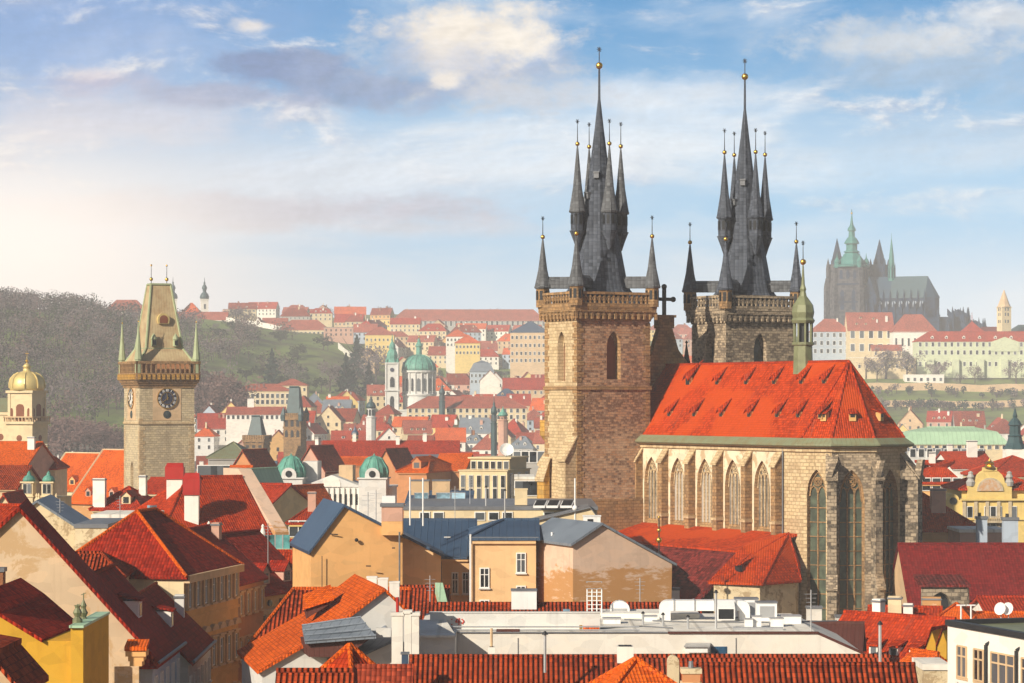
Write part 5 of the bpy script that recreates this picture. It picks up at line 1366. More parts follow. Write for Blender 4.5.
hs('dark roofed castle house between the purple pyramid roof and the white tower', 983, 999, 327, 333, 1735, 12, 'gable', rm='tile_old', wm='grey')
# ------------------------------------------------------------------ ridge and monastery hill
def monastery():
    Y = 2120; x = PX(200, Y); zb = zbase(x, Y)
    hs('long white monastery wing with red roof on the hill crest', 176, 227, 312, 321, Y, 16, 'gable', 'monastery', 'monastery', wm='white', rm='tile_rose', rpx=(325, 331), nfront=14, ww=1.6, wh=2.2)
    hs('white monastery wing behind the clock tower gallery, partly lost in glare', 104, 146, 300, 311, Y+40, 18, 'hip', 'monastery', 'monastery', wm='white', rm='tile_rose', rpx=(320,), nfront=9, ww=1.6, wh=2.4)
    hs('orange roofed monastery church behind the slim white towers', 181, 200, 303, 312, Y+30, 14, 'hip', 'monastery_church', 'church', wm='white', rm='tile_orange')
    for px, top, lab in ((173, 277, 'slim white monastery tower with dark onion top just right of the clock tower roof'), (204.5, 277.5, 'slim white monastery tower with dark onion top above the long white wing')):
        Yt = Y+26; xx = PX(px, Yt); zt = zbase(xx, Yt); t = thing('monastery_tower', lab, 'tower', (xx, Yt, zt), R(12)); z = lambda py: PZ(py, Yt)-zt
        b = MB(); b.box(-3, 3, -3, 3, 0, z(299)); b.box(-3.4, 3.4, -3.4, 3.4, z(300), z(299)); w = b.build('wall', M['white'], t)
        window(t, 0, -3.02, z(309), 0, 1.5, 4, 'far', 'lightgrey')
        MB().lathe(0, 0, [(3.6, z(299)), (3.9, z(297)), (3.0, z(294)), (1.4, z(292)), (1.6, z(289.5)), (2.2, z(288.5)), (1.8, z(286.5)), (.6, z(284)), (.9, z(283)), (.3, z(281.5)), (.1, z(top))], 8, smooth=True).build('onion_dome', M['copper_dark'], t)
monastery()
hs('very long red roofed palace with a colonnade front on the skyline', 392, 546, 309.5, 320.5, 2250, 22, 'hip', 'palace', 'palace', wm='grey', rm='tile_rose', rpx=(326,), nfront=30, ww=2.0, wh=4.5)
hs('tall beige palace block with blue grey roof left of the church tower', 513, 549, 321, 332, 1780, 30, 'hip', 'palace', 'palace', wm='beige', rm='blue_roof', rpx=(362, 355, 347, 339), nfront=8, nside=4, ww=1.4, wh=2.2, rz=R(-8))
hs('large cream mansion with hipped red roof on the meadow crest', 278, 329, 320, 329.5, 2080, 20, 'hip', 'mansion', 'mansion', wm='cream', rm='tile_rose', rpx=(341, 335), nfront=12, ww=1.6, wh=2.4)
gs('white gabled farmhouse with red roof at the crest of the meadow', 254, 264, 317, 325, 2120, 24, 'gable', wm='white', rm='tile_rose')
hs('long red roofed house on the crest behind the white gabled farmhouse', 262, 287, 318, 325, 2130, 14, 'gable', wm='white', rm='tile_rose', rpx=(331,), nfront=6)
hs('yellow town house with red hipped roof above the belfry', 365, 394, 327, 334.5, 1900, 18, 'hip', wm='paleyellow', rm='tile_rose', rpx=(348, 341), nfront=7, nside=3)
hs('sunlit pale yellow mansion with orange red roof right of the green dome', 455, 480, 335, 342.5, 1760, 16, 'hip', 'mansion', 'mansion', wm='paleyellow', rm='tile_orange', rpx=(354, 348), nfront=7, nside=3)
hs('white mansion with bright orange roof up the slope behind the green dome', 446, 468, 329.5, 336, 1840, 15, 'hip', 'mansion', 'mansion', wm='white', rm='tile_orange', rpx=(346, 341), nfront=6)
hs('long cream riverside college with red roof and two rows of dark windows', 407, 527, 396.5, 407.5, 1290, 20, 'hip', 'college', 'college', wm='cream', rm='tile_rose', rpx=(419, 412.5), nfront=19, ww=1.3, wh=2.0, chims=[(.1, .2, 2.5), (.45, .1, 2.5)])
gs('small grey blue mansard palace uphill of the long cream college', 470, 494, 360, 371, 1560, 20, 'mansard', 'palace', 'palace', wm='bluegrey', rm='grey_roof', rpx=(383, 377), nside=6)
gs('white gable facing the river beside the grey blue mansard palace', 480, 500, 370, 380, 1500, 16, 'gable', wm='white', rm='tile_rose')
hs('dark red barn roof at the far end of town below the blue roofed block', 503, 550, 378, 389, 1480, 16, 'gable', wm='beige', rm='tile_dark', rpx=(394,), nfront=8)
# ------------------------------------------------------------------ lower palaces under the meadow
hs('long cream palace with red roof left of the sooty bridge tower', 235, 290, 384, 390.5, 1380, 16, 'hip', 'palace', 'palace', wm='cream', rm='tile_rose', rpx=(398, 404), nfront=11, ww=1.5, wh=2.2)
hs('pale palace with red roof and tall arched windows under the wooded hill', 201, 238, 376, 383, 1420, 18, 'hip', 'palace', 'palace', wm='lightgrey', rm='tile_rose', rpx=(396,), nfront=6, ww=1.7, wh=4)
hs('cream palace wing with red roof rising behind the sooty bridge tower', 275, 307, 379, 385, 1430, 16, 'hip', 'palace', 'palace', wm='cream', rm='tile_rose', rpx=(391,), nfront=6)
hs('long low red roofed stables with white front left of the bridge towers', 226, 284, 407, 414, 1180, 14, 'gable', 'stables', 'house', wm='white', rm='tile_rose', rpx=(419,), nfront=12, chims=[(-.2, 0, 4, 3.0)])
# small towers in the lower town
def cap_tower(label, px, Y, wpx, yb, ycap, ytop, wm, cm, prof=None, drum=True):
    x = PX(px, Y); zb = 0 if Y < 1150 else zbase(x, Y); w = wpx*Y/FPX; t = thing('cupola_tower', label, 'tower', (x, Y, zb), R(-15)); z = lambda py: PZ(py, Y)-zb
    b = MB(); b.lathe(0, 0, [(w*.62, 0), (w*.62, z(yb)), (w*.72, z(yb-.4)), (w*.72, z(yb-1)), (w*.5, z(yb-1.2)), (w*.5, z(ycap))], 8, R(22.5)); bb = b.build('wall', M[wm], t)
    for i in range(8):
        a = R(45*i); q = MB(); q.obox((w*.48*math.cos(a), w*.48*math.sin(a)), .2*w, .2*w, z(yb-2.5), z(ycap+1.5), a)
        if math.sin(a) < .3 and (yb-ycap) > 4: q.build('window', M['glass'], bb)
    h = z(ytop)-z(ycap)
    MB().lathe(0, 0, [(w*.62, z(ycap)), (w*.66, z(ycap)+h*.12), (w*.5, z(ycap)+h*.34), (w*.22, z(ycap)+h*.46), (w*.26, z(ycap)+h*.56), (w*.1, z(ycap)+h*.68), (.06, z(ytop))], 10, smooth=True).build('dome', M[cm], t)
cap_tower('teal onion domed church tower in front of the belfry', 371, 1050, 8, 418, 408, 394, 'lightgrey', 'copper_dark')
cap_tower('small green cupola among red roofs in front of the long cream college', 503, 900, 8, 421, 416, 406, 'pink', 'copper')
cap_tower('slim dark teal tower left of the small green cupola', 494, 905, 5, 424, 414, 396, 'copper_dark', 'copper_dark')
cap_tower('dark teal ridge turret on the roof right of the green dome', 442, 1285, 5, 402, 394, 381, 'copper_dark', 'copper_dark')
cap_tower('squat dark blue domed turret on a cream drum amid the roofs', 355, 800, 6, 441, 435, 424, 'paleyellow', 'blue_roof')

# ------------------------------------------------------------------ old town roofs in the middle distance
def mid(*a, **k): return hs(*a, **k)
mid('long dark red roof crossing behind the twin green domed hall', 322, 458, 441, 456, 640, 14, 'gable', wm='beige', rm='tile_dark', chims=[(-.55, 0, 2), (.1, -.2, 2), (.5, 0, 2)])
mid('long bright orange roof behind the right green dome', 338, 378, 457, 464, 560, 11, 'gable', wm='rust', rm='tile_orange')
mid('pale grey flat sheet roof beside the long dark red roof', 388, 436, 455, 458, 600, 14, 'shed', wm='lightgrey', rm='lead', name='warehouse')
gs('brown gabled house with round dormer left of the left green dome', 237, 272, 450, 475, 470, 9, 'gable', wm='rust', rm='tile_brown', rz=R(-22))
gs('brown red steep gabled house between the twin green domes', 305, 338, 446, 470, 500, 9, 'gable', wm='pink', rm='tile_brown', rz=R(-24), chims=[(-.2, .1, 2)])
gs('maroon gabled house with arched dormer right of the right green dome', 383, 410, 449, 472, 500, 9, 'gable', wm='rust', rm='tile_brown', rz=R(-24))
mid('orange hipped roof left of the cream office block', 413, 444, 456, 471, 440, 16, 'hip', wm='rust', rm='tile_orange', rz=R(-20), dorms=[(.1, -1, .15, 1.6, 1.4, 'gable', 'rust')])
mid('orange gabled roof touching the cream office block', 440, 470, 454, 469, 450, 14, 'gable', wm='rust', rm='tile_orange', rz=R(-8))
mid('pale green copper hipped roof with a dark ventilator right of the clock tower', 208, 247, 442, 457, 520, 22, 'pyramid', wm='grey', rm='copper_dull', name='hall', cat='hall')
mid('flat mint topped house in front of the pale green hipped roof', 198, 230, 466, 470, 430, 16, 'flat', wm='pink', rm='copper_pale', rpx=(476,), nfront=5)
gs('small mint gabled attic house left of the left green dome', 246, 262, 470, 487, 400, 14, 'gable', wm='cream', rm='copper_pale', rz=R(-25))
mid('terracotta stepped house beside the mint gabled attic', 228, 247, 466, 480, 410, 12, 'gable', wm='pink', rm='tile_orange')
gs('orange gabled house with bare brown gable below the left green dome', 277, 303, 488, 506, 360, 16, 'gable', wm='rust', rm='tile_orange', rz=R(-30))
mid('yellow house with red roof and chimney left of the orange gable wall', 289, 326, 506, 522, 320, 12, 'hip', wm='paleyellow', rm='tile_red', rpx=(536,), nfront=4, ww=1.0, wh=1.8, chims=[(.1, -.3, 2.4, 1.0, 'pink')], style='far')
mid('red roof with pale firewall behind the big red roof', 255, 287, 484, 503, 340, 12, 'gable', wm='cream', rm='tile_dark', rz=R(-20))
mid('red tiled lean roof low beside the teal glazed terrace', 252, 293, 551, 574, 250, 9, 'gable', wm='cream', rm='tile_red')
mid('small dark red roof below the pale firewall', 275, 300, 540, 552, 262, 7, 'gable', wm='pink', rm='tile_dark')
# left group
mid('orange roofed house under the gilded dome tower', -22, 35, 442, 464, 430, 14, 'gable', wm='pink', rm='tile_orange', rz=R(-10), chims=[(.8, -.3, 2.0, 1.2)])
mid('brick red roof at the left edge below the orange roofed house', -30, 23, 466, 487, 380, 12, 'gable', wm='beige', rm='tile_brick', rz=R(-8))
mid('red hipped roof between the gilded dome tower and the orange roofs', 34, 55, 455, 468, 440, 12, 'hip', wm='cream', rm='tile_red', chims=[(-.4, -.5, 3, 1.4, 'cream')])
def sk_house(label, px, Y, L, W, yr, drop, rz, wm, rm, **k):
    x = PX(px, Y); zr = PZ(yr, Y); return house('house', label, 'house', x, Y, 0, rz, L, W, zr-drop, zr, 'gable', wm=wm, rm=rm, **k)
sk_house('broad orange roof with white verge in front of the russet treetops', 89, 560, 13, 15, 453, 7.5, R(-34), 'cream', 'tile_orange', verge=True, cap='cream', dorms=[(.2, -1, .12, 1.6, 1.3, 'gable', 'orange')])
sk_house('big orange roof running behind the clock tower with a pale verge', 134, 500, 15, 19, 450, 9.5, R(-34), 'peel_pink', 'tile_orange', verge=True, cap='beige', dorms=[(-.5, -1, .08, 1.3, 1.3, 'gable', 'pink'), (-.1, -1, .08, 1.3, 1.3, 'gable', 'pink'), (.3, -1, .08, 1.3, 1.3, 'gable', 'pink')], o=.5)
mid('dark red roof with white chimneys below the clock tower', 98, 148, 487, 508, 330, 10, 'hip', wm='cream', rm='tile_dark', chims=[(-.75, -.9, 3.5, 1.6, 'white'), (.5, .2, 2)], rz=R(-10), dorms=[(.3, -1, .2, 1.2, 1.2, 'gable', 'cream')])
mid('dark red roof tucked under the clock tower foot', 146, 180, 478, 492, 360, 12, 'gable', wm='cream', rm='tile_dark', chims=[(.3, 0, 2)], rz=R(-12))
gs('small white gabled house in shade left of the twin cupola front', 4, 22, 494, 507, 320, 12, 'gable', wm='cream', rm='tile_dark')
mid('red roof at the left edge below the small white gable', -20, 16, 505, 524, 250, 9, 'gable', wm='beige', rm='tile_red', rz=R(-14))
gs('little dark red roof hugging the peeling cream gable', 8, 32, 507, 520, 262, 10, 'gable', wm='rust', rm='tile_dark')

def twin_cupolas():
    Y = 345; t = thing('baroque_facade', 'narrow cream Baroque front with two copper capped turrets left of the clock tower', 'house', (PX(38, Y), Y, 0), R(-8)); s = Y/FPX
    z = lambda py: PZ(py, Y)
    MB().box(-2.7, 2.7, 0, 6, 0, z(497)).build('wall', M['cream'], t)
    for o in (-1.35, 1.35):
        b = MB(); b.box(o-.75, o+.75, -.4, 1.1, 0, z(483)); b.box(o-.95, o+.95, -.6, 1.3, z(483), z(481.5)); b.box(o-.9, o+.9, -.55, 1.25, z(497), z(496)); tw = b.build('turret', M['cream'], t)
        MB().lathe(o, .35, [(.85, z(481.5)), (.85, z(479)), (.62, z(476.5)), (.25, z(475)), (.3, z(474)), (.05, z(471))], 10, smooth=True).build('copper_cap', M['copper'], tw)
        for dx in (-.3, .3): window(tw, o+dx, -.41, z(493), 0, .42, 1.2, 'far', 'lightgrey')
        for sd in (-1, 1): MB().lathe(o+sd*1.2, -.1, [(.3, z(508)), (.35, z(500)), (.15, z(497)), (.2, z(495.5)), (.03, z(493))], 6).build('stone_urn', M['cream'], t)
twin_cupolas()

def twin_domes():
    Y = 455; t = thing('domed_hall', 'white hall with two ribbed green domes and a pedimented centre', 'hall', (PX(331, Y), Y, 0), R(-4)); z = lambda py: PZ(py, Y)
    x = lambda px: PX(px, Y)-PX(331, Y)
    b = MB(); b.box(x(276), x(388), 2, 14, 0, z(489)); b.box(x(274), x(390), 1.6, 14.4, z(489), z(487)); b.box(x(302), x(362), .8, 2.1, 0, z(487))
    b.prism([(x(300), .6, z(487)), (x(362), .6, z(487)), (x(331), .6, z(475))], (0, 9, 0))
    wl = b.build('wall', M['lightgrey'], t)
    for i in range(11):
        px = 305+i*5.4; b = MB().box(x(px)-.22, x(px)+.22, .45, .8, z(510), z(488)); b.build('pilaster', M['white'], wl)
        if i < 10:
            m = MB(); c = x(px+2.7); m.prism([(c-.28, .76, z(505))]+[(c+a, .76, q) for a, q in arch_pts(.56, z(496), z(494), 3, True)]+[(c+.28, .76, z(505))], (0, .06, 0)); m.build('window', M['glass'], wl)
    a = MB(); c = x(331); a.prism([(c-1.6, .5, z(487))]+[(c+q, .5, w) for q, w in arch_pts(3.2, z(483), z(476.5), 6, True)]+[(c+1.6, .5, z(487))], (0, .4, 0)); a.build('lunette', M['white'], wl)
    for px in (289, 373):
        c = x(px); d = MB(); d.box(c-2.4, c+2.4, -.6, 4.6, 0, z(479)); d.box(c-2.65, c+2.65, -.85, 4.85, z(479), z(477.6)); pv = d.build('pavilion', M['lightgrey'], t)
        m = MB(); m.prism([(c+.6*math.cos(2*math.pi*i/14), -.68, z(474)+.6*math.sin(2*math.pi*i/14)) for i in range(14)], (0, .1, 0)); 
        e = MB(); e.prism([(c-1.3, -.62, z(477.6)), (c+1.3, -.62, z(477.6))]+[(c+1.3*math.cos(math.pi*i/8), -.62, z(474.5)+1.2*math.sin(math.pi*i/8)) for i in range(9)], (0, .8, 0)); dorm = e.build('dormer', M['lightgrey'], pv); m.build('round_window', M['glass'], pv)
        r = MB(); pr = [(2.5, z(477.6)), (2.62, z(472)), (2.45, z(467.5)), (1.9, z(463)), (1.85, z(462.5)), (1.55, z(459.5)), (.9, z(457)), (.2, z(455.5)), (.05, z(453.5))]
        r.lathe(c, 2, pr, 16, smooth=False)
        for i in range(8):
            g = R(22.5+45*i); r.path([(c+q*1.02*math.cos(g), 2+q*1.02*math.sin(g), w) for q, w in pr[:7]], .1, 4)
        r.build('dome', M['copper'], pv)
    MB().box(x(302)-.5, x(314), 4, 9, z(490), z(462)).build('stair_tower', M['lightgrey'], t)
    MB().box(x(335), x(349), 5, 9, z(490), z(466)).build('roof_cabin', M['beige'], t)
twin_domes()

def office_block():
    Y = 365; t = thing('office_block', 'cream flat roofed office block with a set back upper storey and satellite dish', 'building', (PX(485, Y), Y, 0), R(-16)); z = lambda py: PZ(py, Y)
    x = lambda px: PX(px, Y)-PX(485, Y)
    b = MB(); b.box(x(458), x(508), 0, 12, 0, z(471)); b.box(x(458)-.15, x(508)+.15, -.15, 12.15, z(471), z(470)); b.box(x(465), x(506), 2.2, 11, z(471), z(459)); b.box(x(465)-.3, x(506)+.3, 1.9, 11.3, z(459), z(457.5))
    w = b.build('wall', M['cream'], t)
    facade(t, (x(458), 0), (x(508), 0), [z(487)], 6, .55, 1.6, 'far', 'lightgrey'); facade(t, (x(508), 0), (x(508), 12), [z(487), z(500)], 3, 1.1, 1.8, 'far', 'lightgrey')
    facade(t, (x(465), 2.2), (x(506), 2.2), [z(469)], 6, .6, 1.0, 'far', 'lightgrey'); facade(t, (x(458), 0), (x(508), 0), [z(500)], 6, .55, 1.6, 'far', 'lightgrey')
    d = MB(); d.tube((x(497), 5, z(457.5)), (x(497), 5, z(452)), .06, 5); d.lathe(0, 0, [(.05, 0), (.6, .12), (.95, .4)], 12, cap=False)
    dish = MB().lathe(0, 0, [(.04, 0), (.6, .1), (1.0, .35)], 14, cap=False); dish.xf(Matrix.Translation((x(497), 5, z(451))) @ Matrix.Rotation(R(60), 4, 'X') @ Matrix.Rotation(R(20), 4, 'Y')); o = dish.build('satellite_dish', M['white_metal'], t)
    MB().tube((x(497), 5, z(457.5)), (x(497), 5.2, z(451)), .06, 5).build('dish_mast', M['steel'], t)
office_block()
hs('beige side block right of the cream office block', 515, 538, 478, 479.5, 340, 12, 'flat', 'office_block', 'building', wm='cream', rm='deck', rpx=(495,), nfront=3, ww=1.0, wh=1.8)
hs('low plant rooms on the flat roofs behind the cream office block', 505, 545, 455, 457, 430, 12, 'flat', 'plant_room', 'building', wm='grey', rm='copper_dull', rpx=(462,), nfront=5)
# ------------------------------------------------------------------ right hand side
hs('long pale green copper roof right of the church apse', 903, 1008, 427, 443, 640, 14, 'mansard', 'hall', 'hall', wm='cream', rm='copper_pale', rpx=(449,), nfront=14, ww=.9, wh=1.2)
hs('pale flat roofed row below the pale green copper roof', 900, 985, 449, 451, 560, 16, 'flat', wm='lightgrey', rm='lead', rpx=(457,), nfront=10)
hs('red roof with tall white chimney above the yellow ornate front', 946, 990, 452, 467, 480, 12, 'gable', wm='white', rm='tile_red', rz=R(10), chims=[(.3, -.3, 3.0, 1.9), (-.5, .2, 2)])
hs('broad red roof at the right edge behind the yellow ornate front', 984, 1060, 456, 475, 430, 16, 'hip', wm='cream', rm='tile_red', rz=R(6))
hs('orange red mansard house beside the church apse top', 921, 962, 461, 482, 380, 12, 'mansard', wm='orange', rm='tile_red', rpx=(490,), nfront=4, chims=[(-.2, -.2, 2)])
def dark_steeple():
    Y = 470; x = PX(1015, Y); t = thing('steeple', 'dark octagonal steeple with lantern at the right edge', 'tower', (x, Y, 0)); z = lambda py: PZ(py, Y)
    MB().box(-1.9, 1.9, -1.9, 1.9, 0, z(449)).build('wall', M['white'], t)
    m = MB(); m.lathe(0, 0, [(2.2, z(449)), (1.5, z(443)), (1.2, z(437)), (1.4, z(436)), (1.05, z(434.5)), (1.0, z(426)), (1.3, z(425)), (.9, z(421)), (.35, z(417.5)), (.45, z(416)), (.05, z(408))], 8, R(22.5)); m.build('lantern', M['copper_dark'], t)
dark_steeple()
def ornate_front():
    Y = 342; x0 = PX(990, Y); t = thing('ornate_house', 'yellow ornate Art Nouveau house front with arched gable and round mosaic', 'house', (x0, Y, 0), R(2)); z = lambda py: PZ(py, Y); x = lambda px: PX(px, Y)-x0
    b = MB(); b.box(x(962), x(1045), 0, 12, 0, z(499)); b.box(x(960), x(1047), -.4, 0, z(500.5), z(498.5)); b.box(x(962), x(1045), -.25, 0, z(520), z(518.5))
    g = [(x(968), 0, z(499)), (x(1012), 0, z(499)), (x(1012), 0, z(486)), (x(1006), 0, z(483))]+[(x(990)+15*Y/FPX*math.cos(math.pi*i/10), 0, z(483)+14*Y/FPX*math.sin(math.pi*i/10)) for i in range(11)]+[(x(974), 0, z(483)), (x(968), 0, z(486))]
    b.prism(g, (0, .9, 0)); b.box(x(983), x(997), -.1, .6, z(471), z(467.5)); w = b.build('wall', M['paleyellow'], t)
    lun = lambda r, c0, y0, y1: MB().prism([(x(990)+r*Y/FPX*math.cos(math.pi*i/12), y0, z(c0)+r*Y/FPX*math.sin(math.pi*i/12)) for i in range(13)], (0, y1-y0, 0))
    lun(13.4, 491, -.16, 0).build('lunette_frame', M['ornament'], w); lun(11.6, 491, -.2, -.17).build('mosaic', M['mosaic'], w)
    for c in range(5):
        p = MB().box(x(964+c*11.5)-.22, x(964+c*11.5)+.22, -.2, 0, z(540), z(501)); p.build('pilaster', M['ornament'], w)
    for px in (969.5, 987, 993, 999, 1014): window(w, x(px), 0, z(517), 0, .62, 1.35, 'far', 'white_paint')
    for px in (969.5, 987, 993, 999, 1014): window(w, x(px), 0, z(534), 0, .62, 1.45, 'far', 'white_paint')
    bl = MB()
    for i in range(12): bl.box(x(981+i*1.8)-.05, x(981+i*1.8)+.05, -.8, -.7, z(521), z(516.5))
    bl.box(x(980), x(1002), -.85, -.65, z(516.5), z(516)); bl.box(x(980), x(1002), -.9, 0, z(522.5), z(521)); bl.build('balcony', M['ornament'], w)
    for px, h in ((971, 12), (1010, 13)):              # statues on the gable shoulders
        s = MB(); s.lathe(x(px), .3, [(.5, z(486)), (.62, z(482)), (.35, z(479)), (.5, z(477)), (.3, z(474)), (.34, z(472.5)), (.05, z(471))], 8); s.build('statue', M['grey'], w)
    s = MB(); s.lathe(x(990), .3, [(.9, z(468)), (.5, z(465)), (.7, z(463)), (.2, z(461)), (.05, z(458.5))], 8); s.build('crest', M['gold'], w)
    MB().box(x(962)+.2, x(1045)-.2, 1, 11.5, z(499), z(488)).build('attic', M['paleyellow'], t)
    r = roof_mesh(MB(), (1045-962)*Y/FPX, 11, z(488), z(472), 'hip'); r.xf(Matrix.Translation(((x(962)+x(1045))/2, 6.2, 0))); r.build('roof', [M['tile_red'], M['tile_red']], t)
    sg = MB(); sg.prism([(x(945), .3, 0), (x(962), .3, 0), (x(962), .3, z(500))]+[(x(953.5)+6*Y/FPX*math.cos(math.pi*i/8), .3, z(500)+6*Y/FPX*math.sin(math.pi*i/8)) for i in range(9)]+[(x(945), .3, z(500))], (0, 8, 0)); side = sg.build('side_gable', M['paleyellow'], t)
    m = MB(); m.prism([(x(953.5)+.5*math.cos(2*math.pi*i/12), .2, z(501)+.5*math.sin(2*math.pi*i/12)) for i in range(12)], (0, .1, 0)); m.build('round_window', M['glass'], side)
ornate_front()
# ------------------------------------------------------------------ left foreground: the street of steep red roofs
def left_street():
    # big stained gable
    T, roof, w, d, n = prof_house('gable_house', 'tall house with a broad stained beige gable and a dark red roof edge', 'house', 160,
        [(-40, 760), (-40, 566), (19, 511), (148, 653), (139, 656), (139, 760)], 13, [(1, 2), (2, 3)], R(8.5), 19, 'gable_beige', 'tile_shadowed', t=.3)
    win_p = P(93, 669, 159.2)
    a, b = win_mesh(.95, 1.15, 'near', 'white_paint'); o = link('window', a, T, win_p-Vector(T.location), R(8.5)); link('pane', b, o)
    win_p = P(37, 617, 159.6); a, b = win_mesh(.5, .6, 'near', 'dark_wood'); o = link('window', a, T, win_p-Vector(T.location), R(8.5)); link('pane', b, o)
    c = MB(); p = P(137, 645, 158.9); c.box(p.x-.7, p.x+.55, p.y-.1, p.y+1.2, p.z-.7, p.z-.35, 0); c.box(p.x-.55, p.x+.4, p.y, p.y+1.2, p.z-1.0, p.z-.7, 0); c.box(p.x-.45, p.x+.3, p.y, p.y+1.2, p.z-1.3, p.z-1.0, 0)
    c.slab([(p.x-.75, p.y-.2, p.z-.1), (p.x+.6, p.y-.2, p.z-.1), (p.x+.6, p.y+1.2, p.z+.25), (p.x-.75, p.y+1.2, p.z+.25)], .25, 1); c.build('eave_corbel', [M['orange'], M['tile_orange']], T, True)
    for px, py, Y in ((40, 537, 161.5), (53, 551, 163)):
        p = P(px, py, Y); MB().tube(p-Vector((0, 0, .6)), p+Vector((0, 0, .25)), .09, 6).build('vent_pipe', M['steel'], roof, True)
    # yellow corner house at the bottom left with parapet and finials
    base = P(40, 700, 133); T = thing('yellow_house', 'mustard yellow house with a dark red lean roof and little finials on its parapet', 'house', (base.x, base.y, 0))
    z1 = PZ(641, 134); xa, xb, xc = PX(-25, 133), PX(41, 133), PX(73, 133)
    wl = MB(); wl.prism([(xa, 133, 0), (xc, 133, 0), (xc, 133, PZ(641, 133)), (xb, 133, PZ(641, 133)), (PX(0, 133), 133, PZ(615, 133)), (xa, 133, PZ(598, 133))], (-.9, 9, 0)); wl.build('wall', M['yellow'], T, True)
    r = MB(); q = Vector((-.9, 9, 0))
    a0, b0, c0 = Vector((xa, 132.7, PZ(597, 133)+.1)), Vector((PX(0, 133), 132.7, PZ(614, 133)+.1)), Vector((xb+.1, 132.7, PZ(640.5, 133)+.12))
    r.slab([b0, c0, c0+q+Vector((1.3, 0, 0)), b0+q+Vector((1.6, 0, .3))], .2); r.slab([a0, b0, b0+q+Vector((1.6, 0, .3)), a0+q+Vector((1.6, 0, .3))], .2)
    rf = r.build('roof', M['tile_shadowed'], T, True)
    for k in (0, 1):
        p = P(53+k*5, 636+k*2, 138); s = MB().slab([p, p+Vector((.9, -.1, -.62)), p+Vector((.9, .35, -.58)), p+Vector((0, .45, .04))], .1); s.build('roof_window', M['sky_glass'], rf, True)
    pa = MB(); pa.box(PX(72, 133), PX(84.5, 133), 132.6, 141, 0, PZ(627, 133)); pa.box(PX(71, 133), PX(85.5, 133), 132.4, 141.1, PZ(627, 133), PZ(624.5, 133), 1); pa.build('parapet', [M['yellow'], M['copper_pale']], T, True)
    for px, py in ((77.5, 604), (83.5, 593)):
        p = P(px, 624.5, 134+(px-77)*.4); f = MB(); zt = PZ(py, p.y)
        f.lathe(p.x, p.y, [(.26, p.z), (.26, p.z+.25), (.14, p.z+.4), (.24, p.z+.62), (.12, p.z+.85), (.17, p.z+1.0), (.03, zt-.35), (.03, zt)], 8)
        f.tube((p.x-.13, p.y, zt-.1), (p.x+.13, p.y, zt), .03, 4); f.build('finial', M['copper_olive'], T, True)
    # corner of a brick red roof at the very bottom left
    prof_house('house', 'corner of a brick red tiled roof below the mustard yellow house', 'house', 118, [(-40, 760), (-40, 650), (-12, 655), (19, 690), (19, 760)], 6, [(1, 2), (2, 3)], 0, -10, 'beige', 'tile_brick')
    # chimney on the beige gable's left
    p = P(0, 600, 152); T = thing('brick_chimney', 'brick chimney stack at the left edge in front of the stained gable', 'chimney', (p.x, p.y, PZ(640, 152)))
    MB().box(-.5, .25, -.4, .4, 0, 4.0).build('stack', M['brick'], T); MB().box(-.58, .33, -.48, .48, 4.0, 4.25).build('cap', M['lead'], T)
    # long roof with white dormers down the street
    t = house('street_house', 'steep dark red roof with one white dormer right behind the stained beige gable', 'house', -28.0, 175.5, 0, R(90), 14, 9.4, 23.2, 28.4, 'hipl', wm='bluegrey', rm='tile_shadowed', rows=(20.2, 16.6, 13), nfront=5, nside=0, ww=1.0, wh=1.8, style='near',
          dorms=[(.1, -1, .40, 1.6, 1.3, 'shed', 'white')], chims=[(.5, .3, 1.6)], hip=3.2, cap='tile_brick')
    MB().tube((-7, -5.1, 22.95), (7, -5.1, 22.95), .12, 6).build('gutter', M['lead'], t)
    t = house('street_house', 'lower dark red roof with one white dormer, next down the street towards the ochre facade', 'house', -27.2, 191.5, 0, R(91), 16, 8.4, 21.8, 25.9, 'gable', wm='lightgrey', rm='tile_shadowed', rows=(18.6, 15, 11.6), nfront=6, nside=0, ww=1.0, wh=1.8, style='near',
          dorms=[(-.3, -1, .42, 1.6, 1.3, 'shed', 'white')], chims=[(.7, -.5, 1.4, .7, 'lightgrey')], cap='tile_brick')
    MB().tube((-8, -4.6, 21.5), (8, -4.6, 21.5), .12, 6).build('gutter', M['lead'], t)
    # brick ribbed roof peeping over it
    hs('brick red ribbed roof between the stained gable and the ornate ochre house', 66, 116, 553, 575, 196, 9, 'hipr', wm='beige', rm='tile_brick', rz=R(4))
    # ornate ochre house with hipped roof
    t = house('ornate_house', 'ornate ochre facade with rows of tall arched windows under a hipped dark red roof', 'house', -29.9, 212.6, 0, R(79), 14.5, 11.2, 26.4, 31.0, 'hip', wm='ochre', rm='tile_shadowed', rows=(23.6, 18.4, 12.6, 7.4), nfront=7, nside=0, ww=.85, wh=2.1, style='cased', hip=5.0, cap='tile_orange', band=[17.5, 22.6, 11.6])
    for z in (21.3, 16.0):                           # hoods over the windows
        for i in range(7):
            x = -7.25+14.5*(i+.5)/7; f = MB()
            f.prism([(x-.85, -5.95, z+.0)]+[(x+.85*math.cos(math.pi-math.pi*k/6), -5.95, z+.5*math.sin(math.pi*k/6)) for k in range(7)], (0, .4, 0)); f.build('window_hood', M['beige'], t)
    MB().box(-7.35, 7.35, -6.1, -5.6, 25.6, 26.2).build('cornice', M['beige'], t)
    MB().box(-7.30, -7.22, -5.6, 5.6, 0, 26.2).build('end_wall', M['cream'], t)
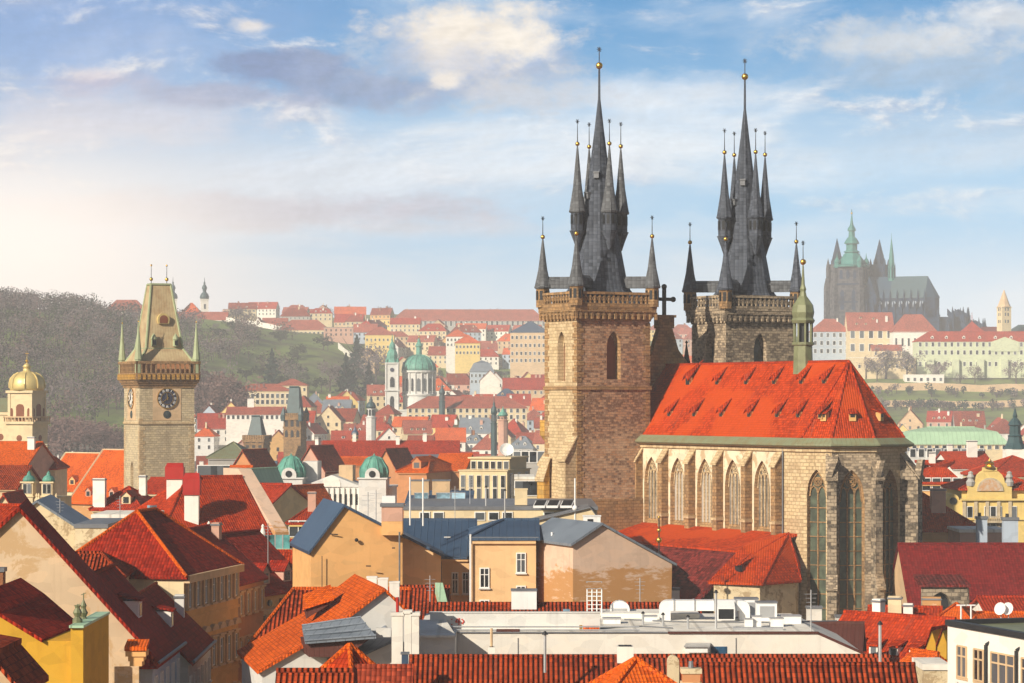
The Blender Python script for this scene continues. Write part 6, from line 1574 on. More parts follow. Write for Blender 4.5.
    # next houses along the street
    house('street_house', 'russet painted house front with close set windows next to the ornate ochre facade', 'house', -27.9, 226, 0, R(80), 11, 10, 24.6, 28.8, 'gable', wm='rust', rm='tile_shadowed', rows=(21.6, 17.6, 13.6, 9.6), nfront=5, ww=.8, wh=1.7, style='cased', chims=[(.8, -.2, 1.2, .9, 'pink')])
    t = house('street_house', 'ochre house with three gabled stone dormers over a cornice, right of the russet front', 'house', -27.3, 240.5, 0, R(66), 15, 11, 22.6, 27.6, 'gable', wm='ochre', rm='tile_shadowed', rows=(18.6, 14.6, 10.6), nfront=6, ww=.9, wh=1.8, style='cased', dorms=[(-.55, -1, .10, 1.5, 1.3, 'gable', 'pink'), (.05, -1, .10, 1.5, 1.3, 'gable', 'pink'), (.6, -1, .10, 1.5, 1.3, 'gable', 'pink')])
    for i in range(7):
        m = MB(); x = -6.6+i*2.2; m.prism([(x+.3*math.cos(2*math.pi*k/10), -5.72, 21.4+.3*math.sin(2*math.pi*k/10)) for k in range(10)], (0, .2, 0)); m.build('attic_oculus', M['glass'], t)
    MB().box(-7.6, 7.6, -6.0, -5.5, 20.5, 20.9).build('cornice', M['beige'], t)
    # the great red hipped roof with white chimneys
    t = house('great_house', 'great red hipped roof with two tall red hooded white chimneys', 'house', -36.3, 290.6, 0, R(28), 12.5, 17, 25.4, 31.4, 'hipl', wm='cream', rm='tile_red', hip=6.2, rows=(21,), nfront=6, ww=1.2, wh=2.2, chims=[])
    roof = [c for c in t.children if c.name.startswith('roof')][0]; Mi = Matrix.Rotation(R(-28), 4, 'Z')
    for px, yt, yb, w, Yc in ((192, 473, 516, 1.55, 284.2), (175, 463, 491, 1.75, 289.5)):
        p = Mi @ (P(px, yb, Yc)-Vector(t.location)); h = (yb-yt)*Yc/FPX
        chimney(roof, p.x, p.y, p.z-1.6, w, 1.1, h+1.6, 'white', 'hood', R(-28))
    for px, py, Yc in ((152, 508, 285.5), (158, 513, 284)):
        p = Mi @ (P(px, py, Yc)-Vector(t.location)); s = MB().box(-.4, .4, -.4, .4, -.3, .3); s.xf(Matrix.Translation(p)); s.build('roof_window', M['sky_glass'], roof)
    fw = MB(); q = [P(230, 476, 294.5), P(251, 477, 294.5), P(287, 522, 290), P(287, 552, 288), P(281, 552, 286)]
    pts = [Vector((-36.3, 290.6, 0))+Matrix.Rotation(R(28), 3, 'Z') @ Vector(v) for v in ((6.7, 1.5, 31.6), (6.7, -9.4, 24.9), (6.7, -9.4, 0), (6.7, 6.0, 0), (6.7, 6.0, 31.6))]
    T = thing('firewall', 'bare pinkish firewall rising along the right end of the great red roof', 'wall', (pts[2].x, pts[2].y, 0)); fw = MB(); fw.prism([p+Vector((0, 0, .6 if p.z > 1 else 0)) for p in pts], Matrix.Rotation(R(28), 3, 'Z') @ Vector((1.6, 0, 0))); fw.build('wall', M['peel_pink'], T, True)
    # glazed terrace below the great roof with figures on its parapet
    Y = 262; p = P(250, 560, Y); T = thing('glazed_terrace', 'teal glazed roof terrace with white urns below the great red roof', 'terrace', (p.x, p.y, 0)); b = MB()
    b.box(PX(213, Y), PX(292, Y), Y, Y+6, 0, PZ(549, Y)); b.build('wall', M['cream'], T, True)
    for i in range(10):
        g = MB().box(PX(214+i*7.6, Y)+.06, PX(221.6+i*7.6, Y)-.06, Y+.3, Y+.36, PZ(549, Y), PZ(535, Y)); g.build('glass_panel', M['teal_glass'], T, True)
        g = MB().tube((PX(214+i*7.6, Y), Y+.33, PZ(549, Y)), (PX(214+i*7.6, Y), Y+.33, PZ(534.5, Y)), .06, 4); g.build('post', M['steel'], T, True)
    for px, py in ((209, 521), (224, 532), (263, 524)):
        pz = PZ(549, Y); pt_ = PZ(py, Y); x = PX(px, Y); h = pt_-pz
        f = MB().lathe(x, Y-.1, [(.3, pz), (.3, pz+h*.4), (.18, pz+h*.45), (.3, pz+h*.6), (.2, pz+h*.78), (.13, pz+h*.85), (.16, pz+h*.93), (.03, pt_)], 8); f.build('stone_urn', M['white'], T, True)
    # peeling cream gable with grey roof
    T, roof, w, d, n = prof_house('gable_house', 'peeling cream gable under a grey sheet roof left of the red hipped roofs', 'house', 238, [(22, 600), (22, 513), (37, 502.5), (78, 529), (78, 600)], 14, [(1, 2), (2, 3)], R(5), 37, 'peel_cream', 'grey_roof')
    hs('flat topped cream annex with peeling plaster beside the grey roofed gable', 75, 107, 527, 528, 232, 12, 'flat', 'annex', 'house', wm='peel_cream', rm='lead')
    hs('long low flat roofed wing with cream parapet behind the cream annex', 92, 150, 515, 518, 262, 10, 'flat', 'annex', 'house', wm='beige', rm='deck')
    hs('shaded blue grey walled house just left of the hipped ochre house', 104, 150, 533, 540, 226, 8, 'gable', wm='bluegrey', rm='tile_brown', rz=R(-10))
left_street()

# ------------------------------------------------------------------ centre: ochre gables and the blue grey roofs
def centre():
    T, roof, w, d, n = prof_house('gable_house', 'orange ochre blank gable wall with steep blue grey roof', 'house', 215, [(311, 700), (311, 551), (344, 507), (383, 527), (402.5, 537), (402.5, 700)], 13, [(1, 2), (2, 3), (3, 4)], R(11.5), 344, 'orange', 'blue_roof')
    b = MB(); a = P(381.5, 505, 215); c = P(402.5, 530, 215); b.box(a.x, c.x, 215.0, 216.6, a.z-1.35, a.z-.15, 0); b.box(a.x, c.x, 214.98, 216.6, a.z-2.5, a.z-1.36, 2); b.box(a.x-.12, c.x+.12, 214.9, 216.7, a.z-.15, a.z+.1, 1); b.build('chimney', [M['pink'], M['lead'], M['orange']], roof, True)
    b = MB(); a = P(382, 496, 218); b.box(a.x, a.x+1.1, 218, 218.9, a.z-2.6, a.z); b.build('vent_box', M['white_metal'], roof, True)
    MB().ball(P(356.5, 540, 214.9), .16).build('wall_hole', M['black'], T, True)
    for a_, b_ in (((330, 534), (338, 534.5)), ((366, 566), (371, 566)), ((392, 548), (395, 548))): MB().tube(P(*a_, 214.6), P(*b_, 214.6), .05, 5).build('wall_anchor', M['iron'], T, True)
    q0 = P(399.5, 532, 214.7); MB().tube(q0, q0-Vector((0, 0, 20)), .08, 6).build('drain_pipe', M['lead'], T, True)
    MB().tube(P(322, 556, 214.3), P(322, 600, 214.3), .035, 5).build('wall_cable', M['iron'], T, True)
    # antenna poles
    for px, top, Y in ((368, 492, 219), (376, 490, 221), (410, 477, 226), (423, 478, 228)):
        q = P(px, top, Y); m = thing('aerial_mast', {368: 'leftmost thin aerial mast on the orange ochre gable house', 376: 'second thin aerial mast on the orange ochre gable house beside its chimney', 410: 'tall white vent pipe just right of the gable chimney', 423: 'slim grey pipe mast between the vent pipe and the beige roof cabins'}[px], 'mast', (q.x, q.y, q.z-4.2))
        MB().tube((0, 0, 0), (0, 0, 4.2), .08 if px > 400 else .045, 6).build('pole', M['white_metal' if px > 400 else 'steel'], m)
        if px < 400:
            for k in range(3): MB().tube((-.5, 0, 3.9-.4*k), (.5, 0, 3.9-.4*k), .025, 4).build('aerial_bar', M['steel'], m)
    prof_house('firewall_house', 'ochre wall with a sloping top beside the orange gable', 'house', 221, [(400, 700), (400, 535), (441, 556), (441, 700)], 5, [(1, 2)], R(3), 402, 'apricot', 'blue_roof')
    t = hs('apricot house with dark blue roof and narrow windows between the two ochre blocks', 400, 472, 520, 555, 227, 15, 'gable', wm='apricot', rm='blue_roof')
    z = lambda py: PZ(py, 227)-t.location.z
    for px in (455, 465.5): window(t, PX(px, 227)-t.location.x, -7.52, z(594), 0, .6, 1.9, 'near')
    ch = P(447.5, 549, 231); T2 = [c for c in t.children if c.name.startswith('roof')][0]
    chimney(T2, ch.x-t.location.x, ch.y-t.location.y, ch.z-.8, .62, .6, 3.4, 'white')
    for px in (441, 470): MB().tube((PX(px, 226.8)-t.location.x, -7.7, 0), (PX(px, 226.8)-t.location.x, -7.7, z(553)), .08, 6).build('drain_pipe', M['lead'], t)
    t = hs('ochre apartment block with blue grey hipped roof and white framed windows', 471, 536, 520, 537, 217, 13, 'hipl', 'apartment_block', 'house', wm='apricot', rm='blue_roof')
    z = lambda py: PZ(py, 217)-t.location.z
    for px, py in ((484.5, 588), (521, 573), (484.5, 620), (521, 606)): window(t, PX(px, 217)-t.location.x, -6.52, z(py), 0, .82, 1.7, 'near')
    MB().box(PX(471, 217)-t.location.x-.2, PX(536, 217)-t.location.x+.2, -6.8, -6.5, z(538.6), z(536.8)).build('eave_gutter', M['lead'], t)
    MB().tube((PX(470.5, 216.8)-t.location.x, -6.8, 0), (PX(470.5, 216.8)-t.location.x, -6.8, z(534)), .09, 6).build('drain_pipe', M['white_metal'], t)
    t = hs('recessed ochre stairwell bay left of the sunlit pale bay', 534, 554, 527, 540, 220.5, 8, 'shed', 'stair_bay', 'house', wm='apricot', rm='grey_roof')
    z = lambda py: PZ(py, 220.5)-t.location.z
    for px, py, h in ((540, 566, 1.4), (546, 604, 1.6)): window(t, PX(px, 220.5)-t.location.x, -4.02, z(py), 0, .5, h, 'near')
    t = hs('narrow pale ochre bay with grey roof beside the peeling pink gable', 552, 575, 523, 541, 217.5, 10, 'gable', 'bay', 'house', wm='paleyellow', rm='grey_roof', o=.2)
    z = lambda py: PZ(py, 217.5)-t.location.z
    for px, py in ((560.5, 567), (560.5, 606)): window(t, PX(px, 217.5)-t.location.x, -5.02, z(py), 0, .62, 1.5, 'near')
    MB().tube((PX(552, 217)-t.location.x, -5.25, 0), (PX(552, 217)-t.location.x, -5.25, z(532)), .1, 6).build('drain_pipe', M['white_metal'], t)
    T, roof, w, d, n = prof_house('gable_house', 'windowless pink gable wall with plaster peeling off ochre render', 'house', 213, [(573, 720), (573, 544), (601, 525), (672, 564), (670, 720)], 10, [(1, 2), (2, 3)], R(22), 601, 'peel_pink', 'grey_roof', t=.2)
    # flat roofed block behind with plant on its deck
    t = hs('long cream flat roofed attic storey behind the blue grey roofs', 404, 597, 508, 510, 268, 22, 'flat', 'flat_block', 'building', wm='cream', rm='lead', rpx=(519.5,), nfront=14, ww=.9, wh=.7, skip=tuple((i, 0) for i in (0, 3, 4, 8, 9, 12, 13)))
    prof_house('attic_gable', 'low pale gable end on the flat deck right of the louvred units', 'building', 262, [(527, 545), (527, 523), (590, 508), (596, 516), (596, 545)], 8, [(1, 2), (2, 3)], 0, 560, 'cream', 'lead', t=.12)
    hs('dark blue penthouse roof with skylights on the long cream attic storey', 408, 470, 492, 502, 292, 10, 'shed', 'penthouse', 'building', wm='grey', rm='blue_roof', zb=24)
    def deck_thing(name, label, cat, px, py, Y, w, h, d, mat, top=None, group=None):
        p = P(px, py, Y); T = thing(name, label, cat, p, 0, group); b = MB(); b.box(-w/2, w/2, 0, d, 0, h*.92); b.box(-w/2-.06, w/2+.06, -.06, d+.06, h*.92, h, 1); b.build('body', [M[mat], M[top or mat]], T); return T
    for px, lab in ((420, 'left of the two beige roof cabins above the skylights'), (441, 'right of the two beige roof cabins above the skylights')):
        T = deck_thing('roof_cabin', lab, 'cabin', px, 495, 293.5, 2.0, 1.7, 2.0, 'beige', 'lead')
    for px, lab in ((421, 'sloping skylight pane in front of the left beige roof cabin'), (443, 'sloping skylight pane below the right beige roof cabin'), (458, 'rightmost sloping skylight pane, without a cabin behind')):
        p = P(px, 501, 290); T = thing('skylight', lab, 'skylight', p); MB().slab([(-.75, 0, 0), (.75, 0, 0), (.75, 1.2, .85), (-.75, 1.2, .85)], .1).build('pane', M['sky_glass'], T)
        f = MB()
        for a_, b_ in (((-.78, -.02, .02), (.78, -.02, .02)), ((-.78, 1.2, .87), (.78, 1.2, .87)), ((-.78, -.02, .02), (-.78, 1.2, .87)), ((.78, -.02, .02), (.78, 1.2, .87))): f.tube(a_, b_, .05, 4)
        f.build('frame', M['steel'], T)
    for i, (px, lab) in enumerate(((539, 'left slanted louvre unit on the deck under the stone tower'), (552, 'middle slanted louvre unit on the deck under the stone tower'), (566, 'right slanted louvre unit on the deck under the stone tower'))):
        p = P(px, 508, 266); T = thing('louvre_unit', lab, 'vent', p); MB().prism([(-.6, 0, 0), (.6, 0, 0), (.6, 0, .25), (-.6, 0, .25)], (.3, 1.8, .45)).build('casing', M['white_metal'], T)
        MB().slab([(-.5, -.02, .3), (.5, -.02, .3), (.78, 1.75, .74), (-.22, 1.75, .74)], .04).build('louvre', M['iron'], T)
    T = deck_thing('roof_box', 'white ventilation box above the peeling pink gable', 'vent', 592, 527, 228, 1.5, 1.0, 1.2, 'white_metal')
    MB().box(-.4, .1, -.04, .02, .2, .7).build('grille', M['iron'], T)
    T = deck_thing('roof_box', 'white cube and pipes on the cream attic deck beside the stone tower', 'vent', 521, 505, 270, 1.3, 1.7, 1.2, 'cream')
    p = P(575, 520, 262); T = thing('aerial_mast', 'white antenna mast standing against the foot of the stone tower', 'mast', p); MB().tube((0, 0, -3), (0, 0, 4.2), .09, 6).build('pole', M['white_metal'], T); MB().ball((0, -.1, 1.2), .3).build('antenna_drum', M['white_metal'], T)
    p = P(659, 546, 262); t = thing('gilt_finial', 'gilded pole finial standing before the red aisle roof of the church', 'finial', (p.x, p.y, p.z-3)); MB().tube((0, 0, 0), (0, 0, 6), .07, 5).build('pole', M['iron'], t)
    for zz_, r_ in ((3.6, .3), (4.6, .22), (5.9, .14)): MB().ball((0, 0, zz_), r_).build('gilt_ball', M['gold'], t)
    gs('little red gabled roof peeping over the red tiled strip below the pink gable', 652, 684, 591, 606, 226, 9, 'gable', wm='beige', rm='tile_red')
    p = P(674, 604, 222); T = thing('chimney', 'white square chimney beside the little red gabled roof', 'chimney', (p.x, p.y, p.z-2)); MB().box(-.45, .45, -.4, .4, 0, 3.2).build('shaft', M['white'], T); MB().box(-.52, .52, -.47, .47, 3.2, 3.4).build('cap', M['lead'], T)
centre()

# ------------------------------------------------------------------ centre left foreground: orange roof cluster
def orange_cluster():
    hs('brick red tiled hipped roof behind the bright orange slope', 246, 402, 589, 652, 183, 13, 'hipl', wm='ochre', rm='tile_brick', hip=2.8, cap='tile_orange')
    hs('short brick red roof right of the three white chimneys with a mint verge', 398, 444, 587, 614, 200, 8, 'gable', wm='beige', rm='tile_brick')
    p = P(446, 612, 199.5); T = thing('metal_verge', 'mint green sheet metal verge at the end of the short brick red roof', 'verge', (p.x, p.y, p.z-2)); MB().prism([(-.35, 0, 0), (.25, 0, 0), (.25, 0, 2.2), (-.35, 0, 2.2)], (-.6, 3.6, 1.8)).build('sheet', M['copper_pale'], T)
    T, roof, w, d, n = prof_house('orange_house', 'white gabled house with a wide bright orange tiled slope', 'house', 165, [(262, 800), (262, 671), (330, 632), (384, 591), (408, 614), (416, 640), (416, 800)], 13, [(1, 2), (2, 3), (3, 4)], R(11.5), 384, 'lightgrey', 'tile_orange', t=.22)
    ca, sa = math.cos(R(11.5)), math.sin(R(11.5)); q = lambda px, py, Y: P(px, py, Y)
    vec = Vector((-sa*3.0, ca*3.0, 0))
    g = MB(); g.prism([q(309, 657, 161.3), q(306, 641, 161.3), q(374, 636, 161.3), q(345, 657, 161.3)], vec, 0)
    bl, br_, fr_, fl = q(302, 626, 163.6), q(361, 617.5, 163.4), q(376, 636, 160.9), q(305, 641.5, 160.9)
    g.slab([bl, br_, fr_, fl], .16, 1)
    for u in (.0, .33, .66, 1.0): g.tube(bl.lerp(fl, u)+Vector((0, 0, .04)), br_.lerp(fr_, u)+Vector((0, 0, .04)), .07, 5, 1)
    g.build('dormer', [M['dark_wood'], M['grey_roof']], roof, True)
    g = MB(); a = [q(306, 619, 171), q(306, 610, 171), q(331, 601.5, 171), q(327, 606, 171)]; v2 = Vector((-sa*1.8, ca*1.8, .9)); g.prism([a[0], a[1], a[2], a[3]], v2, 0); g.slab([a[1]+Vector((-.2, -.2, .15)), a[2]+Vector((.2, -.2, .25)), a[2]+v2+Vector((.2, 0, .1)), a[1]+v2], .14, 1); g.build('dormer', [M['dark_wood'], M['tile_orange']], roof, True)
    # skylight band in the white gable and a crack of cable
    c = MB(); c.slab([q(330, 669, 163.0), q(391, 641, 163.0), q(391, 641, 163.0)+Vector((-.5, 2.2, .9)), q(330, 669, 163.0)+Vector((-.5, 2.2, .9))], .15); c.build('lower_roof', M['grey_roof'], T, True)
    wl = MB().prism([q(318, 700, 163.2), q(330, 670, 163.2), q(392, 641, 163.2), q(392, 700, 163.2)], Vector((-sa*.9, ca*.9, 0))); wl.build('gable_annex', M['offwhite'], T, True)
    MB().box(*[v for v in (q(376, 640, 162.6).x, q(391, 640, 162.6).x, 162.5, 163.0, q(376, 637, 162.6).z, q(376, 628, 162.6).z)]).build('flat_dormer', M['lightgrey'], T, True)
    for px, yt, yb, lab in ((372, 577, 600, 'left'), (383, 578.5, 602, 'middle'), (394.5, 582, 606, 'right')):
        p = P(px, yb, 173); h = (yb-yt)*173/FPX; T3 = thing('chimney', f'{lab} chimney of the three white stacks behind the orange slope', 'chimney', (p.x, p.y, p.z-1.2))
        MB().box(-.33, .33, -.3, .3, 0, h+1.15).build('shaft', M['white'], T3); MB().box(-.36, .36, -.33, .33, h+1.15, h+1.25).build('cap', M['white'], T3)
    for px, yt, yb, w_, lab in ((397.5, 612, 676, .68, 'broad off white chimney with a red pipe, right of the white gable'), (408, 610, 670, .42, 'slim grey chimney between the broad one and the twin stack'), (415.5, 612, 670, .45, 'twin grey chimney stack nearest to the long white wall')):
        p = P(px, yb, 158); h = (yb-yt)*158/FPX; T3 = thing('chimney', lab, 'chimney', (p.x, p.y, p.z-2))
        MB().box(-w_/2, w_/2, -.4, .4, 0, h+1.8).build('shaft', M['offwhite'], T3); MB().box(-w_/2-.06, w_/2+.06, -.46, .46, h+1.8, h+2.0).build('cap', M['offwhite'], T3)
        if px < 400: MB().tube((0, 0, h+1.9), (0, 0, h+2.9), .10, 8).build('flue_pipe', M['red_cap'], T3)
    t = house('roof_turret', 'small pyramid roof, one side orange and one deep red, at the bottom edge', 'house', PX(346, 138), 141, 0, R(52), 5.0, 5.0, PZ(708, 138), PZ(645, 141), 'pyramid', wm='ochre', rm='tile_red', o=.3, cap='tile_orange')
    hs('ribbed brown roof along the bottom edge left of the small pyramid roof', 276, 342, 671, 745, 128, 8, 'gable', wm='ochre', rm='tile_brick')
    hs('dark ribbed roof along the bottom edge right of the small pyramid roof', 352, 404, 667, 740, 136, 8, 'gable', wm='ochre', rm='tile_brown')
    p = P(405, 700, 147); T = thing('downpipe_box', 'dark blue sheet metal shaft between the ribbed roofs', 'shaft', (p.x, p.y, p.z-2)); MB().box(-.18, .18, -.3, .3, 0, 4.6).build('casing', M['blue_roof'], T); MB().box(-.24, .24, -.36, .36, 4.6, 4.7).build('cap', M['lead'], T)
orange_cluster()

# ------------------------------------------------------------------ long white flat roofed building with plant
def white_building():
    Y = 175.0; zt = PZ(633, Y); T = thing('flat_roofed_building', 'long white flat roofed building with plant on its pale deck', 'building', (PX(620, Y), Y, 0))
    x = lambda px, YY=Y: PX(px, YY)
    w = MB(); w.prism([(x(418), Y, 0), (x(866), Y, 0), (x(866), Y, PZ(655, Y)), (x(817), Y, zt), (x(418), Y, zt)], (0, 16, 0)); wl = w.build('wall', M['offwhite'], T, True)
    MB().box(x(418)+.1, x(817)-.1, Y+.25, Y+15.8, zt-.1, zt+.02).build('deck', M['deck'], T, True)
    c = MB(); c.box(x(668), x(817)+.1, Y-.12, Y+.2, zt-.04, zt+.09); c.tube((x(817), Y+.05, zt+.02), (x(866), Y+.05, PZ(654.5, Y)), .12, 4); c.build('edge_capping', M['dark_wood'], T, True)
    c = MB(); c.box(x(418), x(667), Y-.1, Y+.2, zt, zt+.07); c.build('edge_flashing', M['lead'], T, True)
    c = MB()
    for zz_, yy in ((.16, .5), (.34, .9)): c.tube((x(430), Y+yy, zt+zz_), (x(640), Y+yy, zt+zz_), .05, 5)
    c.build('pipe_run', M['steel'], T, True)
    b = MB(); b.box(x(430, 177.2), x(600, 177.2), 177.2, 177.7, zt-.5, PZ(613, 177.2)); b.box(x(430, 177.2)-.06, x(600, 177.2)+.06, 177.14, 177.76, PZ(613, 177.2), PZ(612, 177.2)); pw = b.build('upper_wall', M['lightgrey'], T, True)
    b = MB(); b.box(x(602, 186), x(700, 186), 186.4, 190.4, zt-.5, PZ(614, 186)); b.build('stair_head', M['white'], T, True)
    # faded red painted mark on the upper wall
    m = MB(); Ym = 177.18; q = lambda px, py: P(px, py, Ym)
    for a_, b_ in (((457.5, 618.5), (455.5, 622)), ((455.5, 622), (460, 622)), ((459, 618), (459, 625)), ((461.5, 619), (464, 621)), ((464, 621), (462, 624)), ((451.5, 619), (452.2, 619.6)), ((451.5, 624), (452.2, 624.6))): m.tube(q(*a_), q(*b_), .055, 4)
    m.build('painted_mark', M['redpaint'], pw, True)
    # sloping cream roof and white block on the left
    bl = MB(); bl.prism([(x(420, 170), 170, 0), (x(455, 170), 170, 0), (x(455, 170), 170, PZ(637, 170)), (x(420, 170), 170, PZ(637, 170))], (0, 4.9, 0)); bl.build('side_block', M['white'], T, True)
    MB().slab([(x(418, 170)-.1, 169.7, PZ(636.5, 170)+.1), (x(456, 170), 169.7, PZ(636.5, 170)+.1), (x(446, 178), 177.5, PZ(619, 178)), (x(418, 178), 177.5, PZ(619, 178))], .15).build('side_roof', M['deck'], T, True)
    MB().box(x(711), x(727), Y-.03, Y+.1, PZ(656, Y), PZ(646.5, Y)).build('window', M['blue_panel'], T, True)
    for px in (518, 736): MB().box(x(px)-.03, x(px)+.03, Y-.035, Y+.05, PZ(665, Y), PZ(638, Y)).build('joint_strip', M['lead'], T, True)
    def item(name, label, cat, px, py, YY): return thing(name, label, cat, (PX(px, YY), YY, zt+.02 if py is None else PZ(py, YY)))
    # the big white air duct with its rounded ends
    t = item('air_duct', 'big white air duct with rounded ends crossing the pale deck', 'duct', 706, None, 184.5); k = 184.5/FPX
    d = MB(); r = .75; xa, xb = -46*k, 44*k; r = .6
    pts = [(xa, .0)]+[(xa+r*(1-math.cos(a)), 0.85+r*math.sin(a)*.95) for a in [R(v) for v in range(0, 91, 15)]]+[(xb-r*(1-math.cos(a)), 0.85+r*math.sin(a)*.95) for a in [R(v) for v in range(90, -1, -15)]]+[(xb, 0), (xb-.75, 0), (xb-.75, .7), (xa+.75, .7), (xa+.75, 0)]
    n = len(pts)
    d.prism([(px, 0, pz) for px, pz in pts], (0, 1.3, 0)); d.build('casing', M['white_metal'], t)
    for xx in (xa+1.0, -.8, .6, xb-1.0): MB().box(xx-.05, xx+.05, -.05, 1.35, .67, 1.47).build('flange', M['steel'], t)
    MB().prism([(10*k, -.9, .1), (28*k, -.9, .1), (28*k, -.9, 1.0), (10*k, -.9, 1.0)], (0, .95, .45)).build('intake_hood', M['white_metal'], t); MB().box(11.5*k, 26.5*k, -.93, -.9, .2, .9).build('intake_grille', M['iron'], t)
    for j, (px, YY, w_, h_, d_, lab) in enumerate(((747, 186.5, 1.6, 1.35, 1.2, 'white air conditioning cabinet behind the rounded duct end'), (767, 182.5, 1.4, 1.4, 1.2, 'white air conditioning cabinet standing right of the rounded duct'), (524, 196, 1.9, 1.5, 1.5, 'broad white cabinet with dark lid standing behind the red tiled strip'))):
        t = item('air_conditioner', lab, 'air conditioner', px, None if px > 600 else 611, YY); MB().box(-w_/2, w_/2, 0, d_, .12, h_).build('cabinet', M['white_metal'], t); MB().box(-w_/2-.05, w_/2+.05, -.05, d_+.05, h_, h_+.1).build('lid', M['lead'], t)
        for s in (-1, 1): MB().box(s*w_*.35-.08, s*w_*.35+.08, .05, d_-.05, 0, .12).build('foot', M['iron'], t)
        if px > 600: MB().box(-w_*.36, w_*.36, -.03, 0, .4, h_*.85).build('grille', M['steel'], t)
    for px, YY, w_, h_, lab in ((749, 178.5, .55, .6, 'small white box nearest the deck edge, left of a pair'), (757, 178.8, .6, .75, 'small white box right of a pair near the deck edge'), (777, 179.5, .9, .55, 'low white box beside the pair of small boxes'), (792, 182, 1.3, .5, 'flat pale box near the right corner of the deck')):
        t = item('roof_box', lab, 'vent', px, None, YY); MB().box(-w_/2, w_/2, 0, w_, 0, h_).build('body', M['white_metal'], t); MB().box(-w_/2-.04, w_/2+.04, -.04, w_+.04, h_, h_+.06).build('lid', M['steel'], t)
    t = item('roof_tray', 'grey tray of cables on the deck in front of small white boxes', 'tray', 758, None, 177.2); MB().box(-1.7, 1.7, -.3, .3, .0, .18).build('tray', M['steel'], t)
    for px, YY, lab in ((643, 181, 'short dark vent post near the ladder end of the deck'), (688, 178, 'short pale vent post left of the deck middle'), (663, 180, 'stubby pipe with cap behind the short pale vent post')):
        t = item('vent_post', lab, 'vent', px, None, YY); MB().tube((0, 0, 0), (0, 0, .8), .09, 8).build('pipe', M['steel'], t); MB().lathe(0, 0, [(.16, .8), (.05, .95)], 8).build('cap', M['iron'], t)
    t = item('access_ladder', 'white caged access ladder on the upper wall', 'ladder', 592, None, 187.5); k = 187.5/FPX
    for s in (-1, 0, 1, 2): MB().tube((s*.35, 0, 0), (s*.35, 0, 2.0), .05, 6).build('stile', M['white_metal'], t)
    for i in range(6): MB().tube((-.35, 0, .3+.3*i), (.7, 0, .3+.3*i), .03, 5).build('rung', M['white_metal'], t)
    for i in range(3): MB().path([(-.35, 0, 1.5+.5*i), (-.4, .8, 1.5+.5*i), (.75, .8, 1.5+.5*i), (.7, 0, 1.5+.5*i)], .03, 4).build('hoop', M['steel'], t)
    t = item('vent_hood', 'rounded pale vent hood right of the caged ladder', 'vent', 620, 614, 188.4); MB().prism([(-.7, 0, 0)]+[(.7*math.cos(math.pi-math.pi*i/8), 0, .35+.6*math.sin(math.pi*i/8)) for i in range(9)]+[(.7, 0, 0)], (0, 1.0, 0)).build('hood', M['white_metal'], t); MB().box(-.5, .5, -.04, 0, .05, .4).build('grille', M['steel'], t)
    t = item('tool_crate', 'orange plastic crate lying on the deck edge by the ladder', 'crate', 592, None, 176.4); MB().box(-.6, .5, 0, .5, 0, .3).build('body', M['tile_orange'], t); MB().box(-.85, -.65, 0, .3, 0, .38).build('handle', M['gold'], t)
    t = item('beam', 'brown steel beam lying on the deck edge', 'beam', 508, None, 175.4); MB().box(-.78, .78, 0, .2, .06, .2).build('web', M['dark_wood'], t); MB().box(-.8, .8, -.05, .25, 0, .06).build('flange', M['dark_wood'], t)
    t = item('wall_vent', 'pale projecting vent box on the white wall beside the blue window', 'vent', 698, 657, 174.9); MB().prism([(-.9, -.6, .35), (.6, -.6, .35), (.6, -.6, .75), (-.9, -.6, .75)], (.2, .62, 0)).build('box', M['white_metal'], t); MB().slab([(-1.0, -.75, .8), (.75, -.75, .8), (.85, .05, .95), (-.8, .05, .95)], .08).build('lid', M['steel'], t); MB().box(-.1, .75, -.3, .0, -.1, .33).build('bracket', M['offwhite'], t)
    for px, Yc, yt, w_, lab in ((625, 151, 646, .95, 'white chimney block at the joint of the bottom tiled roofs'), (491.5, 153, 647, .42, 'thin pale post and base in front of the long white wall')):
        t = thing('chimney', lab, 'chimney', (PX(px, Yc), Yc, PZ(672, Yc))); h = PZ(yt, Yc)-PZ(672, Yc); MB().box(-w_/2, w_/2, -w_/2, w_/2, 0, h).build('shaft', M['white'], t)
        MB().box(-w_/2+.1, w_/2-.1, -w_/2+.1, w_/2-.1, h, h+.04).build('flue', M['black'], t)
        if px < 600: MB().tube((0, 0, h), (0, 0, h+1.1), .09, 6).build('post', M['beige'], t)
white_building()
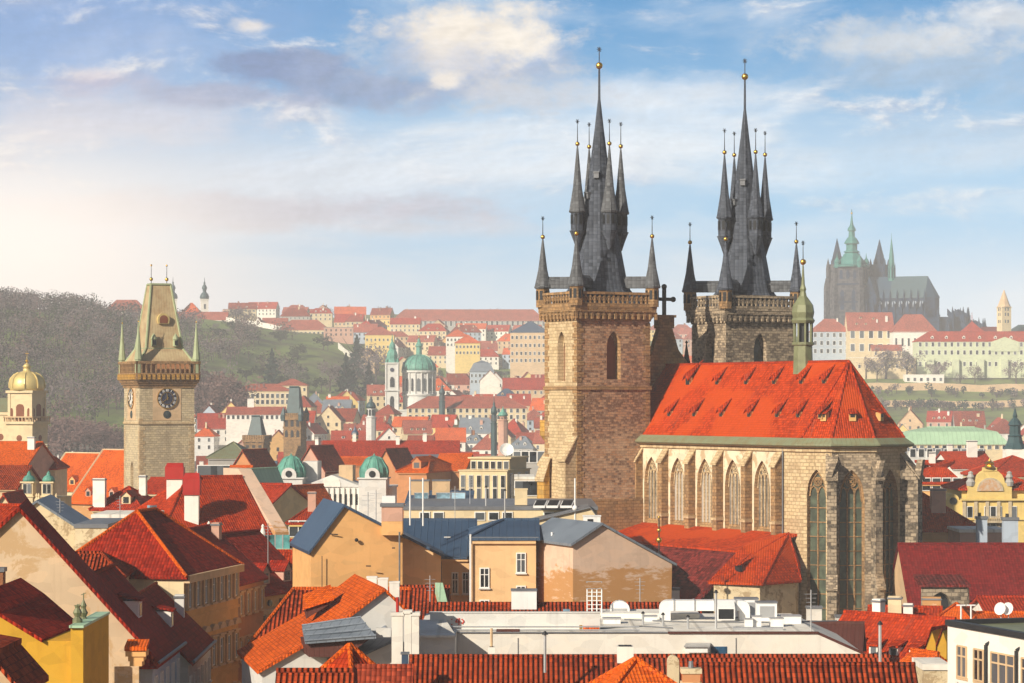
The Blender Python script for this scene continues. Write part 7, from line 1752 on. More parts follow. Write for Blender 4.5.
def roof_clutter():
    for px, py, Y, h, kind, lab in ((455, 520, 262, 3.4, 0, 'branched aerial behind the dark blue penthouse skylights'), (486, 512, 270, 2.6, 1, 'short steel vent pipe on the cream attic deck'), (505, 512, 262, 2.2, 1, 'short vent pipe nearest the stone tower on the cream attic deck'),
                                (470, 505, 275, 3.0, 0, 'tall branched aerial right of the penthouse skylights'), (534, 545, 224, 2.4, 0, 'thin aerial on the blue grey hipped apartment roof'), (640, 607, 197, 2.2, 0, 'lone aerial on the bright red tiled strip'),
                                (716, 630, 178, 2.6, 1, 'tall thin steel pipe standing on the pale deck before the duct'), (811, 634, 176, 3.0, 0, 'thin aerial at the right corner of the pale deck'), (430, 607, 199, 2.4, 0, 'aerial on the short brick red roof by the mint verge'),
                                (268, 560, 240, 3.4, 0, 'black aerial pole above the low red tiled lean roof'), (120, 520, 258, 2.4, 0, 'spindly aerial on the long low flat wing'), (60, 520, 240, 2.0, 0, 'small aerial on the grey roof of the peeling gable'), (880, 660, 143, 2.0, 1, 'rusty vent pipe near the right end of the nearest ribbed roof'),
                                (545, 662, 147, 1.6, 1, 'stub vent pipe on the long ribbed bottom roof')):
        p = P(px, py, Y); t = thing('aerial_mast' if kind == 0 else 'vent_pipe', lab, 'aerial' if kind == 0 else 'vent', (p.x, p.y, p.z-.6))
        MB().tube((0, 0, 0), (0, 0, h+.6), .04 if kind == 0 else .09, 6).build('pole' if kind == 0 else 'pipe', M['steel'], t)
        if kind == 0:
            for j in range(4): MB().tube((-.42+.05*j, 0, h+.3-.28*j), (.42-.05*j, .15, h+.3-.28*j), .022, 4).build('aerial_bar', M['steel'], t)
        else: MB().lathe(0, 0, [(.18, h+.55), (.05, h+.75)], 8).build('cap', M['iron'], t)
    zt = PZ(633, 175)
    for i, (pts, lab) in enumerate(((((4, 181), (6, 178), (9, 179.5), (11, 178)), 'grey cable run near the ladder on the pale deck'), (((8, 185), (12, 183), (19, 182.5), (23, 184)), 'grey cable run between the duct and the right corner of the deck'))):
        t = thing('cable', lab, 'cable', (0, 0, 0)); MB().path([(a, b, zt+.07) for a, b in pts], .05, 5).build('cable_run', M['lead'], t, True)
    for px, YY, w, d, lab in ((612, 182, 1.2, 1.0, 'low grey hatch between the caged ladder and the vent posts'), (650, 184, 1.0, .8, 'small square hatch left of the big air duct')):
        t = thing('roof_hatch', lab, 'hatch', (PX(px, YY), YY, zt+.02)); MB().box(-w/2, w/2, 0, d, 0, .32).build('curb', M['white_metal'], t); MB().box(-w/2-.05, w/2+.05, -.05, d+.05, .32, .4).build('lid', M['steel'], t)
roof_clutter()
t_strip = hs('bright red tiled strip between the long white wall and the ochre houses', 424, 700, 604, 630, 192.5, 9, 'gable', wm='beige', rm='tile_brick')
rfs = [c for c in t_strip.children if c.name.startswith('roof')][0]
MB().slab([P(563, 614, 193.0), P(570, 614, 193.0), P(570, 609, 194.4), P(563, 609, 194.4)], .15).build('roof_window', M['sky_glass'], rfs, True)

# ------------------------------------------------------------------ tiled roofs along the bottom edge
hs('long ribbed brick red roof along the bottom edge, left of the orange hip', 411, 628, 657, 738, 145, 12, 'gable', wm='ochre', rm='tile_brick')
hs('ribbed brick red roof behind the two bottom chimneys, its ridge farther back', 628, 896, 656.5, 715, 152, 10, 'gable', wm='ochre', rm='tile_brick')
t = hs('nearest ribbed brick red roof at the bottom edge, right of the two bottom chimneys', 701, 922, 665, 745, 134, 9, 'gable', wm='ochre', rm='tile_brick')
house('orange_hip', 'orange hipped roof with pale ridge tiles between the ribbed roofs at the bottom edge', 'house', PX(638, 132), 134.5, 0, R(16), 6.0, 5.2, PZ(708, 132), PZ(660, 134), 'pyramid', wm='ochre', rm='tile_orange', cap='tile_orange', o=.3)
for px, Yc, yt, w_, lab, mat in ((673, 139, 655, .62, 'weathered slim chimney with a rounded top at the bottom edge', 'peel_cream'), (691, 133, 667, 1.05, 'stout brown chimney with a corbelled head and pipe at the bottom edge', 'rust')):
    t = thing('chimney', lab, 'chimney', (PX(px, Yc), Yc, PZ(715, Yc))); h = PZ(yt, Yc)-PZ(715, Yc); b = MB()
    if px < 680:
        b.box(-w_/2, w_/2, -.35, .35, 0, h-.35); b.prism([(-w_/2, -.35, h-.35)]+[(w_/2*math.cos(math.pi-math.pi*i/8), -.35, h-.35+.35*math.sin(math.pi*i/8)) for i in range(1, 8)]+[(w_/2, -.35, h-.35)], (0, .7, 0)); b.build('shaft', M[mat], t)
    else:
        b.box(-w_/2+.12, w_/2-.12, -.4, .4, 0, h-.3); b.box(-w_/2, w_/2, -.5, .5, h-1.0, h-.75); b.box(-w_/2, w_/2, -.5, .5, h-.3, h-.05); b.build('shaft', M['peel_cream'], t)
        MB().box(-w_/2+.08, w_/2-.08, -.44, .44, h-.75, h-.3).build('head', M[mat], t); MB().lathe(0, 0, [(.14, h-.05), (.12, h+.3)], 8).build('flue_pot', M['lead'], t)

# ------------------------------------------------------------------ right foreground
def right_side():
    hs('huge plain maroon roof in shadow right of the church apse', 914, 1050, 544, 628, 264, 20, 'gable', 'great_roof_house', 'house', wm='beige', rm='tile_maroon_shade', dorms=[(.5, -1, .25, 1.2, .8, 'shed', 'tile_maroon_shade'), (-.05, -1, .18, 1.2, .8, 'shed', 'tile_maroon_shade')], o=.2)
    # dark stone chapel stub with a pointed arch at the apse foot
    Y = 259; p = P(942, 620, Y); T = thing('stone_porch', 'dark stone wall with a pointed arch at the foot of the apse', 'porch', (p.x, p.y, 0)); F = Face((PX(921, Y), Y), (PX(968, Y), Y)); b = MB()
    inn = wall_arch(b, F, 0, F.L, 0, PZ(585, Y), F.L*.42, 2.2, PZ(640, Y), PZ(604, Y), PZ(592, Y), .9, 0, 0); b.box(PX(968, Y)-.3, PX(968, Y), Y+.01, Y+4, 0, PZ(585, Y)); b.prism([(PX(968, Y), Y+.1, 0), (PX(975, Y), Y+.1, 0), (PX(969, Y), Y+.1, PZ(588, Y)), (PX(968, Y), Y+.1, PZ(588, Y))], (0, 1.2, 0)); b.build('wall', M['stone_black'], T, True)
    MB().poly([F.p(q, .88, w) for q, w in inn]).build('opening', M['black'], T, True)
    MB().slab([(PX(919, Y), Y-.3, PZ(585, Y)), (PX(971, Y), Y-.3, PZ(585, Y)), (PX(968, Y), Y+4, PZ(577, Y)), (PX(919, Y), Y+4, PZ(577, Y))], .2).build('roof', M['tile_old'], T, True)
    t = hs('red roof sloping beside the apse above an apricot wall', 912, 982, 492, 529, 305, 16, 'hipr', wm='orange', rm='tile_red', chims=[(-.1, -.5, 2.6, 1.7, 'pink', 'plain', 1.2)], hip=6)
    for px, yt, Yc, lab in ((981.5, 519, 288, 'left of two grey blue chimney piers above the maroon roof'), (1010, 520, 286, 'right of two grey blue chimney piers above the maroon roof, broader')):
        w_ = 1.1 if px < 1000 else 1.6; t = thing('chimney', lab, 'chimney', (PX(px, Yc), Yc, PZ(560, Yc))); h = PZ(yt, Yc)-t.location.z; MB().box(-w_/2, w_/2, -.5, .5, 0, h).build('shaft', M['bluegrey'], t)
        MB().box(-w_/2-.12, w_/2+.12, -.62, .62, h, h+.3).build('cap', M['lead'], t); MB().lathe(-w_*.2, 0, [(.2, h+.3), (.18, h+.7)], 8).build('flue_pot', M['iron'], t)
    hs('low pinkish wall with terrace between the two grey blue chimney piers', 960, 1008, 531, 532.5, 294, 8, 'flat', 'terrace_house', 'house', wm='pink', rm='deck')
    # red roof with a row of long dormers
    t = house('dormer_house', 'bright red roof with a row of small dormers below the apse', 'house', 30.0, 201.6, 0, R(-42), 9.6, 8.6, 19.8, 23.3, 'gable', wm='cream', rm='tile_red', dorms=[(f, -1, .22, .8, .75, 'shed', 'white') for f in (-.78, -.4, -.02, .36, .74)], chims=[(-.45, .1, 1.5, .75, 'white')])
    hs('red roof with three blocky chimneys behind the dormered roof', 880, 948, 607, 632, 222, 10, 'gable', wm='cream', rm='tile_red', chims=[(-.25, -.5, 2.0, 1.15, 'peel_cream', 'plain', .9), (.15, -.6, 1.6, .8, 'white'), (.75, .5, 1.6, 1.6, 'peel_pink', 'plain', .9)], rz=R(-12))
    hs('orange hipped roof with thin white posts right of the blocky chimneys', 938, 996, 604, 632, 208, 10, 'hip', wm='cream', rm='tile_orange', rz=R(-16))
    for px, lab in ((961, 'left thin white angled post on the orange hipped roof'), (971, 'right thin white angled post on the orange hipped roof')):
        p = P(px, 622, 203); t = thing('vent_post', lab, 'post', (p.x, p.y, p.z-.6)); MB().tube((0, 0, 0), (0, 0, 1.9), .07, 6).build('post', M['white_metal'], t); MB().tube((-.35, 0, 1.9), (.35, 0, 1.9), .06, 6).build('cross_arm', M['white_metal'], t)
    hs('small gabled red roof house with a white pointed gable at the right edge', 990, 1050, 597, 614, 222, 9, 'gable', wm='white', rm='tile_dark')
    hs('orange red roof below the satellite dishes at the right edge', 990, 1060, 613, 632, 200, 8, 'gable', wm='white', rm='tile_orange')
    for px, lab in ((1001, 'left white satellite dish above the white modern building'), (1008.5, 'right white satellite dish above the white modern building')):
        p = P(px, 609, 201); t = thing('satellite_dish', lab, 'satellite dish', (p.x, p.y, p.z-1.2)); MB().tube((0, 0, 0), (0, 0, 1.2), .05, 5).build('mast', M['steel'], t)
        MB().lathe(0, 0, [(.03, 0), (.32, .06), (.5, .2)], 14, cap=False).xf(Matrix.Translation((0, -.1, 1.2)) @ Matrix.Rotation(R(70), 4, 'X') @ Matrix.Rotation(R(-40), 4, 'Y')).build('dish', M['white_metal'], t)
    if 0: gs('narrow tiled gable with white verge between the dormered roof and the bottom roofs', 897, 911, 641, 662, 176, 2.2, 'gable', wm='white', rm='tile_old', rz=R(10))
    p = P(842, 640, 206); t = thing('chimney', 'grey block chimney left of the dormered red roof', 'chimney', (p.x, p.y, p.z-1)); MB().box(-.5, .5, -.4, .4, 0, 2.8).build('shaft', M['lightgrey'], t); MB().box(-.56, .56, -.46, .46, 2.8, 3.0).build('cap', M['lead'], t)
    p = P(814, 612, 214); t = thing('chimney', 'pale low chimney block at the foot of the apse windows', 'chimney', (p.x, p.y, p.z-2)); MB().box(-.6, .6, -.4, .4, 0, 2.3).build('shaft', M['offwhite'], t); MB().box(-.66, .66, -.46, .46, 2.3, 2.5).build('cap', M['lead'], t)
    hs('dark brown sheet roof sloping right of the white deck', 812, 866, 623, 655, 191.5, 7, 'gable', wm='cream', rm='dark_wood', rz=R(-10))
    # dormers in yellow beside the white modern building
    for px, lab in ((931, 'left yellow pointed dormer front beside the white modern building'), (942, 'right yellow pointed dormer front beside the white modern building')):
        p = P(px, 660, 168); t = thing('attic_gable', lab, 'dormer', (p.x, p.y, p.z-2)); MB().prism([(-.3, 0, 0), (.3, 0, 0), (.3, 0, 3.1), (0, 0, 4.0), (-.3, 0, 3.1)], (1.3, 1.6, 0)).build('front', M['yellow'], t); MB().slab([(-.42, -.15, 3.0), (0, -.15, 4.15), (1.3, 1.6, 4.15), (.9, 1.6, 3.0)], .1).build('roof', M['tile_red'], t)
    hs('orange tiled roof slope tucked behind the white modern building', 914, 946, 652, 676, 166, 4, 'gable', wm='cream', rm='tile_orange', rz=R(-60))
    # white modern building
    rz = R(-72); t = thing('modern_building', 'white modern building with large windows and a dark flat roof edge, bottom right', 'building', (33.0, 145.2, 0), rz)
    L, W, h = 14.0, 12.0, 27.0; w = MB().box(-L/2, L/2, -W/2, W/2, 0, h); w.build('wall', M['white'], t)
    r = MB(); r.box(-L/2-.1, L/2+.1, -W/2-.12, -W/2+.3, h, h+.32); r.box(-L/2-.1, -L/2+.3, -W/2+.3, W/2, h, h+.32); r.box(-L/2-.1, L/2+.1, W/2-.3, W/2, h, h+.32); r.build('roof_edge', M['black'], t)
    MB().box(-L/2+.3, L/2, -W/2+.3, W/2-.3, h-.05, h+.05).build('roof', M['copper_olive'], t)
    def sash(x0, x1, z0, z1, leaves):
        f = MB(); d = -W/2
        f.box(x0-.12, x1+.12, d-.06, d+.02, z0-.16, z0); 
        for xx in [x0+(x1-x0)*i/leaves for i in range(leaves+1)]: f.box(xx-.05, xx+.05, d-.09, d+.02, z0, z1)
        for zz in (z0, z1, z0+(z1-z0)*.68): f.box(x0, x1, d-.085, d+.02, zz-.045, zz+.045)
        o = f.build('window', M['beige'], t); MB().box(x0, x1, d-.03, d+.02, z0, z1).build('pane', M['glass'], o)
    for a, b, n_ in ((-5.75, -4.65, 2), (-3.75, -2.65, 2), (-1.75, .9, 3), (1.7, 2.9, 2)):
        sash(a, b, 24.2, 25.95, n_); sash(a, b, 20.4, 22.2, n_)
    for xx in (-2.2, 1.25):
        g = MB(); g.tube((xx, -W/2-.14, 12), (xx, -W/2-.14, 26.3), .09, 8); g.tube((xx, -W/2-.14, 26.3), (xx+.15, -W/2+.1, 26.5), .09, 8); g.build('drain_pipe', M['iron'], t)
    hs('low cream parapet wall left of the white modern building with peeling top', 924, 949, 668, 670, 156, 4, 'flat', 'parapet_house', 'house', wm='peel_cream', rm='deck')
right_side()
# ------------------------------------------------------------------ the town between the landmarks: every house its own thing
LM = [(295, 405, 'sooty bridge tower'), (257, 430, 'low wedge roofed tower'), (419, 370, 'green domed church'), (393, 390, 'slim belfry'), (466, 408, 'long cream college'),
      (371, 408, 'teal onion tower'), (503, 414, 'small green cupola'), (160, 400, 'clock tower'), (263, 391, 'long cream palace'), (219, 384, 'arched pale palace'), (303, 330, 'meadow crest mansion'),
      (465, 322, 'very long skyline palace'), (531, 345, 'tall blue roofed palace'), (468, 346, 'pale yellow mansion'), (379, 338, 'yellow hipped town house'), (200, 320, 'hilltop monastery'),
      (289, 467, 'left green dome'), (373, 467, 'right green dome'), (484, 470, 'cream office block'), (390, 448, 'long dark red roof'), (27, 400, 'gilded dome tower'), (955, 434, 'pale green copper roof'),
      (1015, 435, 'dark steeple'), (930, 376, 'white garden building'), (482, 372, 'grey blue mansard palace'), (228, 450, 'green hipped hall'), (80, 460, 'broad orange roof'), (355, 432, 'dark blue turret'),
      (255, 411, 'long low stables'), (1000, 360, 'long green palace'), (540, 380, 'nearest stone church tower'), (675, 340, 'gap between the stone towers')]
WALLS = [('white', 'white', 5), ('cream', 'cream', 5), ('pale yellow', 'paleyellow', 2), ('beige', 'beige', 3), ('pink', 'pink', 2), ('grey', 'grey', 1), ('light grey', 'lightgrey', 2), ('ochre', 'ochre', 1), ('blue grey', 'bluegrey', 1)]
ROOFS = [('faded red', 'tile_rose', 5), ('bright red', 'tile_red', 3), ('brown red', 'tile_brown', 3), ('brick red', 'tile_brick', 3), ('dark red', 'tile_dark', 2), ('orange', 'tile_orange', 2), ('grey', 'grey_roof', 1), ('dark blue', 'blue_roof', .5)]
def pick(lst):
    t = rnd.random()*sum(q[2] for q in lst)
    for q in lst:
        t -= q[2]
        if t <= 0: return q
    return lst[-1]
USED = set()
def town_label(px, py, wall, roof, form, nch, size):
    order = sorted(LM, key=lambda m: (m[0]-px)**2+((m[1]-py)*2)**2)
    for lm in order[:4]:
        dx, dy = px-lm[0], py-lm[1]
        rels = []
        if abs(dx) > abs(dy)*1.2: rels.append('left of' if dx < 0 else 'right of')
        rels.append(('below' if dy > 0 else 'above')+(' and left of' if dx < -4 else ' and right of' if dx > 4 else ''))
        for rel in rels:
            far = 'well ' if math.hypot(dx, dy) > 70 else 'just ' if math.hypot(dx, dy) < 28 else ''
            for sz in ('', size+' '):
                for ch in ('', {0: ' and no chimney', 1: ' and one chimney', 2: ' and two chimneys', 3: ' and three chimneys'}[nch]):
                    s = f'{sz}{wall} {form} house with {roof} roof{ch}, {far}{rel} the {lm[2]}'
                    if s not in USED and len(s.split()) <= 16:
                        USED.add(s); return s
    return None
RESERVED = [(295, 900, 22, 60), (257, 880, 22, 60), (371, 1050, 10, 40), (503, 900, 12, 40), (255, 1190, 36, 30), (467, 1300, 64, 34), (406, 1400, 34, 40), (264, 1388, 34, 30), (219, 1430, 24, 30), (291, 1438, 20, 30),
            (482, 1570, 20, 40), (490, 1508, 16, 30), (526, 1490, 30, 30), (467, 1765, 18, 40), (457, 1848, 16, 30), (379, 1910, 22, 40), (531, 1790, 24, 50), (303, 2090, 34, 50), (390, 647, 74, 22), (412, 606, 30, 20), (358, 566, 26, 20),
            (228, 532, 26, 26), (27, 625, 46, 40), (87, 560, 38, 26), (130, 505, 44, 40), (355, 800, 10, 20), (955, 650, 62, 30), (942, 568, 52, 24), (322, 506, 26, 14), (396, 506, 22, 14), (255, 476, 26, 14), (160, 480, 48, 30)]
def free(px, Y, w):
    for a, b, c, d in RESERVED:
        if abs(px-a) < c+w*.4 and abs(Y-b) < d: return False
    return True
def town(px0, px1, Y0, Y1, dy, wr, hr_, group, slope_rot=20, flat=.06, keep=1.0, orange=1.0, pale=1.0, skip=lambda px, Y: False):
    Y = Y0; n = 0
    while Y < Y1:
        px = px0+rnd.uniform(-10, 6); rowjit = rnd.uniform(-6, 6)
        while px < px1:
            L = rnd.uniform(*wr); wpx = L*FPX/Y; c = px+wpx/2; px += wpx*rnd.uniform(.95, 1.2)
            Yh = Y+rnd.uniform(-.32, .32)*dy+rowjit
            if rnd.random() > keep or not free(c, Yh, wpx) or skip(c, Yh): continue
            x = PX(c, Yh); zb = ground_z(x, Yh)-2.0
            W = rnd.uniform(9, 13); he = rnd.uniform(*hr_)+2; rise = W/2*rnd.uniform(.75, 1.15)
            wn, wm, _ = pick(WALLS); rn, rm, _ = pick(ROOFS)
            if rm == 'tile_orange' and rnd.random() > orange: rn, rm = 'faded red', 'tile_rose'
            side = rnd.random() < .30
            kind = 'gable' if rnd.random() < .62 else 'hip'
            rz = R(rnd.uniform(-slope_rot, slope_rot*.4))+(math.pi/2 if side else 0)
            if rnd.random() < flat: kind = 'flat'; rn, rm = 'flat grey', 'lead'; rise = .3
            nch = rnd.choice((0, 1, 1, 2, 2, 3)) if kind != 'flat' else 0
            form = 'gabled' if kind == 'gable' and side else 'long fronted' if kind == 'gable' else 'hipped' if kind == 'hip' else 'boxy'
            size = 'small' if L < (wr[0]+wr[1])/2-1.5 else 'wide' if L > (wr[0]+wr[1])/2+1.5 else 'mid sized'
            pyr = HYP-(zb+he+rise*.5-EYE)*FPX/Yh
            lab = town_label(c, pyr, wn, rn, form, nch, size)
            tries = 0
            while lab is None and tries < 8:
                wn, wm, _ = pick(WALLS); rn, rm, _ = pick(ROOFS) if kind != 'flat' else (rn, rm, 0); lab = town_label(c, pyr, wn, rn, form, nch, size); tries += 1
            if lab is None: continue
            rows = [he-2.9-3.3*k for k in range(2 if Yh > 1100 else 2)]
            chs = [(rnd.uniform(-.85, .85), rnd.uniform(-.5, .3), rnd.uniform(1.2, 2.2), rnd.uniform(.8, 1.5), rnd.choice(('white', 'white', 'cream', 'pink', 'brick'))) for _ in range(nch)]
            dm = []
            if kind in ('gable', 'hip') and not side and rnd.random() < .5:
                k = rnd.choice((2, 3)); dm = [((i+.5)/k*1.3-.65, -1, .2, 1.3, 1.1, rnd.choice(('shed', 'gable')), rnd.choice(('white', 'cream', wm))) for i in range(k)]
            house('house', lab, 'house', x, Yh, zb, rz, L, W, he, he+rise, kind, wm=wm, rm=rm, rows=rows, nfront=max(2, int(L/3.4)), nside=max(2, int(W/4)), ww=1.1, wh=1.7, chims=chs, dorms=dm, group=group,
                  fm=rnd.choice(('white_paint', wm)), gable_win=side and rnd.random() < .5)
            n += 1
        Y += dy
    return n
hid = lambda px, Y: False
N = []
N.append(town(40, 130, 600, 1100, 62, (11, 17), (9, 14), 'old town houses left of the clock tower', keep=.9, skip=lambda p, Y: p > 122))
N.append(town(52, 128, 1128, 1150, 40, (9, 14), (7, 10), 'houses at the foot of the wooded hill', keep=1))
N.append(town(205, 440, 540, 660, 45, (9, 14), (9, 13), 'old town houses around the twin green domed hall', keep=.95))
N.append(town(196, 545, 660, 1090, 62, (13, 21), (9, 15), 'old town houses before the river', keep=.92, skip=lambda p, Y: Y < 700 and 300 < p < 470))
N.append(town(196, 545, 1150, 1500, 44, (10, 17), (7, 12), 'lower town houses beyond the river', keep=.93, skip=lambda p, Y: (Y > 1470 and p < 385) or (p < 275 and Y > 1360)))
N.append(town(395, 546, 1560, 1760, 48, (13, 22), (8, 12), 'houses climbing the castle slope', keep=.85))
N.append(town(325, 545, 1830, 2180, 62, (15, 26), (8, 12), 'houses on the upper slope', keep=.9, skip=lambda p, Y: (p < 345 and Y < 2000) or (p < 360 and Y < 1900)))
N.append(town(655, 700, 1500, 2200, 110, (16, 26), (8, 13), 'houses seen between the stone towers', keep=1))
N.append(town(896, 1040, 1130, 1420, 58, (12, 19), (7, 12), 'houses under the castle terraces', keep=.95))
N.append(town(900, 1035, 690, 1080, 75, (14, 22), (9, 13), 'old town houses right of the church', keep=.9))
N.append(town(228, 400, 2230, 2500, 130, (18, 30), (8, 12), 'houses along the skyline', keep=.8, flat=.2, skip=lambda p, Y: 255 < p < 290 and Y < 2300))

# ------------------------------------------------------------------ trees
def crown_mesh(name, kind, seed, n, size):
    """leaf clumps spread unevenly through an egg or cone shaped crown"""
    r = random.Random(seed); mb = MB()
    if kind == 'conifer':
        for i in range(n):
            t = r.random()**.8; a = r.uniform(0, 6.283); tier = .75+.35*math.sin(t*38+r.random())
            rad = (1-t)*.27*tier*r.uniform(.55, 1.05); c = Vector((rad*math.cos(a), rad*math.sin(a), .06+t*.94))
            _leaf(mb, c, size*(1.15-t*.6), r)
    else:
        lobes = [(Vector((r.uniform(-.30, .30), r.uniform(-.30, .30), r.uniform(.42, .84))), r.uniform(.13, .23)) for _ in range(11)]
        for i in range(n):
            c0, rr = r.choice(lobes); v = Vector((r.gauss(0, 1), r.gauss(0, 1), r.gauss(0, 1))).normalized()*rr*r.random()**.4
            _leaf(mb, c0+v, size*r.uniform(.6, 1.2), r)
    return mb
def _leaf(mb, c, s, r):
    u = Vector((r.gauss(0, 1), r.gauss(0, 1), r.gauss(0, 1))).normalized(); v = u.orthogonal().normalized()*s; u = u*s
    mb.add([c-u*.6-v*.4, c+u*.5-v*.5, c+u*.6+v*.45, c-u*.4+v*.55], [[0, 1, 2, 3]])
def trunk_mesh(limbs, seed):
    r = random.Random(seed); mb = MB(); mb.tube((0, 0, -.08), (0, 0, .5), .032, 7, 0, .02)
    for i in range(limbs):
        a = r.uniform(0, 6.28); z = r.uniform(.22, .5); e = Vector((.26*math.cos(a), .26*math.sin(a), z+r.uniform(.18, .34))); m = Vector((.10*math.cos(a), .10*math.sin(a), z+.11))
        mb.tube((0, 0, z), m, .014, 5, 0, .009); mb.tube(m, e, .009, 5, 0, .003)
        for k in range(4):
            b = a+r.uniform(-.9, .9); q = m.lerp(e, r.uniform(.3, .9)); mb.tube(q, q+Vector((.13*math.cos(b), .13*math.sin(b), r.uniform(.04, .16))), .005, 4, 0, .0015)
    return mb
TREES = {}
for k, (mat, n, s) in {'conifer': ('conifer', 700, .05), 'bare': ('bare', 650, .035), 'bare_red': ('bare_red', 900, .035), 'shrub': ('shrub', 500, .06)}.items():
    TREES[k] = [(crown_mesh('crown', k, i*7+3, n, s).mesh('crown', M[mat]), trunk_mesh(7, i).mesh('trunk', M['bark'])) for i in range(3)]
def tree(label, px, Y, h, kind, group=None, wide=1.0, cat='tree', name=None):
    x = PX(px, Y); z = ground_z(x, Y)-.3; t = thing(name or {'conifer': 'conifer_tree', 'shrub': 'bush'}.get(kind, 'bare_tree'), label, cat, (x, Y, z), rnd.uniform(0, 6.2), group)
    c, tr = TREES[kind][rnd.randrange(3)]
    for nm, me in (('crown', c), ('trunk', tr)):
        o = link(nm, me, t); o.scale = (h*wide, h*wide, h)
    return t
for px, Y, h, lab in ((346, 1590, 26, 'tall dark conifer on the meadow edge, leftmost of the dark pair'), (369, 1600, 22, 'dark conifer on the meadow edge nearer the slim belfry'), (353, 1620, 18, 'shorter dark conifer between the pair on the meadow edge'), (272, 1610, 24, 'lone dark round conifer in the middle of the meadow'), (357, 1770, 30, 'tall conifer on the slope below the yellow hipped town house')):
    tree(lab, px, Y, h, 'conifer', wide=1.25)
for px, Y, h, lab in ((368, 1775, 27, 'large bare tree beside the tall conifer below the yellow town house'), (376, 1765, 24, 'second bare tree right of the large one below the yellow town house'), (330, 1600, 20, 'bare tree left of the dark conifer pair')):
    tree(lab, px, Y, h, 'bare', wide=1.1)
for px, Y, h, lab in ((907, 1632, 20, 'spreading bare tree in front of the low white garden building'), (886, 1640, 22, 'tall bare tree below the white castle chapel'), (938, 1630, 14, 'small bare tree right of the low white garden building'), (1016, 1625, 16, 'upright bare tree at the right end of the castle terrace'), (975, 1628, 12, 'low bare tree before the middle of the long green palace'), (960, 1618, 9, 'smallest bare tree on the terrace lawn'), (866, 1640, 16, 'dense bare tree under the cream terrace building'), (877, 1632, 14, 'dense low bare tree right of the one under the cream terrace building')):
    tree(lab, px, Y, h, 'bare', 'bare trees on the castle terrace', 1.1)
g = 'winter trees beside the gilded dome tower'
for i in range(14):
    px = 47+i*5.2+rnd.uniform(-2, 2); Y = rnd.uniform(1165, 1215)
    tree('russet leafless tree in the grove between the gilded dome tower and the clock tower', px, Y, rnd.uniform(15, 21), 'bare_red', g, 1.25)
g = 'trees behind the clock tower'
for i in range(12):
    tree('purplish leafless tree in the grove just right of the clock tower shaft', 199+i*3.2+rnd.uniform(-2, 2), rnd.uniform(1290, 1345), rnd.uniform(22, 34), 'bare_red', g, 1.0)
g = 'skyline trees'
for i, px in enumerate((228, 236, 244, 251, 338, 384, 440, 470, 492, 503, 528, 541)):
    tree(f'dark {"pointed" if px in (470, 528) else "round"} tree on the skyline {"left of the crest mansion" if px < 300 else "behind the very long skyline palace" if px > 400 else "between crest mansion and skyline palace"}', px, 2480 if px > 300 else 2170, rnd.uniform(11, 17), 'conifer' if px in (470, 528) else 'bare', g, 1.2)
g = 'bushes on the meadow'
for i in range(46):
    px = rnd.uniform(205, 372); Y = rnd.uniform(1560, 1960)
    if px > 335 and Y > 1720: continue
    tree('dark bush or small tree scattered on the hillside meadow', px, Y, rnd.uniform(5, 11), rnd.choice(('shrub', 'bare', 'shrub')), g, 1.5, 'bush', 'bush')
# woods that read as one mass
def woodland(name, label, n, box, mats, hs_=(10, 17)):
    mb = MB(); r = random.Random(11)
    for i in range(n):
        px = r.uniform(box[0], box[1]); Y = r.uniform(box[2], box[3]); x = PX(px, Y)
        if not box[4](px, Y): continue
        z = ground_z(x, Y); h = r.uniform(*hs_); w = h*.42; mi = r.randrange(len(mats))
        mb.tube((x, Y, z-1), (x, Y, z+h*.5), .3, 4, len(mats)-1)
        for k in range(52):
            v = Vector((r.gauss(0, 1), r.gauss(0, 1), r.gauss(0, 1))).normalized()*r.random()**.35
            _leaf(mb, Vector((x+v.x*w, Y+v.y*w, z+h*.62+v.z*h*.38)), r.uniform(.45, 1.0), r)
            mb.m[-1] = mi
    o = mb.build(name, [M[m] for m in mats]); tag(o, label, 'woodland', None, 'stuff')
inhill = lambda px, Y: noise.noise(Vector((px*.03, Y*.012, 4))) > (-.34 if px < 200 else .12 if px < 240 else .30)
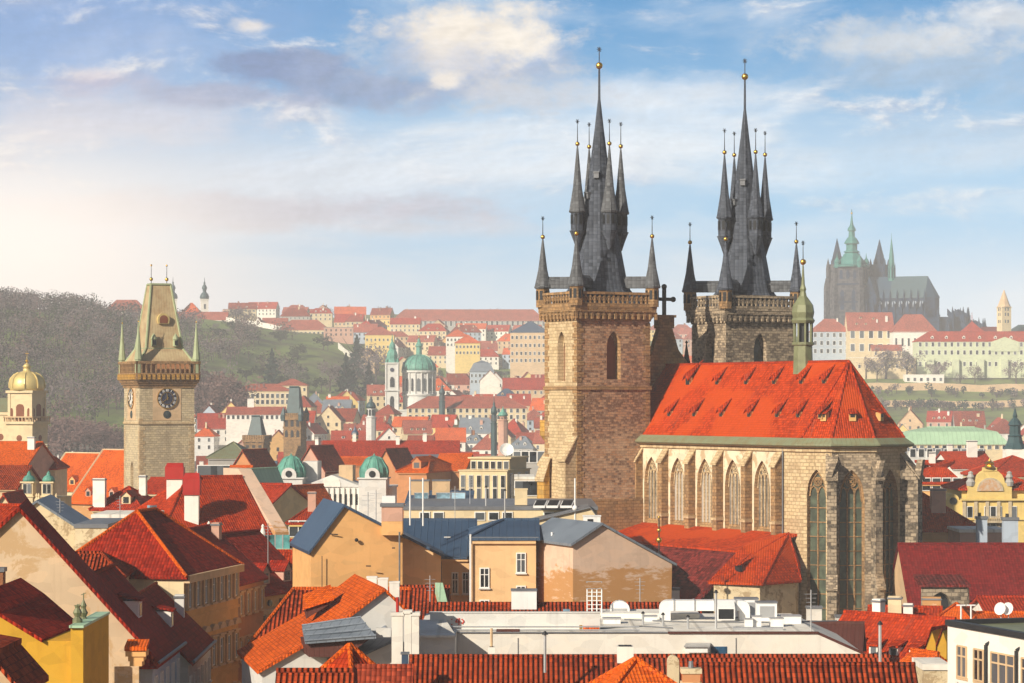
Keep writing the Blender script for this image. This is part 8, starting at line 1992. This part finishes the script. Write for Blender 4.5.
woodland('woodland', 'hazy leafless woodland covering the hill behind the clock tower', 2600, (-70, 330, 1330, 2010, lambda p, Y: Y > 1330+max(0, p-90)*1.6 and inhill(p, Y) and not (p > 95 and Y > 1870 and p < 232) and not (p > 230 and Y > 2000)), ['bare', 'bare_red', 'bare', 'shrub', 'bark'])
woodland('woodland', 'dark strip of trees and hedges along the castle vineyard walls', 260, (850, 1060, 1530, 1600, lambda p, Y: abs(Y-1540) < 9 or abs(Y-1592) < 7), ['hedge', 'bare', 'hedge', 'bark'], (4, 7))
woodland('woodland', 'scrubby trees on the slope between town and castle hill', 420, (385, 560, 1540, 2150, lambda p, Y: noise.noise(Vector((p*.05, Y*.02, 9))) > .1), ['bare', 'hedge', 'bare_red', 'bark'], (6, 11))
# terrace walls of the castle gardens and the meadow's long wall
def ground_wall(name, label, pts, h, mat, th=.8):
    t = thing(name, label, 'wall', (PX(pts[0][0], pts[0][1]), pts[0][1], ground_z(PX(*pts[0]), pts[0][1]))); mb = MB()
    for (a, ya), (b, yb) in zip(pts, pts[1:]):
        n = 8
        for i in range(n):
            p0 = a+(b-a)*i/n; y0 = ya+(yb-ya)*i/n; p1 = a+(b-a)*(i+1)/n; y1 = ya+(yb-ya)*(i+1)/n
            q = [Vector((PX(p0, y0), y0, ground_z(PX(p0, y0), y0))), Vector((PX(p1, y1), y1, ground_z(PX(p1, y1), y1)))]
            mb.prism([q[0]-Vector((0, 0, 2)), q[1]-Vector((0, 0, 2)), q[1]+Vector((0, 0, h)), q[0]+Vector((0, 0, h))], (0, th, 0))
    mb.build('wall', M[mat], t, True)
ground_wall('retaining_wall', 'upper stone retaining wall below the castle terrace lawn', [(850, 1606), (1060, 1606)], 4.5, 'beige')
ground_wall('retaining_wall', 'lower stone retaining wall below the vineyard hedge', [(850, 1548), (1060, 1556)], 4.0, 'beige')
ground_wall('garden_wall', 'long pale wall climbing the meadow towards the yellow hipped town house', [(386, 1640), (372, 1740), (356, 1850), (338, 1950)], 4.5, 'white')
ground_wall('garden_wall', 'pale wall following the crest left of the meadow mansion', [(226, 2075), (250, 2070), (276, 2060)], 4.0, 'white')
